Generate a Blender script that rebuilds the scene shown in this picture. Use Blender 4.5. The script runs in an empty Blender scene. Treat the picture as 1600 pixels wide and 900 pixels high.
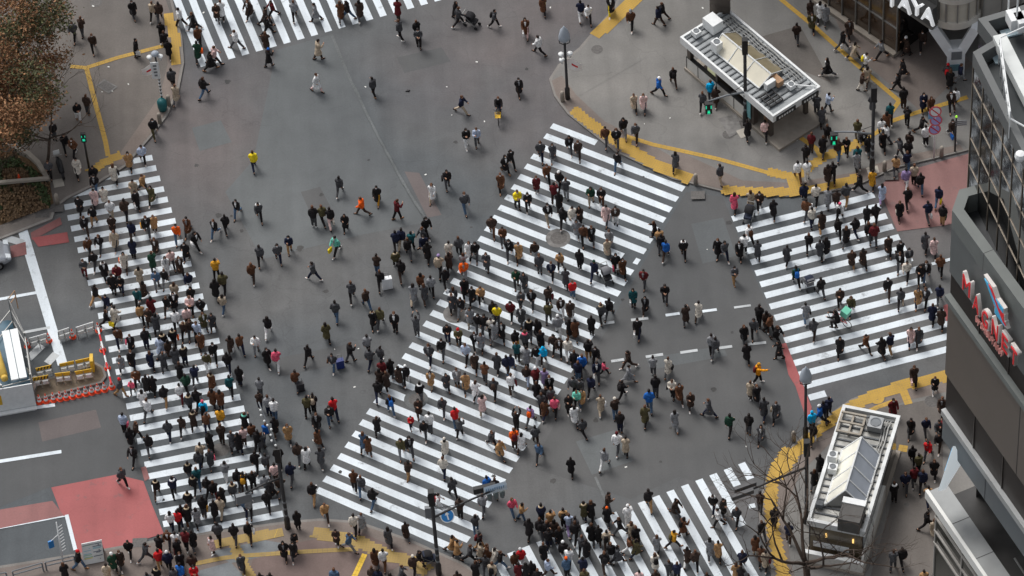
import bpy, bmesh, math, random
import numpy as np
from mathutils import Vector, Matrix, noise

# ------------------------------------------------------------------ camera, sky, sun, exposure
SC = bpy.context.scene
COL = SC.collection
FPX, PITCH, ROLL, CAMH, DY = 6905.80, 0.867167735, -0.0730439902, 199.042542, 168.89
_fw = Vector((0, math.cos(PITCH), -math.sin(PITCH)))
_r0 = Vector((1, 0, 0)); _u0 = _r0.cross(_fw)
_r = math.cos(ROLL) * _r0 + math.sin(ROLL) * _u0
_u = -math.sin(ROLL) * _r0 + math.cos(ROLL) * _u0
CAM = Vector((0, -DY, CAMH))
cd = bpy.data.cameras.new('camera'); cam = bpy.data.objects.new('camera', cd); COL.objects.link(cam)
cam.matrix_world = Matrix(((_r.x, _u.x, -_fw.x, CAM.x), (_r.y, _u.y, -_fw.y, CAM.y), (_r.z, _u.z, -_fw.z, CAM.z), (0, 0, 0, 1)))
cd.sensor_width = 36.0; cd.lens = 36.0 * FPX / 1600.0; cd.clip_start = 1.0; cd.clip_end = 8000.0
SC.camera = cam
SUN_EL, SUN_AZ = math.radians(58), math.radians(-35)
w = bpy.data.worlds.new('World'); SC.world = w; w.use_nodes = True
nt = w.node_tree; nt.nodes.clear()
sky = nt.nodes.new('ShaderNodeTexSky'); sky.sky_type = 'NISHITA'; sky.sun_disc = False
sky.sun_elevation = SUN_EL; sky.sun_rotation = SUN_AZ; sky.dust_density = 4.0; sky.air_density = 1.0
hs = nt.nodes.new('ShaderNodeHueSaturation'); hs.inputs['Saturation'].default_value = 0.22
bg = nt.nodes.new('ShaderNodeBackground'); bg.inputs['Strength'].default_value = 0.13
wo = nt.nodes.new('ShaderNodeOutputWorld')
nt.links.new(sky.outputs[0], hs.inputs['Color']); nt.links.new(hs.outputs[0], bg.inputs[0]); nt.links.new(bg.outputs[0], wo.inputs[0])
sd = bpy.data.lights.new('sun', 'SUN'); sd.energy = 1.5; sd.angle = math.radians(24); sd.color = (1.0, 0.97, 0.93)
so = bpy.data.objects.new('sun', sd); COL.objects.link(so)
_sd = Vector((math.sin(SUN_AZ) * math.cos(SUN_EL), math.cos(SUN_AZ) * math.cos(SUN_EL), math.sin(SUN_EL)))
so.rotation_euler = _sd.to_track_quat('Z', 'Y').to_euler(); so.location = (0, 0, 120)
SC.view_settings.view_transform = 'Standard'; SC.view_settings.look = 'None'
SC.view_settings.gamma = 1.0; SC.view_settings.use_curve_mapping = False
SC.view_settings.exposure = 0.19
random.seed(7)

# ------------------------------------------------------------------ helpers
def ray(px, py):
    return _fw + ((px - 800) / FPX) * _r - ((py - 450) / FPX) * _u
def G(px, py, z=0.0):
    """point of the place at height z that the photograph shows at (px, py)"""
    d = ray(px, py); t = (z - CAM.z) / d.z
    return CAM + d * t
def onplane(px, py, P, n):
    """point of a standing plane (through P, normal n)"""
    d = ray(px, py); t = (P - CAM).dot(n) / d.dot(n)
    return CAM + d * t
def proj(P):
    q = Vector(P) - CAM; dz = q.dot(_fw)
    return 800 + FPX * q.dot(_r) / dz, 450 - FPX * q.dot(_u) / dz
def lin(c):
    return tuple(((v / 255) / 12.92 if v / 255 <= 0.04045 else ((v / 255 + 0.055) / 1.055) ** 2.4) for v in c)
MATS = {}
def M(name, rgb=None, rough=0.75, var=0.12, scale=2.0, metal=0.0, bump=0.0, emit=0.0, alpha=1.0, coord='pos', spec=0.4):
    if name in MATS: return MATS[name]
    m = bpy.data.materials.new(name); m.use_nodes = True; N = m.node_tree.nodes; L = m.node_tree.links
    b = N['Principled BSDF']; c = lin(rgb)
    b.inputs['Roughness'].default_value = rough; b.inputs['Metallic'].default_value = metal
    b.inputs['Specular IOR Level'].default_value = spec
    geo = N.new('ShaderNodeNewGeometry'); tc = N.new('ShaderNodeTexCoord')
    src = geo.outputs['Position'] if coord == 'pos' else tc.outputs['Object']
    n1 = N.new('ShaderNodeTexNoise'); n1.inputs['Scale'].default_value = scale; n1.inputs['Detail'].default_value = 6
    L.new(src, n1.inputs['Vector'])
    mp = N.new('ShaderNodeMapRange'); mp.inputs[1].default_value = 0.3; mp.inputs[2].default_value = 0.7
    mp.inputs[3].default_value = 1 - var; mp.inputs[4].default_value = 1 + var
    L.new(n1.outputs[0], mp.inputs[0])
    mx = N.new('ShaderNodeVectorMath'); mx.operation = 'SCALE'; mx.inputs[0].default_value = c
    L.new(mp.outputs[0], mx.inputs['Scale']); L.new(mx.outputs[0], b.inputs['Base Color'])
    if bump:
        bp = N.new('ShaderNodeBump'); bp.inputs['Strength'].default_value = bump; bp.inputs['Distance'].default_value = 0.02
        L.new(n1.outputs[0], bp.inputs['Height']); L.new(bp.outputs[0], b.inputs['Normal'])
    if emit:
        b.inputs['Emission Color'].default_value = (*c, 1); b.inputs['Emission Strength'].default_value = emit
    if alpha < 1:
        b.inputs['Transmission Weight'].default_value = 1 - alpha; b.inputs['IOR'].default_value = 1.15
    MATS[name] = m
    return m
def ground_mat(name, rgb, rgb2, big=0.06, mid=0.7, rough=0.85, var=0.10, crack=0.0):
    """weathered paving: two tints in large clouds, mid blotches, fine grain, faint dark cracks"""
    m = bpy.data.materials.new(name); m.use_nodes = True; N = m.node_tree.nodes; L = m.node_tree.links
    b = N['Principled BSDF']; b.inputs['Roughness'].default_value = rough; b.inputs['Specular IOR Level'].default_value = 0.3
    geo = N.new('ShaderNodeNewGeometry'); P = geo.outputs['Position']
    def nz(s, d=5, dist=0.0):
        n = N.new('ShaderNodeTexNoise'); n.inputs['Scale'].default_value = s; n.inputs['Detail'].default_value = d
        n.inputs['Distortion'].default_value = dist; L.new(P, n.inputs['Vector']); return n.outputs[0]
    def mr(x, a, bb, c, d):
        q = N.new('ShaderNodeMapRange'); L.new(x, q.inputs[0])
        for i, v in enumerate((a, bb, c, d)): q.inputs[i + 1].default_value = v
        return q.outputs[0]
    def mul(x, y):
        q = N.new('ShaderNodeMath'); q.operation = 'MULTIPLY'; L.new(x, q.inputs[0]); L.new(y, q.inputs[1]); return q.outputs[0]
    mixn = N.new('ShaderNodeMix'); mixn.data_type = 'RGBA'
    mixn.inputs[6].default_value = (*lin(rgb), 1); mixn.inputs[7].default_value = (*lin(rgb2), 1)
    L.new(mr(nz(big, 3, 0.6), 0.38, 0.62, 0, 1), mixn.inputs[0])
    f = mul(mr(nz(mid, 6, 0.3), 0.3, 0.7, 1 - var, 1 + var), mr(nz(9.0, 4), 0.3, 0.7, 1 - var * 0.7, 1 + var * 0.7))
    f = mul(f, mr(nz(55.0, 2), 0.3, 0.7, 1 - var * 0.8, 1 + var * 0.8))
    # long streaks of tyre polish / dirt
    mpn = N.new('ShaderNodeMapping'); mpn.inputs['Scale'].default_value = (1.6, 0.10, 1); mpn.inputs['Rotation'].default_value = (0, 0, math.radians(-26))
    L.new(P, mpn.inputs['Vector'])
    st = N.new('ShaderNodeTexNoise'); st.inputs['Scale'].default_value = 0.8; st.inputs['Detail'].default_value = 4; L.new(mpn.outputs[0], st.inputs['Vector'])
    f = mul(f, mr(st.outputs[0], 0.35, 0.65, 1 - var * 0.6, 1 + var * 0.6))
    if crack:
        v = N.new('ShaderNodeTexVoronoi'); v.feature = 'DISTANCE_TO_EDGE'; v.inputs['Scale'].default_value = 0.22
        add = N.new('ShaderNodeVectorMath'); add.operation = 'ADD'; nn = N.new('ShaderNodeTexNoise'); nn.inputs['Scale'].default_value = 0.9; nn.inputs['Detail'].default_value = 6
        L.new(P, nn.inputs['Vector']); L.new(P, add.inputs[0]); L.new(nn.outputs['Color'], add.inputs[1]); L.new(add.outputs[0], v.inputs['Vector'])
        f = mul(f, mr(v.outputs['Distance'], 0.0, 0.006, 1 - crack, 1.0))
    sc = N.new('ShaderNodeVectorMath'); sc.operation = 'SCALE'; L.new(mixn.outputs[2], sc.inputs[0]); L.new(f, sc.inputs['Scale'])
    L.new(sc.outputs[0], b.inputs['Base Color'])
    MATS[name] = m
    return m
def paint_mat(name, rgb, under, wear=0.55, rough=0.6):
    """road paint with worn, scuffed spots that let the ground show"""
    m = bpy.data.materials.new(name); m.use_nodes = True; N = m.node_tree.nodes; L = m.node_tree.links
    b = N['Principled BSDF']; b.inputs['Roughness'].default_value = rough; b.inputs['Specular IOR Level'].default_value = 0.3
    geo = N.new('ShaderNodeNewGeometry'); P = geo.outputs['Position']
    n1 = N.new('ShaderNodeTexNoise'); n1.inputs['Scale'].default_value = 1.1; n1.inputs['Detail'].default_value = 9; n1.inputs['Roughness'].default_value = 0.72
    n2 = N.new('ShaderNodeTexNoise'); n2.inputs['Scale'].default_value = 0.25; n2.inputs['Detail'].default_value = 4
    n3 = N.new('ShaderNodeTexNoise'); n3.inputs['Scale'].default_value = 14; n3.inputs['Detail'].default_value = 4
    for n in (n1, n2, n3): L.new(P, n.inputs['Vector'])
    r1 = N.new('ShaderNodeMapRange'); L.new(n1.outputs[0], r1.inputs[0])
    for i, v in enumerate((0.58, 0.70, 0, wear)): r1.inputs[i + 1].default_value = v
    r3 = N.new('ShaderNodeMapRange'); L.new(n2.outputs[0], r3.inputs[0])
    for i, v in enumerate((0.3, 0.7, 0.84, 1.06)): r3.inputs[i + 1].default_value = v
    r4 = N.new('ShaderNodeMapRange'); L.new(n3.outputs[0], r4.inputs[0])
    for i, v in enumerate((0.3, 0.7, 0.94, 1.05)): r4.inputs[i + 1].default_value = v
    mm = N.new('ShaderNodeMath'); mm.operation = 'MULTIPLY'; L.new(r3.outputs[0], mm.inputs[0]); L.new(r4.outputs[0], mm.inputs[1])
    mix = N.new('ShaderNodeMix'); mix.data_type = 'RGBA'; mix.inputs[6].default_value = (*lin(rgb), 1); mix.inputs[7].default_value = (*lin(under), 1)
    L.new(r1.outputs[0], mix.inputs[0])
    # hairline cracks and long tyre-worn streaks
    vo = N.new('ShaderNodeTexVoronoi'); vo.feature = 'DISTANCE_TO_EDGE'; vo.inputs['Scale'].default_value = 0.9
    ad = N.new('ShaderNodeVectorMath'); ad.operation = 'ADD'; L.new(P, ad.inputs[0]); L.new(n1.outputs['Color'], ad.inputs[1]); L.new(ad.outputs[0], vo.inputs['Vector'])
    rv = N.new('ShaderNodeMapRange'); L.new(vo.outputs['Distance'], rv.inputs[0])
    for i, v in enumerate((0.0, 0.014, 0.86, 1.0)): rv.inputs[i + 1].default_value = v
    m3 = N.new('ShaderNodeMath'); m3.operation = 'MULTIPLY'; L.new(mm.outputs[0], m3.inputs[0]); L.new(rv.outputs[0], m3.inputs[1])
    mq = N.new('ShaderNodeMapping'); mq.inputs['Scale'].default_value = (1.3, 0.07, 1); mq.inputs['Rotation'].default_value = (0, 0, math.radians(70)); L.new(P, mq.inputs['Vector'])
    n4 = N.new('ShaderNodeTexNoise'); n4.inputs['Scale'].default_value = 0.8; n4.inputs['Detail'].default_value = 5; L.new(mq.outputs[0], n4.inputs['Vector'])
    r5 = N.new('ShaderNodeMapRange'); L.new(n4.outputs[0], r5.inputs[0])
    for i, v in enumerate((0.32, 0.62, 0.88, 1.03)): r5.inputs[i + 1].default_value = v
    m4 = N.new('ShaderNodeMath'); m4.operation = 'MULTIPLY'; L.new(m3.outputs[0], m4.inputs[0]); L.new(r5.outputs[0], m4.inputs[1]); mm = m4
    sc = N.new('ShaderNodeVectorMath'); sc.operation = 'SCALE'; L.new(mix.outputs[2], sc.inputs[0]); L.new(mm.outputs[0], sc.inputs['Scale'])
    L.new(sc.outputs[0], b.inputs['Base Color'])
    MATS[name] = m
    return m

class MB:
    """collects shapes, then links them as ONE mesh object"""
    def __init__(s): s.v = []; s.f = []; s.mi = []; s.cur = 0
    def add(s, vs, fs):
        o = len(s.v); s.v += [tuple(v) for v in vs]; s.f += [tuple(i + o for i in f) for f in fs]; s.mi += [s.cur] * len(fs); return s
    def mat(s, i): s.cur = i; return s
    def prism(s, poly, z0, z1):
        n = len(poly); P = [Vector((p[0], p[1], 0)) for p in poly]
        a = sum(P[i].x * P[(i + 1) % n].y - P[(i + 1) % n].x * P[i].y for i in range(n))
        if a < 0: P.reverse()
        vs = [(p.x, p.y, z0) for p in P] + [(p.x, p.y, z1) for p in P]
        fs = [tuple(range(n - 1, -1, -1)), tuple(range(n, 2 * n))] + [(i, (i + 1) % n, n + (i + 1) % n, n + i) for i in range(n)]
        return s.add(vs, fs)
    def sheet(s, poly, z):
        n = len(poly); P = [(p[0], p[1]) for p in poly]
        a = sum(P[i][0] * P[(i + 1) % n][1] - P[(i + 1) % n][0] * P[i][1] for i in range(n))
        if a < 0: P.reverse()
        return s.add([(x, y, z) for x, y in P], [tuple(range(n))])
    def box(s, c, ax, ay, az):
        """centre and three half axes"""
        c, ax, ay, az = Vector(c), Vector(ax), Vector(ay), Vector(az)
        if ax.cross(ay).dot(az) < 0: az = -az
        vs = [c + i * ax + j * ay + k * az for k in (-1, 1) for j in (-1, 1) for i in (-1, 1)]
        return s.add(vs, [(0, 2, 3, 1), (4, 5, 7, 6), (0, 1, 5, 4), (2, 6, 7, 3), (0, 4, 6, 2), (1, 3, 7, 5)])
    def abox(s, x0, x1, y0, y1, z0, z1, fr=None):
        c = Vector(((x0 + x1) / 2, (y0 + y1) / 2, (z0 + z1) / 2)); a = [Vector(((x1 - x0) / 2, 0, 0)), Vector((0, (y1 - y0) / 2, 0)), Vector((0, 0, (z1 - z0) / 2))]
        if fr is not None: c = fr @ c; a = [fr.to_3x3() @ q for q in a]
        return s.box(c, *a)
    def tube(s, pts, rad, n=8, cap=True):
        pts = [Vector(p) for p in pts]
        if not hasattr(rad, '__len__'): rad = [rad] * len(pts)
        vs = []; up = None
        for i, p in enumerate(pts):
            t = (pts[min(i + 1, len(pts) - 1)] - pts[max(i - 1, 0)]).normalized()
            if up is None: up = Vector((0, 0, 1)) if abs(t.z) < 0.9 else Vector((1, 0, 0))
            a = t.cross(up).normalized(); b = a.cross(t).normalized(); up = b
            for k in range(n):
                an = 2 * math.pi * k / n; vs.append(p + (a * math.cos(an) + b * math.sin(an)) * rad[i])
        fs = []
        for i in range(len(pts) - 1):
            for k in range(n):
                fs.append((i * n + k, (i + 1) * n + k, (i + 1) * n + (k + 1) % n, i * n + (k + 1) % n))
        if cap:
            fs.append(tuple(range(n))); m = (len(pts) - 1) * n; fs.append(tuple(range(m + n - 1, m - 1, -1)))
        return s.add(vs, fs)
    def bar(s, a, b, r, n=6): return s.tube([a, b], r, n)
    def lathe(s, c, prof, n=12):
        c = Vector(c); vs = []; m = len(prof)
        for r, z in prof:
            for k in range(n):
                an = 2 * math.pi * k / n; vs.append(c + Vector((r * math.cos(an), r * math.sin(an), z)))
        fs = [(i * n + k, i * n + (k + 1) % n, (i + 1) * n + (k + 1) % n, (i + 1) * n + k) for i in range(m - 1) for k in range(n)]
        fs.append(tuple(range(n - 1, -1, -1))); fs.append(tuple(range((m - 1) * n, m * n)))
        return s.add(vs, fs)
    def build(s, name, mat, parent=None, smooth=False, origin=None):
        me = bpy.data.meshes.new(name)
        o0 = Vector(origin) if origin is not None else None
        vs = s.v if o0 is None else [tuple(Vector(v) - o0) for v in s.v]
        me.from_pydata(vs, [], s.f)
        for m in (mat if isinstance(mat, (list, tuple)) else [mat]): me.materials.append(m)
        if max(s.mi, default=0) > 0: me.polygons.foreach_set('material_index', s.mi)
        if smooth: me.polygons.foreach_set('use_smooth', [True] * len(me.polygons))
        me.update()
        ob = bpy.data.objects.new(name, me); COL.objects.link(ob)
        if o0 is not None: ob.location = o0
        if parent is not None:
            ob.parent = parent; ob.matrix_parent_inverse = parent.matrix_basis.inverted()
        return ob
def tag(o, label=None, cat=None, group=None, kind=None):
    if label: o['label'] = label
    if cat: o['category'] = cat
    if group: o['group'] = group
    if kind: o['kind'] = kind
    return o
def empty(name, loc, label, cat, group=None, rz=0.0):
    o = bpy.data.objects.new(name, None); COL.objects.link(o); o.location = Vector(loc); o.rotation_euler.z = rz; o.empty_display_size = 0.3
    tag(o, label, cat, group)
    o.matrix_basis = Matrix.Translation(Vector(loc)) @ Matrix.Rotation(rz, 4, 'Z')
    return o
def struct(mb, name, mat): return tag(mb.build(name, mat), kind='structure')
def text_mesh(body, size, mat, frame, name, parent, depth=0.02, width=None):
    """lettering as a solid mesh; frame maps (x right, y up, z out) to the world"""
    cu = bpy.data.curves.new('lettering', 'FONT'); cu.body = body; cu.size = size; cu.extrude = depth; cu.align_x = 'CENTER'; cu.align_y = 'CENTER'; cu.resolution_u = 3
    to = bpy.data.objects.new('lettering', cu); COL.objects.link(to)
    dg = bpy.context.evaluated_depsgraph_get(); me = bpy.data.meshes.new_from_object(to.evaluated_get(dg))
    bpy.data.objects.remove(to); bpy.data.curves.remove(cu)
    if width:
        xs = [v.co.x for v in me.vertices]
        k = width / max(1e-6, max(xs) - min(xs))
        me.transform(Matrix.Scale(k, 4, Vector((1, 0, 0))))
    me.transform(frame); me.materials.clear(); me.materials.append(mat)
    me.name = name
    o = bpy.data.objects.new(name, me); COL.objects.link(o)
    if parent is not None: o.parent = parent; o.matrix_parent_inverse = parent.matrix_basis.inverted()
    return o
def frame3(o, x, z):
    """frame with origin o, x right, z out of the face"""
    x = Vector(x).normalized(); z = Vector(z).normalized(); y = z.cross(x).normalized(); x = y.cross(z).normalized()
    return Matrix(((x.x, y.x, z.x, o[0]), (x.y, y.y, z.y, o[1]), (x.z, y.z, z.z, o[2]), (0, 0, 0, 1)))
# ------------------------------------------------------------------ the setting: road, pavements, paint
ASPHALT = ground_mat('asphalt', (83, 87, 90), (97, 97, 97), var=0.10, crack=0.14)
def tint_blobs(m, blobs, rgb):
    N = m.node_tree.nodes; L = m.node_tree.links; b = N['Principled BSDF']; src = b.inputs['Base Color'].links[0].from_socket; geo = N.new('ShaderNodeNewGeometry'); f = None
    nz = N.new('ShaderNodeTexNoise'); nz.inputs['Scale'].default_value = .25; nz.inputs['Detail'].default_value = 5; L.new(geo.outputs['Position'], nz.inputs['Vector'])
    for (px, py), r in blobs:
        d = N.new('ShaderNodeVectorMath'); d.operation = 'DISTANCE'; L.new(geo.outputs['Position'], d.inputs[0]); d.inputs[1].default_value = G(px, py)
        q = N.new('ShaderNodeMapRange'); q.interpolation_type = 'SMOOTHSTEP'; L.new(d.outputs['Value'], q.inputs[0]); q.inputs[1].default_value = r; q.inputs[2].default_value = 0; q.inputs[3].default_value = 0; q.inputs[4].default_value = 1
        if f is None: f = q.outputs[0]
        else: a = N.new('ShaderNodeMath'); a.operation = 'MAXIMUM'; L.new(f, a.inputs[0]); L.new(q.outputs[0], a.inputs[1]); f = a.outputs[0]
    a = N.new('ShaderNodeMath'); a.operation = 'MULTIPLY'; L.new(f, a.inputs[0]); L.new(nz.outputs[0], a.inputs[1]); c = N.new('ShaderNodeMath'); c.operation = 'MULTIPLY'; c.use_clamp = True; L.new(a.outputs[0], c.inputs[0]); c.inputs[1].default_value = 1.9
    mx = N.new('ShaderNodeMix'); mx.data_type = 'RGBA'; mx.blend_type = 'MULTIPLY'; L.new(c.outputs[0], mx.inputs[0]); L.new(src, mx.inputs[6]); mx.inputs[7].default_value = (*rgb, 1); L.new(mx.outputs[2], b.inputs['Base Color'])
tint_blobs(ASPHALT, [((800, 60), 10), ((860, 150), 9), ((700, 110), 7), ((330, 170), 10), ((290, 250), 8), ((910, 20), 8), ((1190, 640), 8), ((1180, 720), 6), ((1440, 300), 8)], (1.19, 1.05, 1.03))
ASPHALT_B = ground_mat('asphalt_blue_grey', (89, 92, 94), (100, 103, 104), var=0.075, crack=0.08)
ASPHALT_W = ground_mat('asphalt_warm', (101, 94, 93), (108, 98, 97), var=0.07, crack=0.08)
ASPHALT_D = ground_mat('asphalt_dark', (84, 85, 86), (92, 92, 92), var=0.06)
PAVE = ground_mat('pavement_grey', (112, 111, 109), (130, 127, 123), var=0.09, crack=0.15)
PAVE_W = ground_mat('pavement_brown', (112, 103, 98), (128, 117, 110), var=0.10)
PAVE_D = ground_mat('pavement_dark', (96, 92, 89), (112, 106, 101), var=0.10)
KERB = ground_mat('kerb_stone', (120, 116, 112), (134, 130, 126), var=0.12)
RED = paint_mat('red_road_coat', (160, 86, 86), (112, 90, 90), 0.75)
RED_D = paint_mat('worn_red_road_coat', (138, 92, 90), (104, 90, 90), 0.8)
PINK_D = paint_mat('dull_pink_road_coat', (140, 103, 100), (112, 98, 97), 0.7)
WHITE = paint_mat('white_road_paint', (216, 224, 230), (122, 126, 130), 0.8)
WHITE_W = paint_mat('worn_white_road_paint', (188, 192, 194), (110, 112, 114), 0.9)
YEL = paint_mat('yellow_tactile_paving', (184, 148, 66), (140, 118, 74), 0.75)
YEL_W = paint_mat('worn_tactile_paving', (166, 140, 82), (134, 116, 86), 0.7)
YEL_N = paint_mat('new_tactile_paving', (226, 186, 62), (200, 160, 60), 0.3)

g = MB(); N_ = 24
xs = [-3000, -1000, -300, -100, -60, -40, -20, 0, 20, 40, 60, 100, 300, 1000, 3000]
for i in range(len(xs) - 1):
    for j in range(len(xs) - 1):
        g.add([(xs[i], xs[j], 0), (xs[i + 1], xs[j], 0), (xs[i + 1], xs[j + 1], 0), (xs[i], xs[j + 1], 0)], [(0, 1, 2, 3)])
struct(g, 'road', ASPHALT)
def px_poly(pts, z=0.0): return [G(x, y, z).xy for x, y in pts]
ZB = [0.0]
def zb(d=0.0004):
    ZB[0] += d; return ZB[0]
def patch(name, pts, mat, z=0.004):
    z += zb(0.00012); m = MB(); m.sheet(px_poly(pts), z); return struct(m, name, mat)
patch('asphalt_patch', [(432, 78), (518, 54), (548, 128), (590, 210), (640, 300), (668, 348), (640, 352), (560, 368), (410, 405), (352, 300), (396, 250)], ASPHALT_B)
patch('asphalt_patch', [(632, 268), (655, 270), (690, 336), (668, 340)], ASPHALT_W, 0.0055)
patch('asphalt_patch', [(1072, 300), (1130, 308), (1165, 400), (1235, 560), (1262, 690), (1190, 780), (1060, 745), (985, 780), (830, 730), (1000, 420)], ASPHALT_D)
patch('asphalt_patch', [(0, 640), (190, 600), (225, 748), (80, 760), (0, 792)], ASPHALT_D)
for pts, mt in (([(470, 300), (500, 292), (520, 330), (488, 340)], ASPHALT_D), ([(430, 560), (560, 535), (572, 560), (440, 588)], ASPHALT_D), ([(900, 690), (960, 672), (990, 720), (925, 742)], ASPHALT_B),
                ([(300, 200), (345, 188), (362, 222), (312, 236)], ASPHALT_B), ([(620, 90), (690, 74), (704, 96), (632, 114)], ASPHALT_D), ([(1010, 560), (1130, 540), (1136, 556), (1016, 578)], ASPHALT_B), ([(60, 660), (150, 640), (158, 668), (66, 690)], ASPHALT_W),
                ([(1080, 350), (1130, 340), (1150, 400), (1098, 412)], ASPHALT_B), ([(480, 640), (520, 630), (470, 740), (440, 742)], ASPHALT_B)):
    patch('asphalt_patch', pts, mt, 0.0052)
# dark oil and gum stains
STAIN = ground_mat('oil_stain', (66, 66, 67), (78, 77, 76), var=0.2); rs_ = random.Random(9)
for _ in range(46):
    px, py = rs_.uniform(250, 1300), rs_.uniform(90, 800); c_ = G(px, py); r_ = rs_.uniform(.06, .26); m = MB()
    m.sheet([(c_.x + r_ * rs_.uniform(.6, 1.2) * math.cos(a * .5236), c_.y + r_ * rs_.uniform(.6, 1.2) * math.sin(a * .5236)) for a in range(12)], 0.0085 + zb(0.00002)); struct(m, 'oil_stain', STAIN)
# light seams between road surfaces
def seam(pts, wd=0.10, mat=None, z=0.0065, name='asphalt_seam'):
    m = MB(); W = []
    for (x0, y0), (x1, y1) in zip(pts, pts[1:]):
        for q in range(8): W.append(G(x0 + (x1 - x0) * q / 8 + random.uniform(-.3, .3), y0 + (y1 - y0) * q / 8 + random.uniform(-.3, .3)))
    W.append(G(*pts[-1])); wd0 = wd
    for a, b in zip(W, W[1:]):
        z += zb(0.00002); wd = wd0 * random.uniform(.8, 1.2)
        t = (b - a).normalized(); n = Vector((-t.y, t.x, 0)) * wd / 2
        m.sheet([(a - n).xy, (b - n).xy, (b + n).xy, (a + n).xy], z)
    return struct(m, name, mat or SEAM)
SEAM = ground_mat('asphalt_seam', (96, 99, 100), (107, 109, 109), var=0.2)
seam([(518, 54), (548, 126), (588, 208), (632, 290), (668, 348)], 0.16)
seam([(930, 745), (950, 790)], 0.14)

# pavements, raised behind their kerbs
TOPRIGHT = [(985, -60), (960, 12), (905, 76), (872, 103), (858, 125), (866, 152), (887, 180), (960, 238), (1050, 281), (1130, 301), (1230, 309), (1330, 296), (1400, 264), (1515, 236), (1760, 190), (1760, -60)]
BOTRIGHT = [(1760, 540), (1480, 583), (1400, 600), (1330, 625), (1275, 662), (1230, 705), (1197, 750), (1184, 792), (1190, 842), (1205, 900), (1220, 990), (1760, 990)]
BOTLEFT = [(-120, 905), (0, 886), (100, 870), (240, 846), (330, 832), (450, 816), (500, 812), (560, 816), (640, 844), (720, 879), (790, 925), (860, 1000), (-120, 1000)]
TOPLEFT = [(-160, -60), (254, -60), (285, 60), (288, 100), (280, 142), (262, 182), (236, 216), (196, 262), (150, 290), (106, 312), (88, 326), (82, 344), (0, 376), (-160, 440)]
PAVED = {'plaza': (TOPRIGHT, PAVE), 'lower_pavement': (BOTRIGHT, PAVE), 'corner_pavement': (BOTLEFT, PAVE_W), 'tree_plaza': (TOPLEFT, PAVE_D)}
KH = 0.12
def inset(poly, d):
    n = len(poly); P = [Vector((p[0], p[1])) for p in poly]
    a = sum(P[i].x * P[(i + 1) % n].y - P[(i + 1) % n].x * P[i].y for i in range(n))
    if a < 0: P.reverse()
    out = []
    for i in range(n):
        t1 = (P[i] - P[i - 1]).normalized(); t2 = (P[(i + 1) % n] - P[i]).normalized()
        m = (Vector((-t1.y, t1.x)) + Vector((-t2.y, t2.x))); m /= max(0.4, m.length_squared / 2)
        out.append(P[i] + m * d)
    return out
for nm, (pp, mt) in PAVED.items():
    W = px_poly(pp)
    m = MB(); m.prism(W, 0.0, KH); struct(m, 'kerb', KERB)
    m = MB(); m.sheet(inset(W, 0.17), KH + 0.004); struct(m, nm, mt)
def plz(name, pts, mat, z=0.008):
    z += zb(0.00012); m = MB(); m.sheet([G(x, y, KH).xy for x, y in pts], KH + z); return struct(m, name, mat)
# brownish block paving along the kerbs, patches in the plaza
plz('block_paving', [(862, 126), (869, 148), (890, 176), (962, 234), (1052, 277), (1130, 296), (1126, 288), (1080, 262), (1010, 222), (945, 190), (900, 148), (878, 118)], PAVE_W)
plz('block_paving', [(1130, 297), (1230, 305), (1328, 292), (1398, 260), (1505, 234), (1500, 226), (1400, 246), (1330, 270), (1240, 286), (1160, 282), (1090, 250), (1060, 235), (1050, 250), (1125, 288)], PAVE_W, 0.0085)
plz('block_paving', [(1478, 588), (1400, 605), (1334, 630), (1280, 668), (1236, 710), (1204, 752), (1192, 792), (1198, 842), (1213, 900), (1240, 960), (1262, 960), (1235, 880), (1225, 800), (1250, 740), (1300, 690), (1350, 650), (1420, 625), (1480, 612)], PAVE_W)
plz('block_paving', [(252, -20), (280, 60), (283, 100), (275, 140), (257, 180), (232, 213), (192, 258), (176, 256), (215, 200), (250, 150), (262, 100), (255, 50), (235, -20)], PAVE_W)
plz('pavement_slab', [(900, 110), (985, 70), (1010, 90), (905, 150)], PAVE, 0.009)
plz('pavement_slab', [(1390, -20), (1520, 100), (1440, 175), (1330, 80), (1300, 20)], PAVE_W, 0.009)
plz('pavement_slab', [(1180, 60), (1250, 40), (1300, 130), (1230, 100)], PAVE_D, 0.0095)
plz('pavement_slab', [(1370, 640), (1475, 620), (1470, 900), (1360, 900), (1400, 760)], PAVE_D, 0.009)
plz('pavement_slab', [(400, 860), (560, 830), (650, 870), (560, 920), (380, 920)], ground_mat('pavement_mauve', (110, 96, 92), (124, 106, 100), var=0.1), 0.009)
plz('pavement_slab', [(330, 862), (412, 844), (450, 850), (420, 868), (360, 880)], ground_mat('pavement_blue_grey', (112, 116, 119), (122, 126, 128), var=0.1), 0.0095)
plz('pavement_slab', [(300, 895), (360, 878), (385, 905), (310, 925)], MATS['pavement_blue_grey'], 0.0095)

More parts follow.
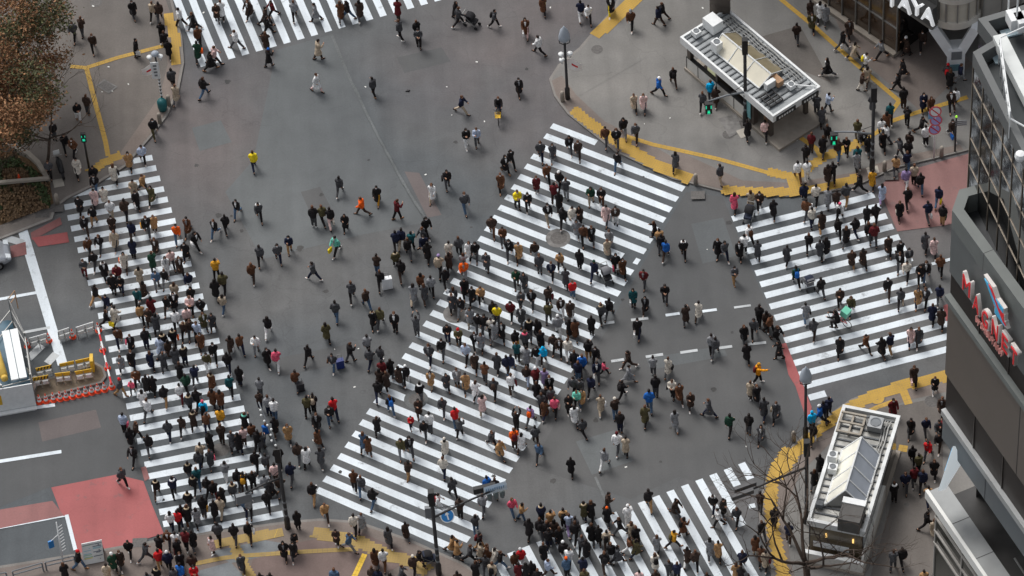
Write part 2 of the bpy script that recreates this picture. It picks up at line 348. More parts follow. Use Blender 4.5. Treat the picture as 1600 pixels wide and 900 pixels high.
# yellow tactile paving: small square tiles, so its edges step like the real strips
def tactile(pts, half, grid_deg, mat, tile=0.15, z=KH + 0.013):
    if len(pts) == 2 or half < 0.2:      # straight strips follow their own line
        z += zb(); m = MB(); W = [G(x, y, KH).xy for x, y in pts]; L_ = []; R_s = []
        for i, p in enumerate(W):
            t = (W[min(i + 1, len(W) - 1)] - W[max(i - 1, 0)]).normalized(); n = Vector((-t.y, t.x)) * max(half, .15); L_.append(p + n); R_s.append(p - n)
        for i in range(len(W) - 1):
            k = max(1, round((W[i + 1] - W[i]).length / .3))
            for q in range(k):
                for u0, u1 in ((0, .5), (.5, 1)):
                    f0, f1 = q / k + .02 / k, (q + 1) / k - .02 / k
                    a = [L_[i].lerp(R_s[i], u) .lerp(L_[i + 1].lerp(R_s[i + 1], u), f) for u, f in ((u0 + .012, f0), (u1 - .012, f0), (u1 - .012, f1), (u0 + .012, f1))]
                    m.sheet(a, z)
        return struct(m, 'tactile_paving', mat)
    P = [G(x, y, KH).xy for x, y in pts]; a = math.radians(grid_deg); ca, sa = math.cos(a), math.sin(a)
    rot = lambda p: Vector((p.x * ca + p.y * sa, -p.x * sa + p.y * ca)); inv = lambda x, y: (x * ca - y * sa, x * sa + y * ca)
    Q = [rot(p) for p in P]; cells = set()
    for A, B in zip(Q, Q[1:]):
        L = (B - A).length; n = max(1, int(L / (tile * 0.5)))
        d = (B - A) / L; nn = Vector((-d.y, d.x)); hk = max(1, int(half / (tile * 0.5)))
        for i in range(n + 1):
            for k in range(-hk, hk + 1):
                p = A + (B - A) * i / n + nn * half * k / hk * 0.98
                cells.add((math.floor(p.x / tile), math.floor(p.y / tile)))
    z += zb(); m = MB()
    for i, j in cells:
        e = 0.003
        m.sheet([inv(i * tile + e, j * tile + e), inv((i + 1) * tile - e, j * tile + e), inv((i + 1) * tile - e, (j + 1) * tile - e), inv(i * tile + e, (j + 1) * tile - e)], z)
    return struct(m, 'tactile_paving', mat)
tactile([(896, 172), (940, 206), (975, 228)], 0.288, 8, YEL)
tactile([(975, 228), (1020, 256), (1078, 280)], 0.336, -30, YEL)
tactile([(985, 215), (1020, 226), (1120, 248), (1200, 270), (1228, 278)], 0.136, -14, YEL)
tactile([(985, 212), (975, 228)], 0.288, -14, YEL)
tactile([(1130, 297), (1180, 300), (1240, 300), (1300, 290), (1340, 278)], 0.272, 8, YEL)
tactile([(1243, 292), (1236, 276), (1200, 268)], 0.240, 8, YEL)
tactile([(1240, 280), (1268, 258), (1290, 245), (1320, 232), (1345, 222)], 0.240, 8, YEL)
tactile([(930, 56), (962, 28), (1002, -12)], 0.336, 48, YEL)
tactile([(1215, -5), (1275, 44), (1335, 98), (1405, 158)], 0.136, -34, YEL)
tactile([(1405, 158), (1372, 206), (1345, 222)], 0.128, 20, YEL)
tactile([(1392, 190), (1420, 180), (1465, 166), (1512, 152)], 0.160, 14, YEL)
tactile([(1224, 222), (1268, 196)], 0.272, 30, YEL)
tactile([(1250, 215), (1275, 232), (1285, 250)], 0.160, -30, YEL)
tactile([(110, 104), (135, 106), (185, 90), (255, 72)], 0.128, 18, YEL)
tactile([(262, 22), (274, 60), (274, 100)], 0.240, 4, YEL)
tactile([(135, 106), (150, 165), (165, 222), (169, 244)], 0.136, 12, YEL)
tactile([(140, 270), (160, 256), (188, 242)], 0.224, 16, YEL)
tactile([(1480, 588), (1420, 600), (1370, 616), (1322, 640)], 0.320, 14, YEL)
tactile([(1322, 640), (1280, 672), (1245, 705), (1218, 744)], 0.264, 30, YEL)
tactile([(1412, 612), (1420, 632)], 0.240, 14, YEL)
tactile([(1400, 626), (1372, 636), (1352, 646)], 0.112, 14, YEL)
tactile([(1404, 700), (1418, 702)], 0.240, 14, YEL)
tactile([(1232, 702), (1214, 730), (1206, 760), (1204, 790), (1208, 830), (1220, 880), (1232, 930)], 0.288, 26, YEL)
tactile([(330, 852), (380, 842), (440, 832)], 0.272, 10, YEL_W)
tactile([(431, 833.5), (431.5, 833.6)], 0.336, 10, YEL_N)
tactile([(490, 832), (560, 846), (600, 866), (650, 880), (668, 893)], 0.336, -12, YEL_W)
tactile([(300, 882), (350, 872), (390, 868), (480, 862), (560, 858)], 0.112, 6, YEL_W)
tactile([(365, 850), (375, 872), (395, 905)], 0.224, -20, YEL_W)
tactile([(570, 866), (552, 905)], 0.160, 62, YEL_N)

# zebra crossings: fitted stripe by stripe (0.45 m white, 0.45 m gap)
ZEB = {'A': (0.15091232558856346, 183.636, (0.0749093, 0.1424614), (0.0952923, 6.1604659)),
       'B': (-0.5705839647174307, 155.641, (0.0516062, -95.5033376), (0.0510144, -85.9579374)),
       'C': (0.22721275725376044, 166.677, (-0.0024537, 52.0332034), (0.0790844, 60.5149748)),
       'D': (1.9130328715493572, -56.9472, (0.0193809, 141.347584), None),
       'E': (1.8427147840026081, -31.2926, (0.0027289, 186.57156), None)}
def zframe(k):
    a = ZEB[k][0]; return Vector((math.cos(a), math.sin(a))), Vector((-math.sin(a), math.cos(a)))
def zt(k, px, py):
    t, n = zframe(k); p = G(px, py); return (p.x * t.x + (p.y + DY) * t.y)
def zs(k, px, py):
    t, n = zframe(k); p = G(px, py); return (p.x * n.x + (p.y + DY) * n.y)
def zebra(k, spans, name='zebra_crossing'):
    t, n = zframe(k); m = MB(); rnd = random.Random(k)
    for i, t0, t1 in spans:
        s0 = ZEB[k][1] - 0.9 * i; s1 = s0 - 0.45
        nn = max(1, int(abs(t1 - t0) / 1.2)); top = []; bot = []
        for q in range(nn + 1):
            tt = t0 + (t1 - t0) * q / nn
            top.append(t * tt + n * (s0 + rnd.uniform(-.012, .012)) - Vector((0, DY))); bot.append(t * tt + n * (s1 + rnd.uniform(-.012, .012)) - Vector((0, DY)))
        m.sheet(top + bot[::-1], 0.010)
    return struct(m, name, WHITE)
def edge(k, i, side): return ZEB[k][2 + side][1] + ZEB[k][2 + side][0] * i
sp = []
for i in range(1, 34):
    a0, a1 = edge('A', i, 0), edge('A', i, 1)
    if i == 1: a0 = zt('A', 207.5, 248.7)
    if i == 2: a0 = zt('A', 162, 273.7)
    if i == 33: a0 = zt('A', 303, 830)
    sp.append((i, a0, a1))
zebra('A', sp)
sp = []
for i in range(1, 36):
    b0, b1 = edge('B', i, 0), edge('B', i, 1)
    if i == 1: b1 = zt('B', 932, 223)
    if i == 9: sp.append((i, zt('B', 992, 406), b1)); b1 = zt('B', 975, 398)
    if i == 35: b1 = zt('B', 700, 860)
    sp.append((i, b0, b1))
zebra('B', sp)
sp = []
for i in range(1, 18):
    c0, c1 = edge('C', i, 0), edge('C', i, 1)
    if i == 1: c1 = zt('C', 1204, 324)
    if i == 17: c1 = zt('C', 1289, 612)
    sp.append((i, c0, c1))
zebra('C', sp)
sp = []
for i in range(-10, 8):
    d0 = edge('D', i, 0); d1 = d0 - 12
    if i == 5: d1 = zt('D', 1160, 822)
    if i == 6: d1 = zt('D', 1158, 778)
    if i == 7: d1 = zt('D', 1171, 749)
    sp.append((i, d0, d1))
zebra('D', sp)
sp = []
for i in range(0, 23):
    e0 = edge('E', i, 0)
    if i == 1: e0 = zt('E', 294.75, 62)
    if i == 0: e0 = zt('E', 268, 2)
    sp.append((i, e0, e0 + 12))
zebra('E', sp)
# other road paint
def line(pts, wd, mat=None, z=0.010, name='lane_line'):
    m = MB(); W = [G(x, y) for x, y in pts]
    for a, b in zip(W, W[1:]):
        z += zb(0.0002)
        t = (b - a).normalized(); n = Vector((-t.y, t.x, 0)) * wd / 2
        m.sheet([(a - n).xy, (b - n).xy, (b + n).xy, (a + n).xy], z)
    return struct(m, name, mat or WHITE)
line([(33, 352), (98, 570)], 0.58, name='stop_line')
line([(-10, 366), (36, 380)], 0.5, WHITE_W); line([(12, 393), (38, 388)], 0.16, WHITE_W)
line([(-40, 475), (60, 457)], 0.22); line([(-40, 651), (86, 633)], 0.25); line([(36, 520), (78, 512)], 0.2, WHITE_W)
line([(44, 561), (66, 540)], 0.5, WHITE_W); line([(74, 568), (88, 553)], 0.5, WHITE_W)
line([(-30, 726), (96, 706)], 0.25); line([(-30, 830), (104, 805), (118, 860)], 0.22)
for a, b in [((1040, 493), (1062, 490)), ((1097, 487), (1120, 484)), ((943, 506), (960, 503.5)), ((986, 500.5), (1013, 497.5)),
             ((955, 565), (975, 562)), ((1009, 558), (1036, 554)), ((1063, 551.5), (1090, 547.5)), ((1119, 545), (1144, 541.5)), ((1168, 538.5), (1197, 535.5))]:
    line([a, b], 0.2, WHITE if a[0] in (1040, 1097) else WHITE_W)
line([(1147, 481), (1173, 477.5)], 0.16, WHITE_W)
line([(1456, 413), (1487, 405)], 0.22)
line([(1170, 792), (1180, 790)], 0.3)
patch('red_lane', [(80, 762), (182, 742), (224, 752), (238, 790), (256, 834), (165, 862), (119, 866), (106, 808), (97, 806)], RED, 0.0075)
patch('red_lane', [(-20, 800), (82, 783), (100, 806), (-20, 830)], RED_D, 0.0075)
patch('red_lane', [(220, 731), (228, 729), (234, 748), (226, 752)], RED_D, 0.0075)
patch('red_lane', [(48, 364), (94, 340), (97, 351), (50, 376)], RED_D, 0.0075)
patch('red_lane', [(50, 372), (105, 363), (108, 379), (60, 386)], RED, 0.008)
patch('red_lane', [(-20, 396), (40, 378), (42, 398), (-20, 412)], RED_D, 0.0075)
patch('red_lane', [(1372, 292), (1400, 272), (1515, 240), (1560, 240), (1560, 330), (1480, 352), (1402, 362)], PINK_D, 0.0075)
patch('red_lane', [(1474, 478), (1488, 472), (1490, 500), (1478, 502)], RED, 0.0075)
patch('red_lane', [(1221, 538), (1228, 536), (1250, 590), (1268, 636), (1268, 660), (1258, 650), (1243, 604), (1232, 586)], RED, 0.0115)
# covers and gratings
IRON = M('iron_cover', (92, 89, 87), 0.7, 0.25, 8)
RINGM = M('concrete_ring', (116, 114, 112), 0.9, 0.3, 3)
def disc(name, px, py, r, mat, z, dx=1.0):
    c = G(px, py, z); m = MB(); m.sheet([(c.x + r * math.cos(a * .2618) * dx, c.y + r * math.sin(a * .2618)) for a in range(24)], c.z); return struct(m, name, mat)
for px, py, r in ((872, 372, .62), (712, 490, .62), (650, 624, .58), (345, 702, .62)):
    disc('repaired_ring', px, py, r + .12, RINGM if py in (490, 372) else SEAM, 0.0125); disc('manhole_cover', px + 1, py, r - .12, IRON, 0.0145)
for px, py, r in ((933, 77, .36), (1138, 210, .36), (1370, 622, .5), (1456, 627, .42), (150, 4, .38), (1417, 788, .15)):
    if py == 622:
        disc('manhole_ring', px, py, r, IRON, KH + .0155); disc('manhole_cover', px, py, r - .07, YEL, KH + .0175); disc('manhole_cover', px, py, .12, IRON, KH + .0195)
    else: disc('manhole_cover', px, py, r, IRON, KH + .0155)
for px, py in ((1090, 305), (1154, 195), (66, 334), (88, 325), (1392, 275), (218, 848)):
    c = G(px, py, KH); m = MB(); m.sheet([(c.x + x, c.y + y) for x, y in ((-.42, -.3), (.42, -.34), (.45, .3), (-.39, .34))], KH + .0165); struct(m, 'drain_grate', IRON)
PALE = M('pale_slab', (172, 166, 156), 0.85, 0.15, 2)
plz('pale_slab', [(1150, 205), (1164, 200), (1170, 212), (1158, 217)], PALE, 0.0135)
plz('pale_slab', [(82, 282), (98, 279), (101, 291), (85, 294)], PALE, 0.0135)
plz('pale_slab', [(1353, 263), (1371, 259), (1374, 270), (1357, 274)], PALE, 0.0135)
plz('pale_slab', [(1122, 186), (1150, 178), (1160, 205), (1140, 215)], RINGM, 0.0125)
plz('drain_frame', [(150, 134), (163, 124), (184, 136), (170, 147)], RINGM, 0.0125)
plz('drain_grate', [(153, 134), (163, 127), (181, 136), (169, 144)], IRON, 0.0145)
# litter: scattered pale scraps on the ground
m = MB(); rl = random.Random(5)
LIT = [(571, 136), (745, 97), (170, 107), (1007, 196), (1098, 15), (978, 730), (1078, 55), (757, 190), (706, 180), (698, 136), (665, 273), (554, 605), (1137, 62), (1105, 390), (1385, 405), (146, 12), (176, 145), (201, 134), (160, 146), (294, 27), (318, 20), (560, 545), (1245, 222), (1166, 698), (523, 546), (1047, 187), (860, 12)]
for px, py in LIT:
    c = G(px, py); s_ = rl.uniform(.035, .075); a = rl.uniform(0, 3); z = KH + .03 if (px > 1000 and py < 230) or px < 210 else .02
    m.box((c.x, c.y, z), (s_ * math.cos(a), s_ * math.sin(a), 0), (-s_ * .6 * math.sin(a), s_ * .6 * math.cos(a), 0), (0, 0, .006))
tag(m.build('litter', M('paper_scrap', (225, 225, 220), 0.8, 0.1)), 'pale paper scraps scattered over the road and pavements', kind='stuff')
# ------------------------------------------------------------------ materials of the built things
STEEL = M('brushed_steel', (150, 150, 148), 0.4, 0.1, 3, metal=0.6); WHITEP = M('white_enamel', (222, 224, 224), 0.5, 0.06, 4)
GREYP = M('grey_paint', (112, 116, 120), 0.5, 0.08, 4); DARKP = M('dark_pole_paint', (46, 45, 46), 0.5, 0.12, 6); BLACKP = M('black_plastic', (24, 24, 26), 0.5, 0.1, 6)
ROOFM = M('roof_sheet', (150, 154, 156), 0.6, 0.2, 1.5); ROOFD = M('roof_rib', (92, 95, 98), 0.6, 0.2, 3); CREAM = M('frosted_skylight', (214, 208, 190), 0.35, 0.08, 1.2, spec=0.6)
OLIVE = M('tinted_skylight', (140, 130, 106), 0.3, 0.15, 1.2, spec=0.6); BLUEGL = M('clear_skylight', (150, 156, 166), 0.10, 0.12, 1.2, spec=0.9)
CONC = M('pale_concrete', (150, 142, 132), 0.85, 0.12, 2); WALLW = M('white_wall_panel', (206, 204, 198), 0.6, 0.08, 2); INSIDE = M('stair_interior', (58, 48, 40), 0.8, 0.25, 1.0)
GLASSD = M('dark_glass', (22, 23, 24), 0.06, 0.3, 0.6, spec=1.0); BRONZE = M('bronze_column', (96, 88, 82), 0.35, 0.15, 1.5, metal=0.4)
LAMPG = M('lamp_shade_grey', (158, 166, 176), 0.5, 0.08, 3); RUST = M('wooden_crate', (168, 134, 104), 0.8, 0.15, 4); ORANGE = M('cone_orange', (232, 74, 34), 0.5, 0.08, 5)
YELP = M('yellow_enamel', (212, 170, 40), 0.5, 0.12, 4); BLUEP = M('sign_blue', (40, 120, 186), 0.45, 0.05, 4); REDP = M('sign_red', (206, 48, 50), 0.45, 0.05, 4); TEALP = M('teal_plastic', (28, 96, 100), 0.5, 0.1, 4)
GREEN_ON = M('green_signal_lamp', (40, 225, 175), 0.5, 0.0, 1, emit=0.4); TURF = None
UPZ = Vector((0, 0, 1))
def inv_frame(fr): return fr.inverted()
def kiosk_frame(o, xd, yd):
    x = (xd - o).to_2d().normalized(); y2 = (yd - o).to_2d(); y = y2 - x * y2.dot(x); y.normalize()
    return Matrix(((x.x, y.x, 0, o.x), (x.y, y.y, 0, o.y), (0, 0, 1, 0), (0, 0, 0, 1)))
def roof_rim(m, Lx, Ly, z0, z1, wd, fr):
    m.abox(0, Lx, 0, wd, z0, z1, fr); m.abox(0, Lx, Ly - wd, Ly, z0, z1, fr); m.abox(0, wd, wd, Ly - wd, z0, z1, fr); m.abox(Lx - wd, Lx, wd, Ly - wd, z0, z1, fr)
def gable(m, r0, r1, e0, e1):
    """one sloping face with thickness, between the ridge r0-r1 and the eave e0-e1"""
    n = (r1 - r0).cross(e0 - r0).normalized() * 0.05
    if n.z < 0: n = -n
    vs = [r0, r1, e1, e0, r0 - n, r1 - n, e1 - n, e0 - n]
    m.add(vs, [(0, 1, 2, 3), (7, 6, 5, 4), (0, 4, 5, 1), (1, 5, 6, 2), (2, 6, 7, 3), (3, 7, 4, 0)])

# ---- upper station kiosk (long axis runs from the upper left to the lower right)
Z1 = 3.0
kl, kt, kr, kb = G(1062.5, 57.5, Z1), G(1134, 9, Z1), G(1280.6, 134, Z1), G(1209, 183, Z1)
F1 = kiosk_frame(kl, kb, kt); F1i = F1.inverted()
LX1 = ((F1i @ kb).x + (F1i @ kr).x) / 2; LY1 = ((F1i @ kt).y + (F1i @ kr).y) / 2
k1 = empty('station_entrance', (F1 @ Vector((LX1 / 2, LY1 / 2, 0))).xy.to_3d() + UPZ * KH, 'flat roofed station entrance pavilion on the upper plaza with cream gabled skylight', 'station entrance', 'station entrances')
def k1m(fn, name, mat, parent=None): m = MB(); fn(m); return m.build(name, mat, parent or k1)
k1m(lambda m: m.abox(.2, LX1 + .45, .1, LY1 + .2, KH, .34, F1), 'platform', CONC)
k1m(lambda m: m.abox(.9, LX1 * .66, .75, LY1 - .8, .343, .36, F1), 'stairwell', INSIDE)
def f(m):
    for a, b in ((.45, .30), (.30 + .01, LX1 * .34), (LX1 * .34 + .04, LX1 * .70)):
        pass
    xs_ = [.3, LX1 * .16, LX1 * .36, LX1 * .55, LX1 * .72]
    for a, b in zip(xs_, xs_[1:]): m.abox(a + .025, b - .025, .22, .42, .34, 1.28, F1)
k1m(f, 'low_wall', WALLW)
def f(m):
    for x in (.3, LX1 * .16, LX1 * .36, LX1 * .55, LX1 * .72): m.abox(x - .02, x + .02, .2, .44, .34, 1.31, F1)
    m.abox(.3, LX1 * .72, .19, .45, 1.315, 1.36, F1)
k1m(f, 'wall_trim', DARKP)
for x, y, wd in ((.55, .35, .3), (LX1 * .36, .32, .16), (LX1 * .74, .40, .34), (LX1 - .8, .5, .25), (LX1 - .8, LY1 - .5, .25), (.55, LY1 - .5, .3)):
    k1m(lambda m: m.abox(x - wd / 2, x + wd / 2, y - wd / 2, y + wd / 2, .345 if not (.2 < y < .45 and x < LX1 * .7) else 1.37, 2.45, F1), 'column', BRONZE)
def f(m):
    m.abox(.5, LX1 * .8, LY1 - .52, LY1 - .46, .345, 2.45, F1)
k1m(f, 'rear_glazing', GLASSD)
k1m(lambda m: m.abox(LX1 * .78, LX1 * .80, .9, LY1 - .8, .345, 2.3, F1), 'notice_panel', M('notice_panel', (150, 120, 96), 0.7, 0.3, 2.5))
k1m(lambda m: m.abox(0.05, LX1 - .05, .05, LY1 - .05, 2.45, 2.86, F1), 'roof', ROOFM)
def f(m): roof_rim(m, LX1, LY1, 2.44, 3.0, .14, F1)
k1m(f, 'fascia', WHITEP)
def f(m):
    n = int(LX1 / .42)
    for i in range(n):
        x = .3 + i * (LX1 - .6) / n; m.abox(x, x + .08, .2, LY1 - .2, 2.862, 2.93, F1)
k1m(f, 'roof_ribs', ROOFD)
rz = 3.75; r0, r1 = G(1128.5, 52.4, rz), G(1205, 116, rz)
l0, l1 = G(1113, 78, 2.98), G(1186, 138, 2.98); u0, u1 = G(1150, 50, 2.98), G(1224, 110, 2.98)
sky1 = k1m(lambda m: gable(m, r0, r1, l0, l1), 'skylight', CREAM)
sp_ = MB(); gable(sp_, r0 + (r1 - r0) * .002, r1, u0, u1); sp_.build('far_slope', OLIVE, sky1)
e_ = MB(); e_.add([r1, l1, u1, r1 - (r1 - r0).normalized() * .04, l1 - (r1 - r0).normalized() * .04, u1 - (r1 - r0).normalized() * .04], [(0, 1, 2), (5, 4, 3), (0, 3, 4, 1), (1, 4, 5, 2), (2, 5, 3, 0)])
e_.build('gable_end', WHITEP, sky1); e_ = MB(); e_.add([r0, u0, l0], [(0, 1, 2)]); e_.build('gable_end', WHITEP, sky1)
e_ = MB()
for q in (0.0, .33, .66, 1.0):
    a, b, c = r0.lerp(r1, q), l0.lerp(l1, q), u0.lerp(u1, q); e_.bar(a + UPZ * .02, b + UPZ * .03, .035, 5); e_.bar(a + UPZ * .02, c + UPZ * .03, .03, 5)
e_.bar(r0 + UPZ * .02, r1 + UPZ * .02, .05, 5); e_.bar(l0 + UPZ * .02, l1 + UPZ * .02, .05, 5); e_.build('glazing_bars', WHITEP, sky1)
def unit(px, py, z, sx, sy, sz, fr, parent, name='air_conditioner', fan=True, mat=None):
    c = fr.inverted() @ G(px, py, z); m = MB(); m.abox(c.x - sx / 2, c.x + sx / 2, c.y - sy / 2, c.y + sy / 2, z + .08, z + sz, fr)
    o = m.build(name, mat or WHITEP, parent)
    b = MB()
    for dx in (-1, 1):
        for dy in (-1, 1): b.abox(c.x + dx * sx * .4 - .03, c.x + dx * sx * .4 + .03, c.y + dy * sy * .4 - .03, c.y + dy * sy * .4 + .03, z - .02, z + .079, fr)
    b.build('feet', DARKP, o)
    if fan:
        fb = MB(); q = fr @ Vector((c.x, c.y, z + sz + .002)); fb.lathe(q, [(min(sx, sy) * .40, 0), (min(sx, sy) * .40, .03), (min(sx, sy) * .33, .035), (min(sx, sy) * .30, .012)], 14); fb.build('fan_grille', GREYP, o)
    return o
unit(1114, 45, 2.95, 1.0, .8, .85, F1, k1, fan=False); unit(1088, 56, 2.95, .5, .45, .45, F1, k1); unit(1120, 80, 2.95, .55, .5, .85, F1, k1)
unit(1236, 138, 2.95, .42, .42, .4, F1, k1)
unit(1214, 131, 2.95, .75, .45, .5, F1, k1, 'crate', False, RUST); unit(1203, 138, 2.95, .30, .7, .62, F1, k1, 'cabinet', False)
def f(m):
    for px in range(5):
        x = LX1 * .80 + px * .26; m.abox(x, x + .06, .35, 1.35, 2.935, 3.05, F1)
    for y in (.35, .82, 1.29): m.abox(LX1 * .80, LX1 * .80 + 1.10, y, y + .06, 3.052, 3.11, F1)
k1m(f, 'roof_louvre', DARKP)
def f(m):
    for y, r in ((LY1 - .35, .05), (LY1 - .55, .035), (LY1 - .72, .03)): m.tube([F1 @ Vector((x, y + .04 * math.sin(x * 3), 3.02)) for x in np.linspace(.6, LX1 - 1.2, 14)], r, 6)
    m.tube([F1 @ Vector((x, LY1 * .62 + .5 - .12 * x / LX1, 3.0 + .1 * math.sin(x * 2) ** 2)) for x in np.linspace(.8, LX1 - 1.0, 10)], .035, 6)
    for x in np.linspace(1, LX1 - 2, 9): m.tube([F1 @ Vector((x, LY1 - .9, 2.95)), F1 @ Vector((x + .1, LY1 - .9, 3.12)), F1 @ Vector((x + .25, LY1 - .9, 2.95))], .03, 5)
k1m(f, 'roof_conduits', STEEL)
def f(m): m.bar(F1 @ Vector((LX1 - 2.2, 1.6, 3.02)), F1 @ Vector((LX1 - .1, LY1 - .3, 3.10)), .05)
k1m(f, 'roof_pipe', WHITEP)
sg = k1m(lambda m: m.abox(LX1 + .003, LX1 + .06, .25, 1.75, 2.42, 2.78, F1), 'sign_strip', DARKP)
def f(m):
    for i in range(6): m.abox(LX1 + .062, LX1 + .07, .42 + i * .2, .42 + i * .2 + .12, 2.52, 2.68, F1)
k1m(f, 'sign_lettering', WHITEP, sg)
sg = k1m(lambda m: m.abox(LX1 + .003, LX1 + .06, LY1 - 1.5, LY1 - .2, 2.42, 2.78, F1), 'sign_strip', DARKP)
def f(m):
    for i in range(5): m.abox(LX1 + .062, LX1 + .07, LY1 - 1.35 + i * .2, LY1 - 1.35 + i * .2 + .12, 2.52, 2.68, F1)
k1m(f, 'sign_lettering', WHITEP, sg)
k1m(lambda m: m.abox(LX1 * .22, LX1 * .30, .55, .62, .9, 2.2, F1), 'lit_poster', M('lit_poster', (214, 214, 176), 0.5, 0.25, 3, emit=0.25))
k1m(lambda m: m.abox(LX1 * .70, LX1 * .74, .12, .17, .8, 2.3, F1), 'teal_banner', M('teal_banner', (120, 176, 180), 0.6, 0.1, 3))
# advertising tower behind the pavilion
c = G(1126, 62, KH); t = empty('sign_tower', c, 'square bronze sign tower with white top panels behind the upper station entrance', 'sign tower')
m = MB(); m.abox(-.62, .62, -.45, .45, KH, 5.6, Matrix.Translation((c.x, c.y, 0)) @ Matrix.Rotation(-.12, 4, 'Z')); m.build('shaft', BRONZE, t)
m = MB(); m.abox(-.60, -.06, -.47, -.452, 4.6, 5.5, Matrix.Translation((c.x, c.y, 0)) @ Matrix.Rotation(-.12, 4, 'Z')); m.abox(.04, .60, -.47, -.452, 4.6, 5.5, Matrix.Translation((c.x, c.y, 0)) @ Matrix.Rotation(-.12, 4, 'Z')); m.build('white_panel', WHITEP, t)
m = MB(); m.abox(-.66, .66, -.5, .5, 5.605, 5.7, Matrix.Translation((c.x, c.y, 0)) @ Matrix.Rotation(-.12, 4, 'Z')); m.build('cap', GREYP, t)

# ---- lower station kiosk
Z2 = 3.2
a_, b_, c_, d_ = G(1317, 631.5, Z2), G(1409, 650, Z2), G(1350, 831, Z2), G(1260, 813, Z2)
F2 = kiosk_frame(a_, d_, b_); F2i = F2.inverted(); LX2 = ((F2i @ d_).x + (F2i @ c_).x) / 2; LY2 = ((F2i @ b_).y + (F2i @ c_).y) / 2
k2 = empty('station_entrance', (F2 @ Vector((LX2 / 2, LY2 / 2, 0))).xy.to_3d() + UPZ * KH, 'station entrance pavilion with clear gabled skylight on the lower right pavement, behind bare branches', 'station entrance', 'station entrances')
def k2m(fn, name, mat, parent=None): m = MB(); fn(m); return m.build(name, mat, parent or k2)
TILE = M('white_wall_tile', (196, 192, 186), 0.5, 0.1, 6)
k2m(lambda m: m.abox(.2, LX2 + .75, .0, LY2 + .12, KH, .26, F2), 'platform', CONC)
k2m(lambda m: m.abox(LX2 * .45, LX2 + .5, LY2 - .10, LY2 + .08, .262, 1.55, F2), 'low_wall', WALLW)
k2m(lambda m: m.abox(.5, LX2 * .45 - .02, LY2 - .16, LY2 - .10, .262, 2.75, F2), 'side_glazing', GLASSD)
k2m(lambda m: m.abox(LX2 * .45, LX2 - .2, LY2 - .16, LY2 - .11, 1.553, 2.75, F2), 'side_glazing', M('side_glass', (120, 126, 130), 0.12, 0.15, 1.0, spec=0.9))
k2m(lambda m: m.abox(.5, LX2 - .2, .10, .16, .262, 2.75, F2), 'side_glazing', GLASSD)
k2m(lambda m: m.abox(LX2 + .45, LX2 + .65, .05, LY2 + .05, .262, 1.05, F2), 'tiled_wall', TILE)
k2m(lambda m: m.abox(LX2 + .42, LX2 + .68, .02, LY2 + .08, 1.053, 1.12, F2), 'wall_coping', WHITEP)
k2m(lambda m: m.abox(.4, LX2 + .4, .2, LY2 - .2, .262, .28, F2), 'stairwell', INSIDE)
k2m(lambda m: m.abox(LX2 - .16, LX2 - .10, .2, LY2 - .2, .285, 2.75, F2), 'front_glazing', M('lobby_glass', (92, 82, 64), 0.15, 0.3, 0.8, spec=0.8))
LOBBY = M('lobby_lamp', (255, 206, 120), 0.5, 0, 1, emit=1.1)
for y in (LY2 * .32, LY2 * .78): k2m(lambda m: m.abox(LX2 - .08, LX2 - .04, y, y + .09, 1.9, 2.25, F2), 'lobby_lamp', LOBBY)
for y in (.28, LY2 * .38): k2m(lambda m: m.abox(LX2 - .085, LX2 - .05, y + .1, y + 1.15, .9, 1.35, F2), 'white_notice', WHITEP)
for x, y in ((.35, .25), (.35, LY2 - .25), (LX2 * .5, .3), (LX2 - .3, .3), (LX2 - .3, LY2 - .3)):
    k2m(lambda m: m.abox(x - .1, x + .1, y - .1 + (.14 if y < 1 else -.14), y + .1 + (.14 if y < 1 else -.14), .29, 2.74, F2), 'column', STEEL)
k2m(lambda m: m.abox(.06, LX2 - .06, .06, LY2 - .06, 2.76, 2.98, F2), 'roof', M('roof_sheet_dark', (164, 163, 158), 0.4, 0.4, 1.2, metal=0.3))
def f(m): roof_rim(m, LX2, LY2, 2.74, 3.2, .20, F2)
k2m(f, 'fascia', M('weathered_white_metal', (200, 202, 202), 0.45, 0.14, 1.5, metal=0.2))
def f(m):
    n = int(LX2 / .5)
    for i in range(n):
        x = .35 + i * (LX2 - .7) / n; m.abox(x, x + .1, .26, LY2 - .26, 2.982, 3.06, F2)
k2m(f, 'roof_ribs', ROOFD)
rz = 4.2; r0, r1 = G(1346, 683, rz), G(1321, 766, rz)
l0, l1 = G(1316, 703, 3.1), G(1288, 790, 3.1); u0, u1 = G(1375, 712, 3.1), G(1350, 794, 3.1)
sky2 = k2m(lambda m: gable(m, r0, r1, l0, l1), 'skylight', M('bright_skylight_glass', (224, 222, 210), 0.2, 0.2, 0.6, spec=0.9))
m = MB(); gable(m, r0, r1, u0, u1); m.build('far_slope', BLUEGL, sky2)
for tri in ((r0, u0, l0), (r1, l1, u1)): m = MB(); m.add(list(tri), [(0, 1, 2)]); m.build('gable_end', STEEL, sky2)
e_ = MB()
for q in (0.0, .27, .54, .8, 1.0):
    a, b, c = r0.lerp(r1, q), l0.lerp(l1, q), u0.lerp(u1, q); e_.bar(a + UPZ * .02, b + UPZ * .03, .045, 5); e_.bar(a + UPZ * .02, c + UPZ * .03, .045, 5)
for a, b in ((r0, r1), (l0, l1), (u0, u1)): e_.bar(a + UPZ * .02, b + UPZ * .02, .05, 5)
e_.build('glazing_bars', WHITEP, sky2)
cc = F2i @ G(1332, 806, 3.3)
hut = k2m(lambda m: m.abox(cc.x - .55, cc.x + .95, cc.y - .62, cc.y + .62, 2.99, 4.05, F2), 'lift_housing', M('grey_housing', (84, 82, 80), 0.7, 0.15, 2))
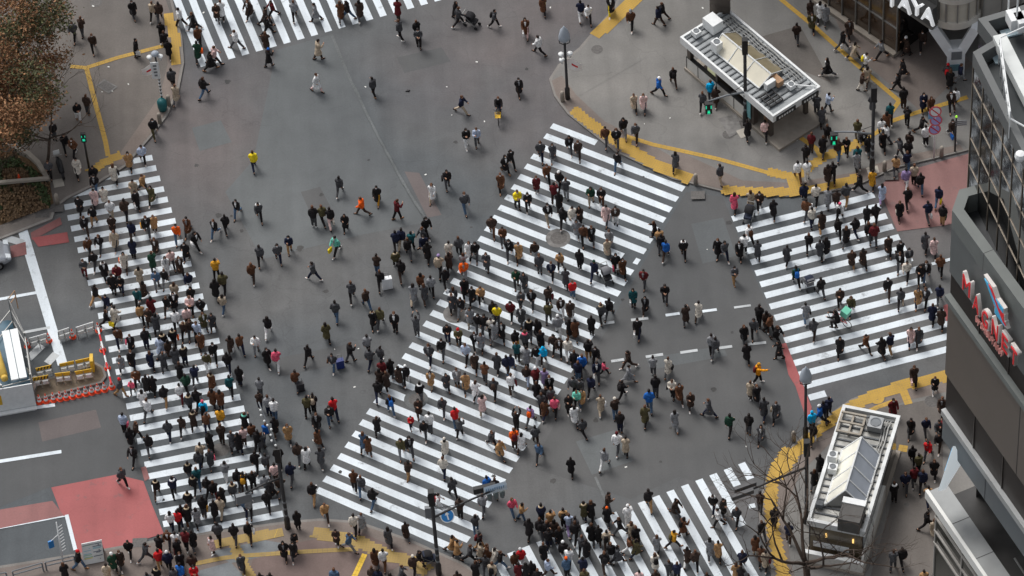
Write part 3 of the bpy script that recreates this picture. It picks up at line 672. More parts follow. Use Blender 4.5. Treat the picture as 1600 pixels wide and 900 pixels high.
k2m(lambda m: m.abox(cc.x - .60, cc.x - .2, cc.y - .66, cc.y + .66, 4.052, 4.12, F2), 'housing_cap', WHITEP, hut)
cc = F2i @ G(1330, 664, 3.1)
def f(m):
    for i in range(3): m.abox(cc.x - .75, cc.x + .75, cc.y - .72 + i * .66, cc.y - .60 + i * .66, 3.065, 3.22, F2)
    for i in range(3): m.abox(cc.x - .75 + i * .69, cc.x - .63 + i * .69, cc.y - .72, cc.y + .72, 3.222, 3.30, F2)
k2m(f, 'roof_louvre', M('louvre_frame', (150, 142, 130), 0.6, 0.15, 3))
unit(1368, 668, 3.06, .8, .8, .5, F2, k2, mat=M('galvanised_box', (140, 142, 144), 0.4, 0.2, 3, metal=.5)); unit(1301, 722, 3.06, .45, .5, .75, F2, k2); unit(1301, 738, 3.06, .45, .5, .55, F2, k2); unit(1338, 812, 3.06, .5, .3, .3, F2, k2, 'junction_box', False, ROOFD); unit(1281, 792, 3.06, .35, .4, .4, F2, k2, 'junction_box', False, ROOFD)
def f(m):
    for y, r in ((LY2 - .45, .05), (LY2 - .62, .04), (LY2 - .76, .03)): m.tube([F2 @ Vector((x, y + .03 * math.sin(x * 4), 3.12)) for x in np.linspace(.5, LX2 - .8, 14)], r, 6)
    m.tube([F2 @ Vector(q) for q in ((.5, LY2 * .45, 3.1), (1.1, LY2 * .5, 3.15), (1.1, LY2 * .8, 3.15), (2.0, LY2 * .84, 3.12))], .05, 6)
k2m(f, 'roof_conduits', STEEL)
k2m(lambda m: m.lathe(F2 @ Vector((LX2 - 1.1, LY2 - .75, 3.07)), [(.10, 0), (.10, .12), (.06, .16)], 8), 'red_beacon', REDP)

# ---- right hand building with the big letters
un = math.radians(-68); U3 = Vector((math.cos(un), math.sin(un), 0)); N3 = Vector((U3.y, -U3.x, 0)); P3 = G(1466, 930, 0)
def fp(px, py, o=0.0): return onplane(px, py, P3 + N3 * o, N3)
def zc(y): return fp(1487.5 if y < 640 else 1481, y).z
ZT = zc(328)
LETB = empty('department_store', P3, 'grey panelled department store at the right edge with big red MAGNET letters', 'building')
GP = M('grey_facade_panel', (104, 108, 108), 0.45, 0.06, 0.7, metal=0.2); BRP = M('brown_grey_facade_panel', (98, 90, 83), 0.5, 0.05, 0.4); BGP = M('blue_grey_facade_panel', (96, 102, 106), 0.45, 0.06, 0.6, metal=0.2)
DKB = M('dark_window_band', (44, 38, 35), 0.55, 0.12, 0.8, spec=0.25); BEAM = M('pale_metal_beam', (168, 170, 170), 0.35, 0.08, 1.0, metal=0.3); PARP = M('parapet_grey', (110, 114, 112), 0.6, 0.08, 1.0)
A3 = fp(1487.7, 328); A3 = Vector((A3.x, A3.y, 0)); B3 = G(1498.7, 296.5, ZT); C3 = G(1519, 291, ZT); B3.z = C3.z = 0
FL = 34.0; R3 = -N3
def fbox(m, s0, s1, z0, z1, o0, o1): m.abox(s0, s1, o0, o1, z0, z1, Matrix(((U3.x, N3.x, 0, A3.x), (U3.y, N3.y, 0, A3.y), (0, 0, 1, 0), (0, 0, 0, 1))))
core = [A3 + U3 * FL, A3, B3, C3, C3 + R3 * 24, A3 + U3 * FL + R3 * 24]
def lb(fn, name, mat, parent=None): m = MB(); fn(m); return m.build(name, mat, parent or LETB)
pin = inset([p.xy for p in core], 0.25)
lb(lambda m: m.prism([p.xy for p in pin], zc(697) + .02, ZT - 1.35), 'wall', GP)
lb(lambda m: m.prism([p.xy for p in inset([p.xy for p in core], 0.3)], ZT - 1.348, ZT - 1.30), 'terrace_floor', M('terrace_floor', (52, 54, 57), 0.5, 0.35, 0.6))
def f(m):
    I = inset([p.xy for p in core], 0.55); O = [p.xy for p in core]
    a = sum(O[i].x * O[(i + 1) % 6].y - O[(i + 1) % 6].x * O[i].y for i in range(6))
    if a < 0: O = O[::-1]
    for i in range(6):
        j = (i + 1) % 6; m.prism([O[i], O[j], I[j], I[i]], ZT - 1.3, ZT)
lb(f, 'parapet', PARP)
def f(m):
    for s in np.arange(3.2, FL, 4.6): fbox(m, s, s + .03, ZT - 1.32, ZT + .004, -.56, .004)
lb(f, 'parapet_joints', DARKP)
zz = {y: zc(y) for y in (430, 466, 475, 599, 648, 657, 697)}
def band(y0, y1, o, name, mat, s0=0.0): lb(lambda m: (fbox(m, s0, FL, zz[y1] + .003, zz[y0], -.3, o)), name, mat)
lb(lambda m: fbox(m, 0, FL, zz[430] + .003, ZT - 1.303, -.3, .0), 'facade_panel', GP)
band(430, 466, -.10, 'window_band', DKB); band(466, 475, .22, 'ledge', PARP); band(475, 599, .0, 'facade_panel', BRP); band(599, 648, -.12, 'window_band', DKB); band(648, 657, .14, 'beam', BEAM); band(657, 697, .02, 'facade_panel', BGP)
def f(m):
    for s in np.arange(3.0, FL, 3.0):
        fbox(m, s, s + .05, zz[466] + .01, zz[430] - .01, -.098, -.06)
        fbox(m, s, s + .05, zz[648] + .01, zz[599] - .01, -.118, -.07)
lb(f, 'mullions', M('dark_mullion', (58, 52, 49), 0.4, 0.1, 2))
for s_, y0, y1, o_ in ((7.5, 475, 599, .001), (4.6, 657, 697, .021), (9.2, 657, 697, .021)): lb(lambda m: fbox(m, s_, s_ + .04, zz[y1] + .01, zz[y0] - .01, o_, o_ + .011), 'panel_joint', DARKP)
# recess, canopy and shop front under it
zcan = fp(1475, 766).z
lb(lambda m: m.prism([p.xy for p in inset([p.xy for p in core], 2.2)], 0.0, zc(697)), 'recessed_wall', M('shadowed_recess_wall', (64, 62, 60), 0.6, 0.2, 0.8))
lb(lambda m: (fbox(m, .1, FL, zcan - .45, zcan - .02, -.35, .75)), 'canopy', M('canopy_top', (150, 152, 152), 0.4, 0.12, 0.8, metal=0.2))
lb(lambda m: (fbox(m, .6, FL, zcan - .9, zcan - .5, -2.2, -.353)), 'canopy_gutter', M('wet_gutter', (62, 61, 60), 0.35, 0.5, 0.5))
lb(lambda m: m.tube([A3 + U3 * 6 - N3 * 1.2 + UPZ * (zcan - .2), A3 + U3 * 30 - N3 * .5 + UPZ * (zcan - .1)], .06, 6), 'gutter_pipe', STEEL)
lb(lambda m: (fbox(m, .05, FL, zcan - .55, zcan + .12, .753, .95)), 'canopy_edge', M('bright_canopy_edge', (222, 222, 218), 0.35, 0.05, 1.0))
def f(m):
    for s in np.arange(2.6, FL, 2.6): fbox(m, s, s + .03, zcan - .018, zcan - .008, -.35, .75)
lb(f, 'canopy_joints', DARKP)
lb(lambda m: fbox(m, .3, FL, 0.1, zcan - .6, -.6, .35), 'shop_glazing', M('shop_front_glass', (48, 47, 40), 0.08, 0.25, 0.5, spec=1.0))
def f(m):
    for z in (zcan - 2.3, zcan - 3.5, zcan - 4.6): fbox(m, .28, FL, z, z + .14, .352, .45)
    for s in np.arange(.3, FL, 2.9): fbox(m, s, s + .08, .1, zcan - .62, .352, .42)
lb(f, 'shop_mullions', M('pale_mullion', (170, 166, 160), 0.4, 0.1, 2))
# slanting rooftop billboard at the canopy corner
bb = [fp(1489, 697, .3), fp(1465.5, 767, 1.5), fp(1474, 764, .6), fp(1500, 722, -.2)]
lb(lambda m: m.add(bb + [q + R3 * .15 - UPZ * .1 for q in bb], [(0, 1, 2, 3), (7, 6, 5, 4), (0, 4, 5, 1), (1, 5, 6, 2), (2, 6, 7, 3), (3, 7, 4, 0)]), 'corner_billboard', M('billboard_white', (214, 222, 226), 0.4, 0.06, 0.8, emit=0.45))
q0 = [bb[0].lerp(bb[1], .03) + N3 * .02, bb[0].lerp(bb[1], .55) + N3 * .02, bb[3].lerp(bb[2], .30) + N3 * .02, bb[3].lerp(bb[2], .02) + N3 * .02]
lb(lambda m: m.add([q + UPZ * .02 for q in q0] , [(0, 1, 2, 3)]), 'billboard_print', M('billboard_blue', (120, 188, 222), 0.4, 0.1, 1.0, emit=0.45))
# big letters: red faces on white sided boxes
LW = M('letter_side_white', (214, 208, 204), 0.4, 0.06, 2); LR = M('letter_red', (214, 40, 46), 0.4, 0.05, 2, emit=0.10); LBL = M('letter_blue', (70, 170, 214), 0.4, 0.05, 2, emit=0.08); PNK = M('pink_lettering', (236, 168, 160), 0.5, 0.05, 3)
LET = [('M', 1513, 447), ('A', 1528, 475), ('G', 1542, 499), ('N', 1557.5, 516), ('E', 1572.5, 537), ('T', 1587, 558)]
for ch, px, py in LET:
    Q = fp(px, py, .35)
    L_ = text_mesh(ch, 1.95, LW, frame3(Q, U3, N3), 'letter', LETB, depth=.10, width=.76 if ch != 'M' else .9)
    text_mesh(ch, 1.68, LR, frame3(Q + N3 * .12, U3, N3), 'letter_face', L_, depth=.02, width=.58 if ch != 'M' else .74)
# the tall slanted emblem above the letters: a bar of blue and red with three blue, red and blue side bars
e0, e1 = fp(1537, 429, .45), fp(1559, 494, .45)
def para(m, a, b, wd, o0, o1):
    w_ = U3 * wd; vs = [q + N3 * o for o in (o0, o1) for q in (a, a + w_, b + w_, b)]
    m.add(vs, [(0, 1, 2, 3), (7, 6, 5, 4), (0, 4, 5, 1), (1, 5, 6, 2), (2, 6, 7, 3), (3, 7, 4, 0)])
em = lb(lambda m: para(m, e0, e1, .95, -.2, .0), 'emblem', LW)
m = MB(); para(m, e0 + U3 * .12 - UPZ * .15, e1 + U3 * .12 + UPZ * .15, .36, .003, .04); m.build('blue_stripe', LBL, em)
m = MB(); para(m, e0 + U3 * .55 - UPZ * .15, e1 + U3 * .55 + UPZ * .15, .3, .003, .04); m.build('red_stripe', LR, em)
for py, mt in ((467, LBL), (476, LR), (487, LBL)):
    q = fp(1552 + (py - 467) * .1, py - 8, .45); b_2 = lb(lambda m: para(m, q, q - UPZ * .46, 1.1, -.2, .0), 'emblem_bar', LW)
    m = MB(); para(m, q + U3 * .07 - UPZ * .07, q + U3 * .07 - UPZ * .39, .96, .003, .03); m.build('bar_face', mt, b_2)
Q = fp(1546, 526, .3)
text_mesh('by SHIBUYA109', 0.62, PNK, frame3(Q, U3, N3), 'small_lettering', LETB, depth=.06, width=2.7)
# ---- glass tower block standing behind the terrace
zt0 = ZT - 1.3; Q4 = G(1510, 297, zt0); Q4 = Vector((Q4.x, Q4.y, 0)); un = math.radians(-77); U4 = Vector((math.cos(un), math.sin(un), 0)); N4 = Vector((U4.y, -U4.x, 0))
ZR = onplane(1515.5, 72, Q4, N4).z
T1, T2, T3 = G(1553, 62, ZR), G(1528, 29, ZR), G(1625, 0, ZR)
for q in (T1, T2, T3): q.z = 0
foot = [Q4 + U4 * 34, Q4, T1, T2, T3, T3 + U4 * 40]
GT = empty('glass_block', Q4 + UPZ * zt0, 'dark glass office block with bronze mullions rising behind the letter facade', 'building')
def gb(fn, name, mat, parent=None): m = MB(); fn(m); return m.build(name, mat, parent or GT)
gb(lambda m: m.prism([q.xy for q in inset([p.xy for p in foot], .06)], zt0 + .01, ZR - .9), 'glazing', M('tower_glass', (34, 34, 34), 0.04, 0.5, 0.35, spec=1.0, bump=0.5))
def f(m):
    I = inset([p.xy for p in foot], 0.36); O = [p.xy for p in foot]
    a = sum(O[i].x * O[(i + 1) % 6].y - O[(i + 1) % 6].x * O[i].y for i in range(6))
    if a < 0: O = O[::-1]
    for i in range(6):
        j = (i + 1) % 6; m.prism([O[i], O[j], I[j], I[i]], ZR - .95, ZR)
gb(f, 'parapet', M('tower_parapet', (96, 98, 98), 0.55, 0.08, 1.0))
gb(lambda m: m.prism([q.xy for q in inset([p.xy for p in foot], .56)], ZR - .90, ZR - .86), 'roof', M('tower_roof', (60, 64, 66), 0.6, 0.3, 0.8))
MUL = M('bronze_mullion', (128, 118, 106), 0.4, 0.1, 2, metal=0.3)
FR4 = Matrix(((U4.x, N4.x, 0, Q4.x), (U4.y, N4.y, 0, Q4.y), (0, 0, 1, 0), (0, 0, 0, 1)))
def f(m):
    for s in np.arange(0, 34, 1.4): m.abox(s, s + .05, -.058, -.02, zt0 + .02, ZR - .96, FR4)
    z = ZR - 2.2
    while z > zt0 + .3: m.abox(0, 34, -.058, -.022, z, z + .05, FR4); z -= 2.0
    L12 = (T1 - Q4).length; X = (T1 - Q4) / L12
    for q in (.33, .66): c = Q4 + X * L12 * q; m.box(c + UPZ * (zt0 + ZR) / 2, X * .04, Vector((-X.y, X.x, 0)) * .05, UPZ * ((ZR - zt0) / 2 - 1))
gb(f, 'mullions', MUL)
for px, py in ((1568, 82), (1580, 42)):
    q = G(px, py, ZR - .4); gb(lambda m: m.box(q - UPZ * .4, U4 * .25, N4 * .5, UPZ * .05), 'parapet_pale_slab', M('parapet_pale_slab', (180, 200, 208), 0.3, 0.05, 2))  # pale slabs added for the bright inner faces of the parapet
wr = G(1590, 110, ZR + .4)
gb(lambda m: m.box(G(1590, 118, ZR), U4 * 2.6, N4 * .32, UPZ * .3), 'plant_housing', M('pale_housing', (205, 208, 206), 0.5, 0.08, 1.0))
def f(m):
    a, b = G(1562, 70, ZR + .6), G(1578, 185, ZR + .6)
    for dz in (0, .5): m.bar(a + UPZ * dz, b + UPZ * dz, .04)
    for q in np.linspace(0, 1, 7): c = a.lerp(b, q); m.bar(c - UPZ * 1.4, c + UPZ * .5, .035)
    m.bar(a + UPZ * .5, G(1605, 40, ZR + 1.1), .04); m.bar(b, G(1605, 200, ZR + .4), .05)
gb(f, 'roof_railing', WHITEP)
for px, py in ((1586, 30), (1598, 34)): gb(lambda m: m.box(G(px, py, ZR + .3), U4 * .4, N4 * .35, UPZ * .35), 'antenna_box', WHITEP)
gb(lambda m: (m.bar(G(1575, 22, ZR), G(1575, 22, ZR) + UPZ * 2.6, .05), m.bar(G(1575, 22, ZR) + UPZ * 2.3, G(1602, 8, ZR) + UPZ * 2.5, .06), m.bar(G(1588, 40, ZR), G(1588, 40, ZR) + UPZ * 2.0, .05)), 'antenna_mast', WHITEP)
gb(lambda m: m.lathe(onplane(1594, 244, Q4 + N4 * .25, N4), [(.05, -.25), (.22, -.2), (.28, 0), (.22, .2), (.05, .25)], 10), 'security_camera', WHITEP)

# ---- corner building at the top right
qa, qb = G(1307, 24, KH), G(1400, 88, KH); X5 = (qb - qa); X5.z = 0; L5 = X5.length; X5.normalize(); N5 = Vector((X5.y, -X5.x, 0))
if N5.y > 0: N5 = -N5
QF = empty('corner_shop_building', qa, 'glass fronted corner building at the top right with white TAYA letters over its entrance', 'building')
FR5 = Matrix(((X5.x, N5.x, 0, qa.x), (X5.y, N5.y, 0, qa.y), (0, 0, 1, 0), (0, 0, 0, 1)))
def qb_(fn, name, mat, parent=None): m = MB(); fn(m); return m.build(name, mat, parent or QF)
zf = onplane(1400, 10, qa, N5).z; SE = (onplane(1457, 37, qa, N5) - qa).dot(X5)
qb_(lambda m: m.abox(-18, L5, -.5, .25, KH, .40, FR5), 'plinth', CONC)
qb_(lambda m: m.abox(-18, L5, -.30, -.12, .402, zf, FR5), 'glazing', M('shop_window', (74, 58, 44), 0.10, 0.45, 0.45, spec=0.9))
def f(m):
    for s in np.arange(L5, -18, -1.15): m.abox(s - .06, s, -.118, -.02, .403, zf - .01, FR5)
    m.abox(-18, L5, -.118, -.04, 2.4, 2.48, FR5)
qb_(f, 'mullions', STEEL)
qb_(lambda m: m.abox(L5 - 4.2, L5 - .5, -1.5, -.9, .42, .8, FR5), 'window_display', M('display_wood', (150, 110, 70), 0.6, 0.2, 2))
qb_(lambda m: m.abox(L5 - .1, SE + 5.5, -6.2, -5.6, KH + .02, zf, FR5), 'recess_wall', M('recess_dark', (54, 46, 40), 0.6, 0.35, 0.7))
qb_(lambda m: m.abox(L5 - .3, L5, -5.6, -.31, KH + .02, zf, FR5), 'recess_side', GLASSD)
qb_(lambda m: m.abox(-18, SE - .05, -6.5, -.01, zf + .003, zf + .30, FR5), 'soffit_slab', M('soffit_grey', (110, 108, 104), 0.6, 0.1, 1.0))
qb_(lambda m: m.abox(-18, SE, -.35, .05, zf + .305, zf + 1.9, FR5), 'fascia', M('fascia_dark_grey', (70, 70, 70), 0.4, 0.08, 1.0))
qb_(lambda m: m.abox(-18, SE, -6.5, -.36, zf + .31, 16, FR5), 'upper_storeys', M('upper_glass', (74, 74, 72), 0.12, 0.2, 0.6, spec=0.9))
LETW = M('white_letter', (240, 242, 244), 0.4, 0.02, 3, emit=0.35)
for ch, px, py in (('T', 1394, 0), ('A', 1414, 7), ('Y', 1433, 14), ('A', 1450, 25)):
    Q = onplane(px, py, qa + N5 * .25, N5); text_mesh(ch, 1.75, LETW, frame3(Q, X5, N5), 'letter', QF, depth=.10, width=1.02)
dc = G(1490, 14, zf)
def arc(m, r0, r1, z0, z1, a0=150, a1=400, n=40):
    P = []
    for i in range(n + 1):
        a = math.radians(a0 + (a1 - a0) * i / n); P.append((math.cos(a), math.sin(a)))
    for (c0, s0), (c1, s1) in zip(P, P[1:]):
        v = [(dc.x + r * c, dc.y + r * s, z) for z in (z0, z1) for r, c, s in ((r0, c0, s0), (r1, c0, s0), (r1, c1, s1), (r0, c1, s1))]
        m.add(v, [(3, 2, 1, 0), (4, 5, 6, 7), (1, 2, 6, 5), (3, 0, 4, 7)])
RD = 1.75
BAND = M('curved_band_metal', (204, 200, 192), 0.4, 0.08, 1.5, metal=0.2)
qb_(lambda m: arc(m, .2, RD, zf - .02, zf + .55), 'curved_soffit', BAND)
qb_(lambda m: arc(m, .2, RD - .12, zf + .553, zf + 2.2), 'curved_glazing', M('curved_glass', (186, 180, 168), 0.15, 0.12, 1.0, spec=0.9))
qb_(lambda m: arc(m, .2, RD + .05, zf + 2.203, zf + 2.55), 'curved_band', BAND)
qb_(lambda m: arc(m, .2, RD - .12, zf + 2.553, zf + 9), 'curved_glazing', M('curved_glass_dark', (84, 74, 64), 0.12, 0.25, 0.8, spec=0.9))
def f(m):
    for a in range(150, 400, 24):
        c = Vector((dc.x + (RD - .05) * math.cos(math.radians(a)), dc.y + (RD - .05) * math.sin(math.radians(a)), 0)); m.bar(c + UPZ * (zf + .55), c + UPZ * (zf + 9), .05, 5)
qb_(f, 'mullions', STEEL)
w2 = G(1530, 30, zf); X6 = (G(1720, -40, zf) - w2); X6.z = 0; X6.normalize(); N6 = Vector((X6.y, -X6.x, 0))
FR6 = Matrix(((X6.x, N6.x, 0, w2.x), (X6.y, N6.y, 0, w2.y), (0, 0, 1, 0), (0, 0, 0, 1)))
qb_(lambda m: m.abox(.2, 16, -4, 0, zf, 14, FR6), 'side_wing', M('side_wing_panel', (150, 147, 142), 0.5, 0.1, 1.0))
def f(m):
    for s in np.arange(.2, 16, 1.3): m.abox(s, s + .08, .003, .07, zf, 14, FR6)
    for z in (zf + 2.2, zf + 5): m.abox(.2, 16, .003, .06, z, z + .12, FR6)
qb_(f, 'side_mullions', STEEL)
qb_(lambda m: m.abox(.3, 14, -3.8, -3.4, KH + .02, zf, FR6), 'side_entrance', M('warm_entrance_panel', (132, 92, 58), 0.5, 0.25, 0.8))
# Y shaped corner column
cb = G(1492, 112, KH)
YC = M('column_panel', (222, 225, 228), 0.45, 0.06, 1.2)
col_ = qb_(lambda m: m.prism([(cb.x - .52, cb.y - .42), (cb.x + .52, cb.y - .42), (cb.x + .46, cb.y + .46), (cb.x - .46, cb.y + .46)], KH + .01, 2.5), 'corner_column', YC)
def f(m):
    for px, py, zz_ in ((1457, 40, zf), (1526, 40, zf)):
        tp = G(px, py, zz_); a = Vector((cb.x + (-.3 if px < 1490 else .3), cb.y, 1.9)); d = (tp - a); sd_ = Vector((d.y, -d.x, 0)).normalized() * .34
        m.box((a + tp) / 2, d / 2, sd_, d.cross(sd_).normalized() * .28)
qb_(f, 'column_arm', YC, col_)
m = MB(); m.box((cb.x, cb.y - .435, 2.0), (.32, 0, 0), (0, .012, 0), (0, 0, .34)); m.build('column_grille', GREYP, col_)
m = MB(); m.box((cb.x, cb.y - .435, .95), (.40, 0, 0), (0, .012, 0), (0, 0, .28)); m.build('teal_panel', M('teal_panel', (112, 150, 164), 0.5, 0.1, 2), col_)
# ------------------------------------------------------------------ street furniture
def lamp_post(px, py, label, h=6.3):
    c = G(px, py, KH); t = empty('street_lamp', c, label, 'street lamp', 'bell shaped street lamps')
    m = MB(); m.lathe(c, [(.16, 0), (.16, .9), (.09, 1.0), (.075, h - 1.1)], 10); m.build('pole', DARKP, t, True)
    m = MB(); m.lathe(c + UPZ * (h - 1.0), [(.34, 0), (.36, .05), (.34, .35), (.24, .75), (.08, .98), (.03, 1.12)], 14); m.build('lamp_shade', LAMPG, t, True)
    m = MB()
    for s in (-1, 1): m.tube([c + UPZ * (h - 1.5), c + Vector((s * .3, 0, h - 1.35)), c + Vector((s * .33, 0, h - 1.0))], .03, 6)
    m.build('bracket', DARKP, t); return c, t
c, t1 = lamp_post(887, 154, 'grey bell street lamp at the upper plaza corner with white loudspeakers')
for s, z in ((-.16, 3.95), (.18, 3.95), (-.14, 3.45)):
    m = MB(); m.lathe(c + Vector((s * 1.6, -.1, z)), [(.07, -.16), (.10, 0), (.17, .14), (.18, .18)], 10); m.build('loudspeaker', WHITEP, t1, True)
def flag(parent_c, px0, py0, px1, py1, z, label):
    a = G(px0, py0, z); b = Vector((G(px1, py1, z).x, a.y, z)); wd = (b - a); n = 6; vs = []; t = empty('flag', a, label, 'flag', 'white flags with a red stroke')
    def cloth(u0, u1, v0, v1, o, name, mat):
        m = MB(); vs = []
        for j in range(7):
            for i in range(7):
                u = u0 + (u1 - u0) * i / 6; v = v0 + (v1 - v0) * j / 6
                vs.append(a + wd * u + Vector((0, .09 * math.sin(u * 5 + v * 2) - .12 * u + o, -.85 * v * (1 - .25 * u) - .35 * u)))
        k = len(vs); vs += [q + Vector((0, .012, 0)) for q in vs]
        fs = [(j * 7 + i, j * 7 + i + 1, j * 7 + i + 8, j * 7 + i + 7) for j in range(6) for i in range(6)]; fs += [tuple(q + k for q in f[::-1]) for f in fs]
        m.add(vs, fs); return m.build(name, mat, t, True)
    cl = cloth(0, 1, 0, 1, 0, 'cloth', M('white_cloth', (232, 226, 222), 0.8, 0.05, 3)); cloth(.3, .72, .42, .58, -.02, 'red_stroke', REDP)
flag(c, 886, 92, 908, 86, 3.8, 'white flag with red stroke on the upper plaza lamp post')
c2 = G(1258.5, 684, KH); lamp_post(1258.5, 684, 'grey bell street lamp beside the right crossing near the lower pavement', 6.3)

def signal_pole(base, top_y, label, arm=None, r=.11, box=True, walk=None, heads=()):
    c = G(base[0], base[1], KH if base[1] < 800 or base[0] > 1100 or base[0] < 700 else KH)
    lo, hi = 2.0, 14.0
    for _ in range(30):
        z = (lo + hi) / 2
        if proj(c + UPZ * (z - KH))[1] > top_y: lo = z
        else: hi = z
    t = empty('signal_pole', c, label, 'signal pole', 'dark signal poles')
    m = MB(); m.lathe(Vector((c.x, c.y, 0)), [(.17, KH), (.17, 1.0), (r, 1.15), (r * .9, z)], 10); m.build('pole', DARKP, t, True)
    for q in (1.3, 1.9, 2.5): m = MB(); m.lathe(Vector((c.x, c.y, q)), [(r + .012, 0), (r + .014, .16)], 10); m.build('reflective_band', GREYP, t)
    if box:
        m = MB(); m.box((c.x, c.y, z - .55), (.17, 0, 0), (0, .17, 0), (0, 0, .6)); m.build('control_box', BLACKP, t)
    if arm:
        (ax, ay), az = arm; b = G(ax, ay, az); s = Vector((c.x, c.y, az + .15)); m = MB(); m.tube([s, s.lerp(b, .5) + UPZ * .1, b], [.07, .06, .05], 8); m.build('arm', GREYP if walk else DARKP, t, True)
        m = MB(); m.bar(Vector((c.x, c.y, az + .9)), s.lerp(b, .45) + UPZ * .08, .02, 5); m.build('stay', DARKP, t)
        if walk:
            q = b - UPZ * .55
            h_ = MB(); h_.box(q, (.20, 0, 0), (0, .12, 0), (0, 0, .46)); h_.box(q + Vector((0, -.14, .52)), (.24, 0, 0), (0, .14, 0), (0, 0, .02)); hd = h_.build('walk_signal', BLACKP, t)
            f_ = MB(); y = -.123
            f_.box(q + Vector((0, y, -.34)), (.035, 0, 0), (0, .004, 0), (0, 0, .035)); f_.box(q + Vector((0, y, -.42 + .22 - .06)), (.07, 0, 0), (0, .004, 0), (0, 0, .09))
            f_.box(q + Vector((-.05, y, -.40)), (.03, 0, 0), (0, .004, 0), (0, 0, .09)); f_.box(q + Vector((.05, y, -.40)), (.03, 0, 0), (0, .004, 0), (0, 0, .09))
            for sx in (-1, 1): f_.box(q + Vector((sx * .15, y, .12)), (.035, 0, 0), (0, .004, 0), (0, 0, .14))
            f_.build('green_figure', GREEN_ON, hd)
    return c, z, t
signal_pole((1165, 192), 62, 'dark signal pole in front of the upper station entrance', ((1107, 158), 2.75), walk=True)
signal_pole((1362.7, 266), 136, 'dark signal pole in the crowd right of the upper plaza', ((1303, 206), 3.2), walk=True)
c, z, t = signal_pole((686, 897), 768, 'dark signal pole at the bottom of the diagonal crossing with sign arm', ((776, 764), 5.2))
q = G(757, 763, 5.0)
m = MB(); m.box(q, (.62, .12, 0), (-.02, .12, 0), (0, 0, .22)); m.build('signal_head', BLACKP, t)
q = G(774, 763, 5.3); bd = MB(); bd.box(q, (.62, .14, .05), (-.03, .05, .12), (0, -.06, .26)); b = bd.build('name_board', M('board_pale_blue', (196, 206, 214), 0.5, 0.06, 3), t)
m = MB(); rb = random.Random(2)
for i in range(9):
    o = q + Vector((-.5 + i * .12, -.5 * .0 - .1 + (i * .12 - .5) * .22, .12 + rb.uniform(-.03, .03))); m.box(o + Vector((0, -.06, .05)), (.035, .01, 0), (0, .01, .05), (0, -.02, .09))
m.build('board_lettering', M('board_text_blue', (120, 150, 178), 0.5, 0.05, 3), b)
q = G(775, 776, 4.6)
for i in range(3):
    m = MB(); m.lathe(q + Vector((-.36 + i * .36, i * .07, 0)), [(.13, -.2), (.15, 0), (.15, .22), (.06, .3)], 10); m.build('signal_lamp', M('signal_housing', (96, 104, 104), 0.5, 0.1, 3), t, True)
q = G(699, 806, 4.4); m = MB(); ax = Vector((1, .25, .1)).normalized(); nr = Vector((.15, -.75, .62)).normalized(); ay = nr.cross(ax).normalized()
fr = frame3(q, ax, nr)
def round_sign(fr, r, mats, parent, name='round_sign', rings_=((1.0, 0, 0), (.86, 1, .004)), ell=1.0):
    m = MB(); o = None
    for k, (q_, mi, dz) in enumerate(rings_):
        n = 24; vs = [fr @ Vector((r * q_ * math.cos(6.2832 * i / n) * ell, r * q_ * math.sin(6.2832 * i / n), dz)) for i in range(n)]; vs += [fr @ Vector((r * q_ * math.cos(6.2832 * i / n) * ell, r * q_ * math.sin(6.2832 * i / n), dz - .02)) for i in range(n)]
        m.mat(mi).add(vs, [tuple(range(n)), tuple(range(2 * n - 1, n - 1, -1))] + [(i, i + n, (i + 1) % n + n, (i + 1) % n) for i in range(n)])
    return m.build(name, mats, parent)
bs = round_sign(fr, .40, [WHITEP, BLUEP], t, 'blue_arrow_sign')
m = MB(); m.add([fr @ Vector(v) for v in ((-.04, -.24, .01), (.04, -.24, .01), (.04, .06, .01), (.13, .06, .01), (0, .26, .01), (-.13, .06, .01), (-.04, .06, .01))], [(0, 1, 2, 6), (2, 3, 4), (2, 4, 6), (4, 5, 6)]); m.build('arrow', WHITEP, bs)
q = G(672, 800, 4.6); m = MB(); m.box(q, (.28, 0, 0), (0, .1, 0), (0, 0, .45)); m.build('signal_head', GREYP, t)
c, z, t = signal_pole((450, 825), 700, 'tall slim dark pole with a string of white lamps between left and diagonal crossings', ((383, 771), 4.6))
tp = Vector((c.x, c.y, z)); q1 = G(404, 628, z + 2.0)
m = MB(); m.tube([tp - UPZ * .2, tp.lerp(q1, .5), q1], [.07, .05, .035], 6); m.build('upper_mast', GREYP, t, True)
for i in range(8):
    q = tp.lerp(q1, .08 + i * .11) + Vector((rb.uniform(-.12, .12), -.1, rb.uniform(-.05, .1))); m = MB(); m.lathe(q, [(.03, -.07), (.07, -.02), (.07, .03), (.03, .07)], 8); m.build('white_lamp', WHITEP, t, True)
q = G(381, 778, 4.2); m = MB(); m.box(q, (.42, .1, 0), (-.03, .12, 0), (0, 0, .34)); m.build('signal_head', GREYP, t)
c, z, t = signal_pole((1260, 816), 690, 'dark signal pole beside the lower station entrance with long arm', ((1150, 776), 5.0))
for px, py in ((1164, 760), (1160, 772)):
    q = G(px, py, 5.3); m = MB(); m.box(q, (.62, .2, .02), (-.03, .11, 0), (0, 0, .15)); m.build('signal_head', M('signal_back', (74, 74, 76), 0.5, 0.1, 3), t)
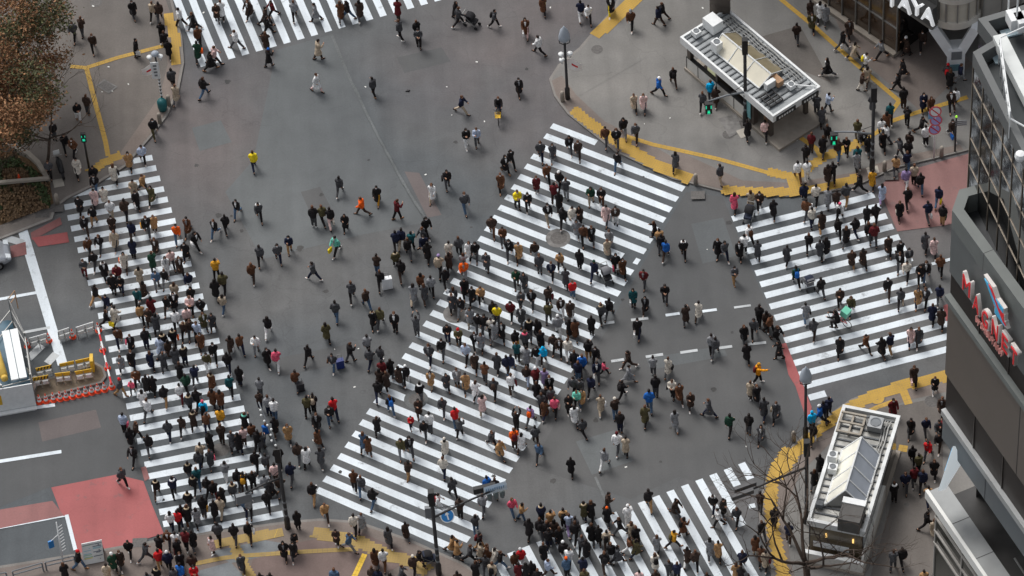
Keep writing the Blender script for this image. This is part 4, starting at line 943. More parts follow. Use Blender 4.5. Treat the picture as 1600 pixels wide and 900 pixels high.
# pedestrian signal among the bare twigs on the left
c = G(139, 262, KH); t = empty('walk_signal_post', c, 'post with lit green walk signal among bare twigs on the tree plaza', 'signal post')
m = MB(); m.lathe(c, [(.07, 0), (.06, 3.1)], 8); m.build('pole', DARKP, t, True)
m = MB(); m.box(c + UPZ * 2.75, (.15, 0, 0), (0, .09, 0), (0, 0, .36)); b = m.build('walk_signal', BLACKP, t)
m = MB(); m.box(c + Vector((0, -.093, 2.6)), (.08, 0, 0), (0, .004, 0), (0, 0, .10))
for s in (-1, 1): m.box(c + Vector((s * .10, -.093, 2.9)), (.025, 0, 0), (0, .004, 0), (0, 0, .08))
m.build('green_figure', GREEN_ON, b)
# striped post with the white name sign on the tree plaza
c = G(255, 166, KH); t = empty('sign_post', c, 'black and white post with tall white sign and loudspeakers on the tree plaza', 'sign post')
m = MB(); m.lathe(c, [(.06, 0), (.055, 4.6)], 8); m.build('pole', DARKP, t, True)
m = MB()
for i in range(6): m.lathe(c + UPZ * (1.0 + i * .3), [(.07, 0), (.07, .14)], 8)
m.build('white_bands', WHITEP, t)
m = MB(); m.box(c + Vector((-.12, -.1, 3.35)), (.25, 0, 0), (0, .04, 0), (0, 0, .70)); b = m.build('name_plate', WHITEP, t)
m = MB()
for i in range(4): m.box(c + Vector((-.12, -.143, 3.78 - i * .28)), (.09 if i % 2 else .11, 0, 0), (0, .003, 0), (0, 0, .075))
m.build('plate_lettering', GREYP, b)
for s in (-.35, .3): m = MB(); m.lathe(c + Vector((s, -.05, 4.35)), [(.07, -.16), (.1, 0), (.17, .14), (.18, .18)], 10); m.build('loudspeaker', WHITEP, t, True)
m = MB(); m.lathe(c + UPZ * 4.6, [(.03, 0), (.24, .05), (.26, .12), (.1, .3)], 12); m.build('pole_cap', LAMPG, t, True)
flag(c, 246, 97, 220, 82, 3.5, 'white flag with red stroke on the tree plaza sign post')
m = MB(); q = G(254.5, 163, KH); q += Vector((.0, -.45, 0)); m.lathe(q, [(.24, 0), (.30, .3), (.30, .75), (.2, .9)], 12); tag(m.build('waste_bin', TEALP, None, True, q), 'round teal bin at the foot of the sign post on the tree plaza', 'bin')
def bollard(px, py, lab, h=.85):
    c = G(px, py, KH); m = MB(); m.lathe(c, [(.13, 0), (.13, h - .1), (.09, h), (.02, h + .02)], 10); o = m.build('bollard', CONC, None, True, c); tag(o, lab, 'bollard', 'stone bollards')
for px, py, lab in ((264, 164, 'stone bollard beside the teal bin on the tree plaza'), (250, 192, 'stone bollard below the teal bin near the top left kerb'), (879, 158, 'stone bollard beside the upper plaza bell lamp'),
                    (1087, 287, 'stone bollard at the plaza kerb between diagonal and right crossings'), (1382, 267, 'stone bollard right of the signal pole at the right crossing'), (1471, 244, 'stone bollard beside the red ringed parking signs'),
                    (1240, 689, 'stone bollard at the kerb left of the lower station entrance'), (90, 318, 'pale stone bollard at the top left corner of the left crossing')):
    bollard(px, py, lab)
# no parking signs
c = G(1459, 248, KH); t = empty('parking_sign_post', c, 'white pole with three red ringed blue parking signs', 'sign post')
m = MB(); m.lathe(c, [(.05, 0), (.045, 4.4)], 8); m.build('pole', WHITEP, t, True)
for i, z in enumerate((4.25, 3.48, 2.70)):
    fr = frame3(c + Vector((-.02 + .06 * (i % 2), -.07, z)), Vector((1, .1 * i, 0)), Vector((.05, -.9, .25)))
    s = round_sign(fr, .38, [M('sign_faded_red', (206, 96, 104), 0.5, 0.05, 4), M('sign_pale_blue', (164, 160, 212), 0.4, 0.04, 3) if i else WHITEP], t, 'parking_sign', ((1.0, 0, 0), (.76, 1, .004)))
    m = MB(); m.box(fr @ Vector((0, 0, .008)), (fr.to_3x3() @ Vector((.23, -.23, 0))), (fr.to_3x3() @ Vector((.025, .025, 0))), (fr.to_3x3() @ Vector((0, 0, .002)))); m.build('red_slash', REDP, s)
m = MB(); m.box(c + Vector((-.28, -.05, 3.95)), (.14, 0, 0), (0, .02, 0), (0, 0, .3)); m.build('blue_plate', M('plate_blue', (120, 170, 210), 0.5, 0.05, 3), t)
# slim post with barrier plate by the right building
c = G(1492, 236, KH); t = empty('barrier_post', c, 'slim dark post with slatted plate and green lamp near the glass block', 'sign post')
m = MB(); m.lathe(c, [(.06, 0), (.05, 3.0)], 8); m.build('pole', DARKP, t, True)
m = MB()
for i in range(3): m.box(c + Vector((.3, -.03, 2.35 + i * .16)), (.34, 0, 0), (0, .02, 0), (0, 0, .05))
m.build('slatted_plate', GREYP, t)
m = MB(); m.lathe(c + UPZ * 3.0, [(.05, 0), (.08, .06), (.04, .16)], 8); m.build('green_lamp', M('green_lamp', (150, 220, 60), 0.5, 0, 1, emit=.6), t)
# guard rails along the kerb, bottom left
def guard(p0, p1, lab):
    a, b = G(*p0, KH), G(*p1, KH); t = empty('guard_rail', a, lab, 'guard rail', 'pipe guard rails along the bottom left kerb')
    m = MB()
    for q in (a, b): m.bar(q, q + UPZ * .75, .045, 8)
    m.build('posts', GREYP, t); m = MB()
    for z in (.75, .42): m.bar(a + UPZ * z, b + UPZ * z, .04, 8)
    m.build('rails', GREYP, t)
guard((22, 905), (68, 892), 'grey pipe guard rail at the left frame edge by the bottom kerb'); guard((73, 891), (118, 881), 'grey pipe guard rail just left of the notice boards'); guard((-40, 915), (12, 907), 'grey pipe guard rail cut off by the bottom left corner')
def board(px, py, cols, lab):
    c = G(px, py, KH); t = empty('notice_board', c, lab, 'notice board', 'standing notice boards on the bottom left kerb'); tl = Vector((0, .32, .95)).normalized()
    m = MB(); m.box(c + Vector((0, .2, .72)), (.30, .05, 0), tl * .72, Vector((0, -.03, .01))); b = m.build('panel', WHITEP, t)
    m = MB(); m.box(c + Vector((0, .55, .65)), (.28, .05, 0), Vector((0, -.2, .65)), Vector((0, .02, .006))); m.build('rear_leg', GREYP, t)
    rr = random.Random(int(px))
    for i, cc in enumerate(cols):
        m = MB(); z0 = .55 - i * .22
        for k in range(3):
            ww = rr.uniform(.12, .25); m.box(c + Vector((0, .2, .72)) + tl * (z0 - k * .07) + Vector((-.24 + ww, -.034, .011)), (ww, ww * .16, 0), tl * .022, Vector((0, -.003, .001)))
        m.build('printed_block', cc, b)
PB = M('print_pale_blue', (150, 190, 205), 0.6, 0.1, 4); PN = M('print_navy', (52, 70, 96), 0.6, 0.1, 4); PY = M('print_yellow', (226, 204, 92), 0.6, 0.1, 4); PG = M('print_green', (140, 190, 150), 0.6, 0.1, 4)
board(140, 881, [PG, PB, PB, PG, PY], 'white notice board with green, blue and yellow print by the red lane'); board(155, 878, [PN, PB, PN, PN, PN], 'notice board with dark blue print right of the yellow printed one')
# white ladder mast with blue plate
c = G(99, 882, KH); t = empty('ladder_mast', c, 'leaning white ladder mast with a blue plate beside the red lane', 'mast')
m = MB(); tp = G(88, 816, 3.6); m.tube([c, tp], [.05, .035], 6); m.build('mast', WHITEP, t, True)
m = MB()
for i in range(9): q = c.lerp(tp, .3 + i * .07); m.bar(q, q + Vector((.28, .05, .22)), .022, 5)
m.build('rungs', WHITEP, t)
m = MB(); q = c.lerp(tp, .72); b_ = G(79, 846, 2.2); m.bar(q, b_, .025, 5); m.build('side_arm', WHITEP, t)
m = MB(); m.box(b_ - UPZ * .25, (.14, .06, 0), (-.02, .04, 0), (0, 0, .3)); m.build('blue_plate', BLUEP, t)

# ------------------------------------------------------------------ road works on the left
cone0 = None
def cone(px, py, lab, sc=1.0):
    global cone0
    c = G(px, py, 0.0)
    if cone0 is None:
        t = empty('traffic_cone', (0, 0, 0), lab, 'traffic cone', 'orange traffic cones at the road works')
        m = MB(); m.lathe((0, 0, 0), [(.20, 0), (.20, .04), (.155, .06), (.028, .74), (.012, .75)], 14); m.build('cone_body', ORANGE, t)
        
        for z0, z1 in ((.22, .36), (.48, .60)):
            rr_ = lambda z: .159 - (z - .06) * .1868 + .006
            m = MB(); m.lathe((0, 0, 0), [(rr_(z0), z0), (rr_(z1), z1)], 14); m.build('white_collar', WHITEP, t)
        cone0 = t
    else:
        t = cone0.copy(); COL.objects.link(t); t['label'] = lab
        for ch in list(cone0.children): d = ch.copy(); COL.objects.link(d); d.parent = t; d.matrix_parent_inverse = Matrix.Identity(4)
    t.location = c; t.scale = (1.02, 1.02, 1.0)
ordn = ['leftmost', 'second from the left', 'third from the left', 'fourth from the left', 'fifth from the left', 'sixth from the left', 'sixth from the right', 'fifth from the right', 'fourth from the right', 'third from the right', 'second from the right', 'rightmost']
for (px, py), o in zip([(62, 629.5), (72.6, 628), (84, 626), (94.6, 624.5), (104, 623), (114, 621), (124, 618.5), (134.5, 616.5), (144, 614.5), (153.5, 612), (164, 610), (175, 606)], ordn):
    cone(px, py, 'orange traffic cone, %s in the front row of the road works' % o)
for px, py, lab in ((43, 541.5, 'orange cone at the left end of the upper white barriers'), (114, 527, 'orange cone between two upper white barriers'), (154, 517, 'orange cone at the top end of the striped bar'), (160.6, 547.6, 'orange cone at the upper middle of the striped bar'), (168, 576, 'orange cone at the lower middle of the striped bar'), (77, 533, 'orange cone behind the white barrier left of the thick white line')):
    cone(px, py, lab)
a, b = G(153, 512, .72), G(174, 600, .72); m = MB()
n = 8
for i in range(n): m.mat(i % 2).tube([a.lerp(b, i / n), a.lerp(b, (i + .97) / n)], .055, 8)
tag(m.build('barrier_bar', [WHITEP, REDP], None), 'long white and red striped bar resting on cones at the road works', 'barrier bar')
def barricade(p0, p1, lab, mat, stripes=True, h=.95):
    a, b = G(*p0, 0), G(*p1, 0); t = empty('barricade', a, lab, 'barricade', 'pipe barricades at the road works'); x = (b - a).normalized(); y = Vector((-x.y, x.x, 0))
    m = MB(); m.box((a + b) / 2 + UPZ * (h - .12), (b - a) / 2 * .96, y * .02, UPZ * .14); bd = m.build('top_board', mat, t)
    if stripes:
        m = MB(); L = (b - a).length
        for i in range(5):
            o = a + x * (L * (.12 + i * .19)) + UPZ * (h - .12) - y * .024; m.add([o + x * -.02 - UPZ * .13, o + x * .05 - UPZ * .13, o + x * .12 + UPZ * .13, o + x * .05 + UPZ * .13], [(0, 1, 2, 3)])
            o = o + y * .048; m.add([o + x * -.02 - UPZ * .13, o + x * .05 - UPZ * .13, o + x * .12 + UPZ * .13, o + x * .05 + UPZ * .13], [(0, 1, 2, 3)])
        m.build('black_stripes', BLACKP, bd)
    m = MB()
    for q in (0.03, .5, .97):
        o = a.lerp(b, q)
        for s in (-1, 1): m.bar(o + y * .22 * s + UPZ * .02, o + UPZ * (h - .05), .022, 6)
    for z in (.25, .55): m.bar(a + UPZ * z, b + UPZ * z, .018, 6)
    m.build('pipe_frame', STEEL, t)
    for q in (.25, .75): m = MB(); o = a.lerp(b, q); m.box(o + UPZ * .36, x * .16, y * .03, UPZ * .14); m.build('white_plate', WHITEP, t)
for k, (p0, p1, lab) in enumerate([((53, 607), (79, 602), 'yellow board barricade at the left of the front pair row behind the cones'), ((88, 600), (113, 597), 'yellow board barricade in the middle of the row behind the cones'), ((119, 597), (147, 592), 'yellow board barricade at the right of the row behind the cones'),
                                ((58, 592), (84, 586), 'black striped yellow barricade at the left of the back row'), ((95, 585), (119, 580), 'plain yellow barricade in the middle of the back row'), ((120, 580), (147, 574), 'yellow barricade at the right of the back row by the kerbed island')]):
    barricade(p0, p1, lab, YELP, k in (0, 3))
m = MB(); q = G(146, 578, 0); m.box(q + UPZ * .6, (.1, 0, 0), (.0, .3, 0), (0, 0, .55)); tag(m.build('upright_barrier', YELP, None, False, q), 'upright yellow panel at the right end of the yellow barricades', 'barrier')
for p0, p1, lab in (((48, 545), (76, 537), 'white board barricade at the left of the upper row'), ((93, 534), (111, 528), 'white board barricade crossing the thick white line'), ((121, 528), (149, 519), 'white board barricade at the right of the upper row')):
    barricade(p0, p1, lab, WHITEP, False)
m = MB(); W = [G(x, y).xy for x, y in ((50, 622), (58, 598), (110, 582), (150, 568), (162, 575), (167, 590), (160, 600), (120, 610), (60, 626))]
m.prism(W, 0, .14); struct(m, 'kerb', KERB); m = MB(); m.sheet(inset(W, .14), .144); struct(m, 'dirt_patch', ground_mat('brown_dirt', (104, 92, 78), (126, 112, 96), var=.2))
# site enclosure
q0, q1 = G(-60, 655), G(57, 634); t = empty('site_hoarding', q1, 'white hoarding panel with yellow mark at the left edge of the road works', 'hoarding')
y = Vector((-(q1 - q0).y, (q1 - q0).x, 0)).normalized()
m = MB(); m.box((q0 + q1) / 2 + UPZ * 1.05, (q1 - q0) / 2, y * .03, UPZ * 1.03); m.build('panel', WHITEP, t)
m = MB(); q = q0.lerp(q1, .52); m.box(q + UPZ * 1.1 - y * .034, (q1 - q0).normalized() * .22, y * .003, UPZ * .42); m.build('yellow_mark', YELP, t)
m = MB(); m.box((q0 + q1) / 2 + UPZ * .06 - y * .2, (q1 - q0) / 2, y * .12, UPZ * .05); m.build('foot_beam', WHITEP, t)
PB_ = [G(56, 628), G(46, 560), G(10, 640), G(-20, 575), G(24, 520)]; t = empty('scaffold', PB_[0], 'steel pipe scaffold frame around the work pit at the left edge', 'scaffold')
for q, h in zip(PB_, (2.6, 2.4, 2.3, 2.3, 3.2)): m = MB(); m.bar(q, q + UPZ * h, .05, 6); m.build('upright', STEEL, t)
m = MB()
for i, j in ((0, 1), (1, 4), (0, 2), (3, 4), (2, 3)):
    for z in (1.1, 2.1): m.bar(PB_[i] + UPZ * z, PB_[j] + UPZ * z, .04, 6)
m.bar(PB_[4] + UPZ * 3.1, PB_[1] + UPZ * 2.3, .04, 6); m.build('rails', STEEL, t)
m = MB(); m.bar(PB_[4] + UPZ * 2.6, PB_[4] + Vector((.35, .6, 2.6)), .035, 6); m.bar(PB_[4] + UPZ * 3.1, PB_[4] + Vector((.35, .6, 3.1)), .035, 6); m.bar(PB_[4] + Vector((.35, .6, 1.5)), PB_[4] + Vector((.35, .6, 3.1)), .035, 6); m.build('ladder_end', RUST, t)
q0, q1 = G(15, 516, 2.3), G(30, 592, 2.3); x = (q1 - q0).normalized(); y = Vector((-x.y, x.x, 0)); m = MB()
for s in (-.24, .24): m.box((q0 + q1) / 2 + y * s, (q1 - q0) / 2, y * .22, UPZ * .05)
tag(m.build('metal_plank', WHITEP, None), 'two long white metal planks laid across the scaffold', 'planks')
q0, q1 = G(-12, 530, 2.2), G(6, 588, 2.2); m = MB(); m.tube([q0, q1], .24, 14); m.tube([q1, q1 + (q1 - q0).normalized() * .25], .20, 14); tag(m.build('yellow_pipe', M('pipe_yellow', (214, 178, 84), 0.5, 0.08, 2), None, True), 'thick yellow pipe lying across the work pit', 'pipe')
m = MB(); W = [G(x, y, .9) for x, y in ((-40, 512), (18, 500), (46, 590), (52, 612), (-40, 620))]; rr = random.Random(4); vs = []; n = 9
for j in range(n + 1):
    for i in range(n + 1):
        u, v = i / n, j / n; p_ = (W[0] * (1 - u) + W[1] * u) * (1 - v) + (W[4] * (1 - u) + W[3] * u) * v; vs.append(p_ + UPZ * (rr.uniform(-.12, .12)))
k = len(vs); vs += [v - UPZ * .03 for v in vs]; fs = [(j * (n + 1) + i, j * (n + 1) + i + 1, (j + 1) * (n + 1) + i + 1, (j + 1) * (n + 1) + i) for j in range(n) for i in range(n)]
m.add(vs, fs + [tuple(q + k for q in f[::-1]) for f in fs]); tag(m.build('tarpaulin', M('blue_tarpaulin', (62, 92, 108), 0.5, 0.3, 1.2), None, True), 'crumpled blue grey tarpaulin over the work pit', 'tarpaulin')
m = MB(); c = G(44, 595, .3)
for i in range(9): m.lathe(c + Vector((rr.uniform(-.4, .4), rr.uniform(-.6, .6), 0)), [(.26, -.3), (.34, 0), (.22, .3), (.05, .4)], 8)
tag(m.build('sandbags', M('pale_sacking', (186, 182, 172), 0.9, 0.15, 3), None, True), 'pale sacks heaped beside the scaffold uprights', 'sacks', kind='stuff')

# ------------------------------------------------------------------ car nosing in at the left edge
def car(px, py, yaw, lab):
    c = G(px, py, 0); fr = Matrix.Translation(c) @ Matrix.Rotation(yaw, 4, 'Z'); t = empty('parked_car', c, lab, 'car', rz=0)
    PAINT = M('silver_car_paint', (178, 182, 188), 0.25, 0.03, 2, metal=0.5); prof = [(-2.1, .35, .62, .78), (-2.0, .25, .80, .82), (-1.2, .22, .92, .86), (0, .22, .95, .87), (1.0, .22, .93, .86), (1.75, .24, .84, .80), (2.1, .30, .70, .70), (2.2, .38, .58, .55)]
    m = MB(); vs = []; n = 10
    for x, z0, z1, hw in prof:
        for q in ((-hw * .92, z0), (-hw, z0 + .12), (-hw, (z0 + z1) / 2 + .05), (-hw * .94, z1 - .06), (-hw * .7, z1), (hw * .7, z1), (hw * .94, z1 - .06), (hw, (z0 + z1) / 2 + .05), (hw, z0 + .12), (hw * .92, z0)): vs.append(fr @ Vector((x, q[0], q[1])))
    fs = [(i * n + j, (i + 1) * n + j, (i + 1) * n + (j + 1) % n, i * n + (j + 1) % n) for i in range(len(prof) - 1) for j in range(n)] + [tuple(range(n)), tuple(range((len(prof) - 1) * n + n - 1, (len(prof) - 1) * n - 1, -1))]
    m.add(vs, fs); m.build('body', PAINT, t, True)
    m = MB(); vs = []
    cab = [(-1.75, .93, .70, .93), (-1.2, .93, .76, 1.42), (.1, .94, .76, 1.46), (1.05, .93, .74, .94)]
    for x, z0, hw, z1 in cab:
        k = .78 if z1 > 1 else 1.0
        for q in ((-hw, z0 - .02), (-hw * k, z1), (hw * k, z1), (hw, z0 - .02)): vs.append(fr @ Vector((x, q[0], q[1])))
    m.add(vs, [(i * 4 + j, (i + 1) * 4 + j, (i + 1) * 4 + (j + 1) % 4, i * 4 + (j + 1) % 4) for i in range(3) for j in range(4)]); m.build('windows', GLASSD, t, True)
    m = MB(); m.box(fr @ Vector((-.55, 0, 1.455)), fr.to_3x3() @ Vector((.62, 0, .015)), fr.to_3x3() @ Vector((0, .58, 0)), UPZ * .02); m.build('roof', PAINT, t)
    for sx in (1.35, -1.35):
        for sy in (-.80, .80):
            m = MB(); a = fr @ Vector((sx, sy - .1, .32)); b = fr @ Vector((sx, sy + .1, .32)); m.tube([a, b], .32, 16); w_ = m.build('wheel', BLACKP, t, True)
            m = MB(); e = fr @ Vector((sx, sy + (.105 if sy > 0 else -.105), .32)); m.tube([e, e + (e - fr @ Vector((sx, 0, .32))).normalized() * .012], .2, 12); m.build('rim', STEEL, w_)
    for sy in (-.55, .55):
        m = MB(); m.box(fr @ Vector((2.02, sy, .70)), fr.to_3x3() @ Vector((.14, 0, -.05)), fr.to_3x3() @ Vector((0, .16, 0)), UPZ * .08); m.build('headlight', M('headlight_glass', (226, 232, 236), 0.1, 0.05, 3, spec=.9), t)
    m = MB(); m.box(fr @ Vector((2.19, 0, .50)), fr.to_3x3() @ Vector((.03, 0, 0)), fr.to_3x3() @ Vector((0, .45, 0)), UPZ * .07); m.build('grille', BLACKP, t)
car(-39, 412, math.radians(9), 'silver car nosing in at the left frame edge below the planting bed')

# ------------------------------------------------------------------ things on the move: prams, cases, bicycles
def pram(px, py, face, cols, lab):
    c = G(px, py, 0); d = G(px + 10 * math.sin(face), py - 10 * math.cos(face), 0) - c; yaw = math.atan2(d.y, d.x); fr = Matrix.Translation(c) @ Matrix.Rotation(yaw, 4, 'Z'); t = empty('pram', c, lab, 'pram', 'prams pushed over the crossing')
    m = MB(); m.box(fr @ Vector((0, 0, .50)), fr.to_3x3() @ Vector((.34, 0, -.06)), fr.to_3x3() @ Vector((0, .22, 0)), fr.to_3x3() @ Vector((.02, 0, .10))); m.box(fr @ Vector((-.22, 0, .72)), fr.to_3x3() @ Vector((-.10, 0, .26)), fr.to_3x3() @ Vector((0, .21, 0)), fr.to_3x3() @ Vector((.05, 0, .02))); m.build('seat', cols[0], t)
    m = MB(); vs = []
    for i in range(7):
        a = math.radians(20 + i * 25)
        for s in (-.25, -.18, .18, .25): k = 1.0 if abs(s) < .2 else .82; vs.append(fr @ Vector((-.12 - .32 * math.cos(a) * k, s, .72 + .32 * math.sin(a) * k)))
    m.add(vs, [(i * 4 + j, i * 4 + j + 1, (i + 1) * 4 + j + 1, (i + 1) * 4 + j) for i in range(6) for j in range(3)]); m.add([v + UPZ * -.02 for v in vs], [(i * 4 + j, (i + 1) * 4 + j, (i + 1) * 4 + j + 1, i * 4 + j + 1) for i in range(6) for j in range(3)]); m.build('hood', cols[1], t, True)
    m = MB()
    for s in (-.24, .24): m.bar(fr @ Vector((.38, s, .14)), fr @ Vector((-.55, s, 1.02)), .016, 5); m.bar(fr @ Vector((-.36, s, .14)), fr @ Vector((.2, s, .55)), .016, 5)
    m.bar(fr @ Vector((-.55, -.24, 1.02)), fr @ Vector((-.55, .24, 1.02)), .02, 6); m.build('frame', STEEL, t)
    for x in (.38, -.36):
        for s in (-.24, .24): m = MB(); m.tube([fr @ Vector((x, s - .025, .12)), fr @ Vector((x, s + .025, .12))], .12, 12); m.build('wheel', BLACKP, t)
BKF = M('black_pram_fabric', (34, 33, 36), 0.9, 0.1, 4); GYF = M('grey_pram_fabric', (120, 120, 124), 0.9, 0.1, 4); NVF = M('navy_pram_fabric', (40, 46, 62), 0.9, 0.1, 4); RDF = M('red_pram_fabric', (196, 40, 46), 0.9, 0.1, 4)
pram(738, 40, math.radians(110), (BKF, BKF), 'black hooded pram pushed along the top road')
pram(1170, 343, math.radians(200), (NVF, BKF), 'low dark pram at the upper left corner of the right crossing')
pram(1263, 448, math.radians(330), (GYF, NVF), 'dark grey pram on the upper half of the right crossing')
pram(948, 438, math.radians(150), (BKF, GYF), 'grey and black pram on the right end of the diagonal crossing')
pram(672, 880, math.radians(80), (NVF, BKF), 'black pram beside the signal pole at the bottom of the diagonal crossing')
def case(px, py, rgb, nm, lab, h=.62, wd=.22):
    c = G(px, py, 0); t = empty('suitcase', c, lab, 'suitcase', 'wheeled suitcases'); mt = M(nm, rgb, 0.4, 0.06, 4)
    m = MB(); m.box(c + UPZ * (h / 2 + .05), (wd, .05, 0), (-.03, .14, 0), (0, .02, h / 2)); m.build('shell', mt, t)
    m = MB()
    for s in (-.12, .12): m.bar(c + Vector((s, .05, h)), c + Vector((s, .12, h + .42)), .012, 5)
    m.bar(c + Vector((-.12, .12, h + .42)), c + Vector((.12, .12, h + .42)), .018, 5); m.build('handle', STEEL, t)
    m = MB()
    for sx in (-.15, .15):
        for sy in (-.08, .1): m.bar(c + Vector((sx - .02, sy, .04)), c + Vector((sx + .02, sy, .04)), .04, 8)
    m.build('wheels', BLACKP, t)
case(532, 574, (36, 52, 116), 'blue_case', 'blue suitcase with pulled handle between left and diagonal crossings'); case(470, 610, (48, 46, 50), 'dark_case', 'dark suitcase pulled along right of the left crossing')
case(605.5, 450, (232, 234, 236), 'white_case', 'large white suitcase on the open road left of the diagonal crossing', .85, .3)
m = MB(); q = G(637, 142, .02); m.add([q + Vector(v) for v in ((-.14, -.06, 0), (.1, -.1, 0), (.16, .04, 0), (-.02, .1, 0), (-.12, -.04, .05), (.08, -.07, .07), (.12, .03, .05), (-.01, .07, .06))], [(3, 2, 1, 0), (4, 5, 6, 7), (0, 1, 5, 4), (1, 2, 6, 5), (2, 3, 7, 6), (3, 0, 4, 7)]); tag(m.build('dropped_cloth', BLACKP, None, False, q), 'small black cloth dropped on the empty top road', 'cloth')
def wheel(m, c, ax, r=.33):
    u = ax.cross(UPZ).normalized(); pts = [c + (u * math.cos(a) + UPZ * math.sin(a)) * r for a in np.linspace(0, 2 * math.pi, 25)]; m.tube(pts, .022, 6, False)
def bicycle(px, py, face, lab, mat, box=None):
    c = G(px, py, 0); d = G(px + 10 * math.sin(face), py - 10 * math.cos(face), 0) - c; yaw = math.atan2(d.y, d.x); fr = Matrix.Translation(c) @ Matrix.Rotation(yaw, 4, 'Z'); R3_ = fr.to_3x3(); ax = R3_ @ Vector((0, 1, 0))
    t = empty('bicycle', c, lab, 'bicycle', 'bicycles ridden through the crowd')
    for x in (-.52, .52):
        m = MB(); wheel(m, fr @ Vector((x, 0, .34)), ax); w_ = m.build('wheel', BLACKP, t, True); m = MB()
        for a in np.linspace(0, math.pi, 7)[:-1]: dd = (R3_ @ Vector((1, 0, 0)) * math.cos(a) + UPZ * math.sin(a)) * .32; m.bar(fr @ Vector((x, 0, .34)) - dd, fr @ Vector((x, 0, .34)) + dd, .004, 4)
        m.build('spokes', STEEL, w_)
    V_ = lambda x, z, y=0: fr @ Vector((x, y, z))
    m = MB()
    for a, b in ((V_(-.52, .34), V_(-.08, .30)), (V_(-.08, .30), V_(-.20, .85)), (V_(-.52, .34), V_(-.18, .74)), (V_(-.08, .30), V_(.36, .80)), (V_(-.19, .78), V_(.35, .82)), (V_(.52, .34), V_(.34, .98))): m.bar(a, b, .022, 6)
    m.build('frame', mat, t)
    m = MB(); m.tube([V_(.26, 1.02, -.27), V_(.36, 1.03, -.1), V_(.36, 1.03, .1), V_(.26, 1.02, .27)], .018, 6); m.build('handlebar', BLACKP, t)
    m = MB(); m.box(V_(-.22, .89), R3_ @ Vector((.14, 0, 0)), R3_ @ Vector((0, .07, 0)), UPZ * .03); m.build('saddle', BLACKP, t)
    m = MB(); m.bar(V_(-.08, .30, -.14), V_(-.08, .30, .14), .015, 5); m.box(V_(.08, .28, .14), R3_ @ Vector((.06, 0, 0)), R3_ @ Vector((0, .04, 0)), UPZ * .012); m.box(V_(-.24, .32, -.14), R3_ @ Vector((.06, 0, 0)), R3_ @ Vector((0, .04, 0)), UPZ * .012); m.build('pedals', BLACKP, t)
    if box == 'basket':
        m = MB()
        for z in (.78, .9, 1.0): m.tube([V_(.45, z, -.17), V_(.75, z, -.17), V_(.75, z, .17), V_(.45, z, .17), V_(.45, z, -.17)], .012, 4)
        for x, y in ((.45, -.17), (.75, -.17), (.75, .17), (.45, .17), (.6, -.17), (.6, .17), (.75, 0)): m.bar(V_(x, .78, y), V_(x, 1.0, y), .01, 4)
        m.box(V_(.6, .78), R3_ @ Vector((.14, 0, 0)), R3_ @ Vector((0, .16, 0)), UPZ * .01); m.build('basket', YELP, t)
    return fr
bicycle(779, 184, math.radians(180), 'bicycle with yellow basket ridden towards the camera on the top road', STEEL, 'basket')
fr = bicycle(1312, 505, math.radians(300), 'red framed bicycle of the delivery rider on the right crossing', REDP)
R3_ = fr.to_3x3(); q = fr @ Vector((-.42, 0, 1.28)); m = MB(); m.box(q, R3_ @ Vector((.22, 0, .05)), R3_ @ Vector((0, .24, 0)), R3_ @ Vector((-.05, 0, .24)))
tag(m.build('delivery_box', M('mint_delivery_box', (112, 196, 168), 0.5, 0.05, 3), None, False, q), 'mint green delivery box on the back of the cyclist on the right crossing', 'delivery box')

# ------------------------------------------------------------------ trees and planting
BARK = M('bark', (70, 58, 50), 0.9, 0.25, 5, coord='pos'); BARKP = M('pale_bark', (92, 80, 70), 0.9, 0.2, 6)
def branch(m, p, d, L, r, lev, rnd, tips, bend=.25, fork=(2, 3), shrink=.72, up=.12):
    pts = [p]; rs = [r]; n = 4; q = p
    for i in range(n):
        d = (d + Vector((rnd.uniform(-bend, bend), rnd.uniform(-bend, bend), rnd.uniform(-bend, bend) + up)) * .55).normalized(); q = q + d * L / n; pts.append(q); rs.append(r * (1 - .42 * (i + 1) / n))
    m.tube(pts, rs, 7 if lev > 2 else 5)
    if lev == 0: tips.append((q, d)); return
    for k in range(rnd.randint(*fork)):
        ang = rnd.uniform(0, 6.28); t = d.orthogonal().normalized(); s = d.cross(t); e = (d + (t * math.cos(ang) + s * math.sin(ang)) * rnd.uniform(.45, .95)).normalized()
        st = pts[-1] if k < 2 else pts[rnd.randint(2, 3)]; branch(m, st, e, L * rnd.uniform(shrink - .1, shrink + .1), r * .56, lev - 1, rnd, tips, bend, fork, shrink, up)
    tips.append((q, d))
def leaf_mat(name, rgb):
    m = island_leaf(name, rgb); return m
def island_leaf(name, rgb):
    m = bpy.data.materials.new(name); m.use_nodes = True; N = m.node_tree.nodes; L = m.node_tree.links; b = N['Principled BSDF']; b.inputs['Roughness'].default_value = .8
    geo = N.new('ShaderNodeNewGeometry'); mp = N.new('ShaderNodeMapRange'); L.new(geo.outputs['Random Per Island'], mp.inputs[0]); mp.inputs[3].default_value = .55; mp.inputs[4].default_value = 1.5
    sc = N.new('ShaderNodeVectorMath'); sc.operation = 'SCALE'; sc.inputs[0].default_value = lin(rgb); L.new(mp.outputs[0], sc.inputs['Scale']); L.new(sc.outputs[0], b.inputs['Base Color']); return m
LV = [island_leaf('brown_leaf', (138, 100, 68)), island_leaf('rust_leaf', (116, 82, 54)), island_leaf('olive_leaf', (68, 70, 40))]
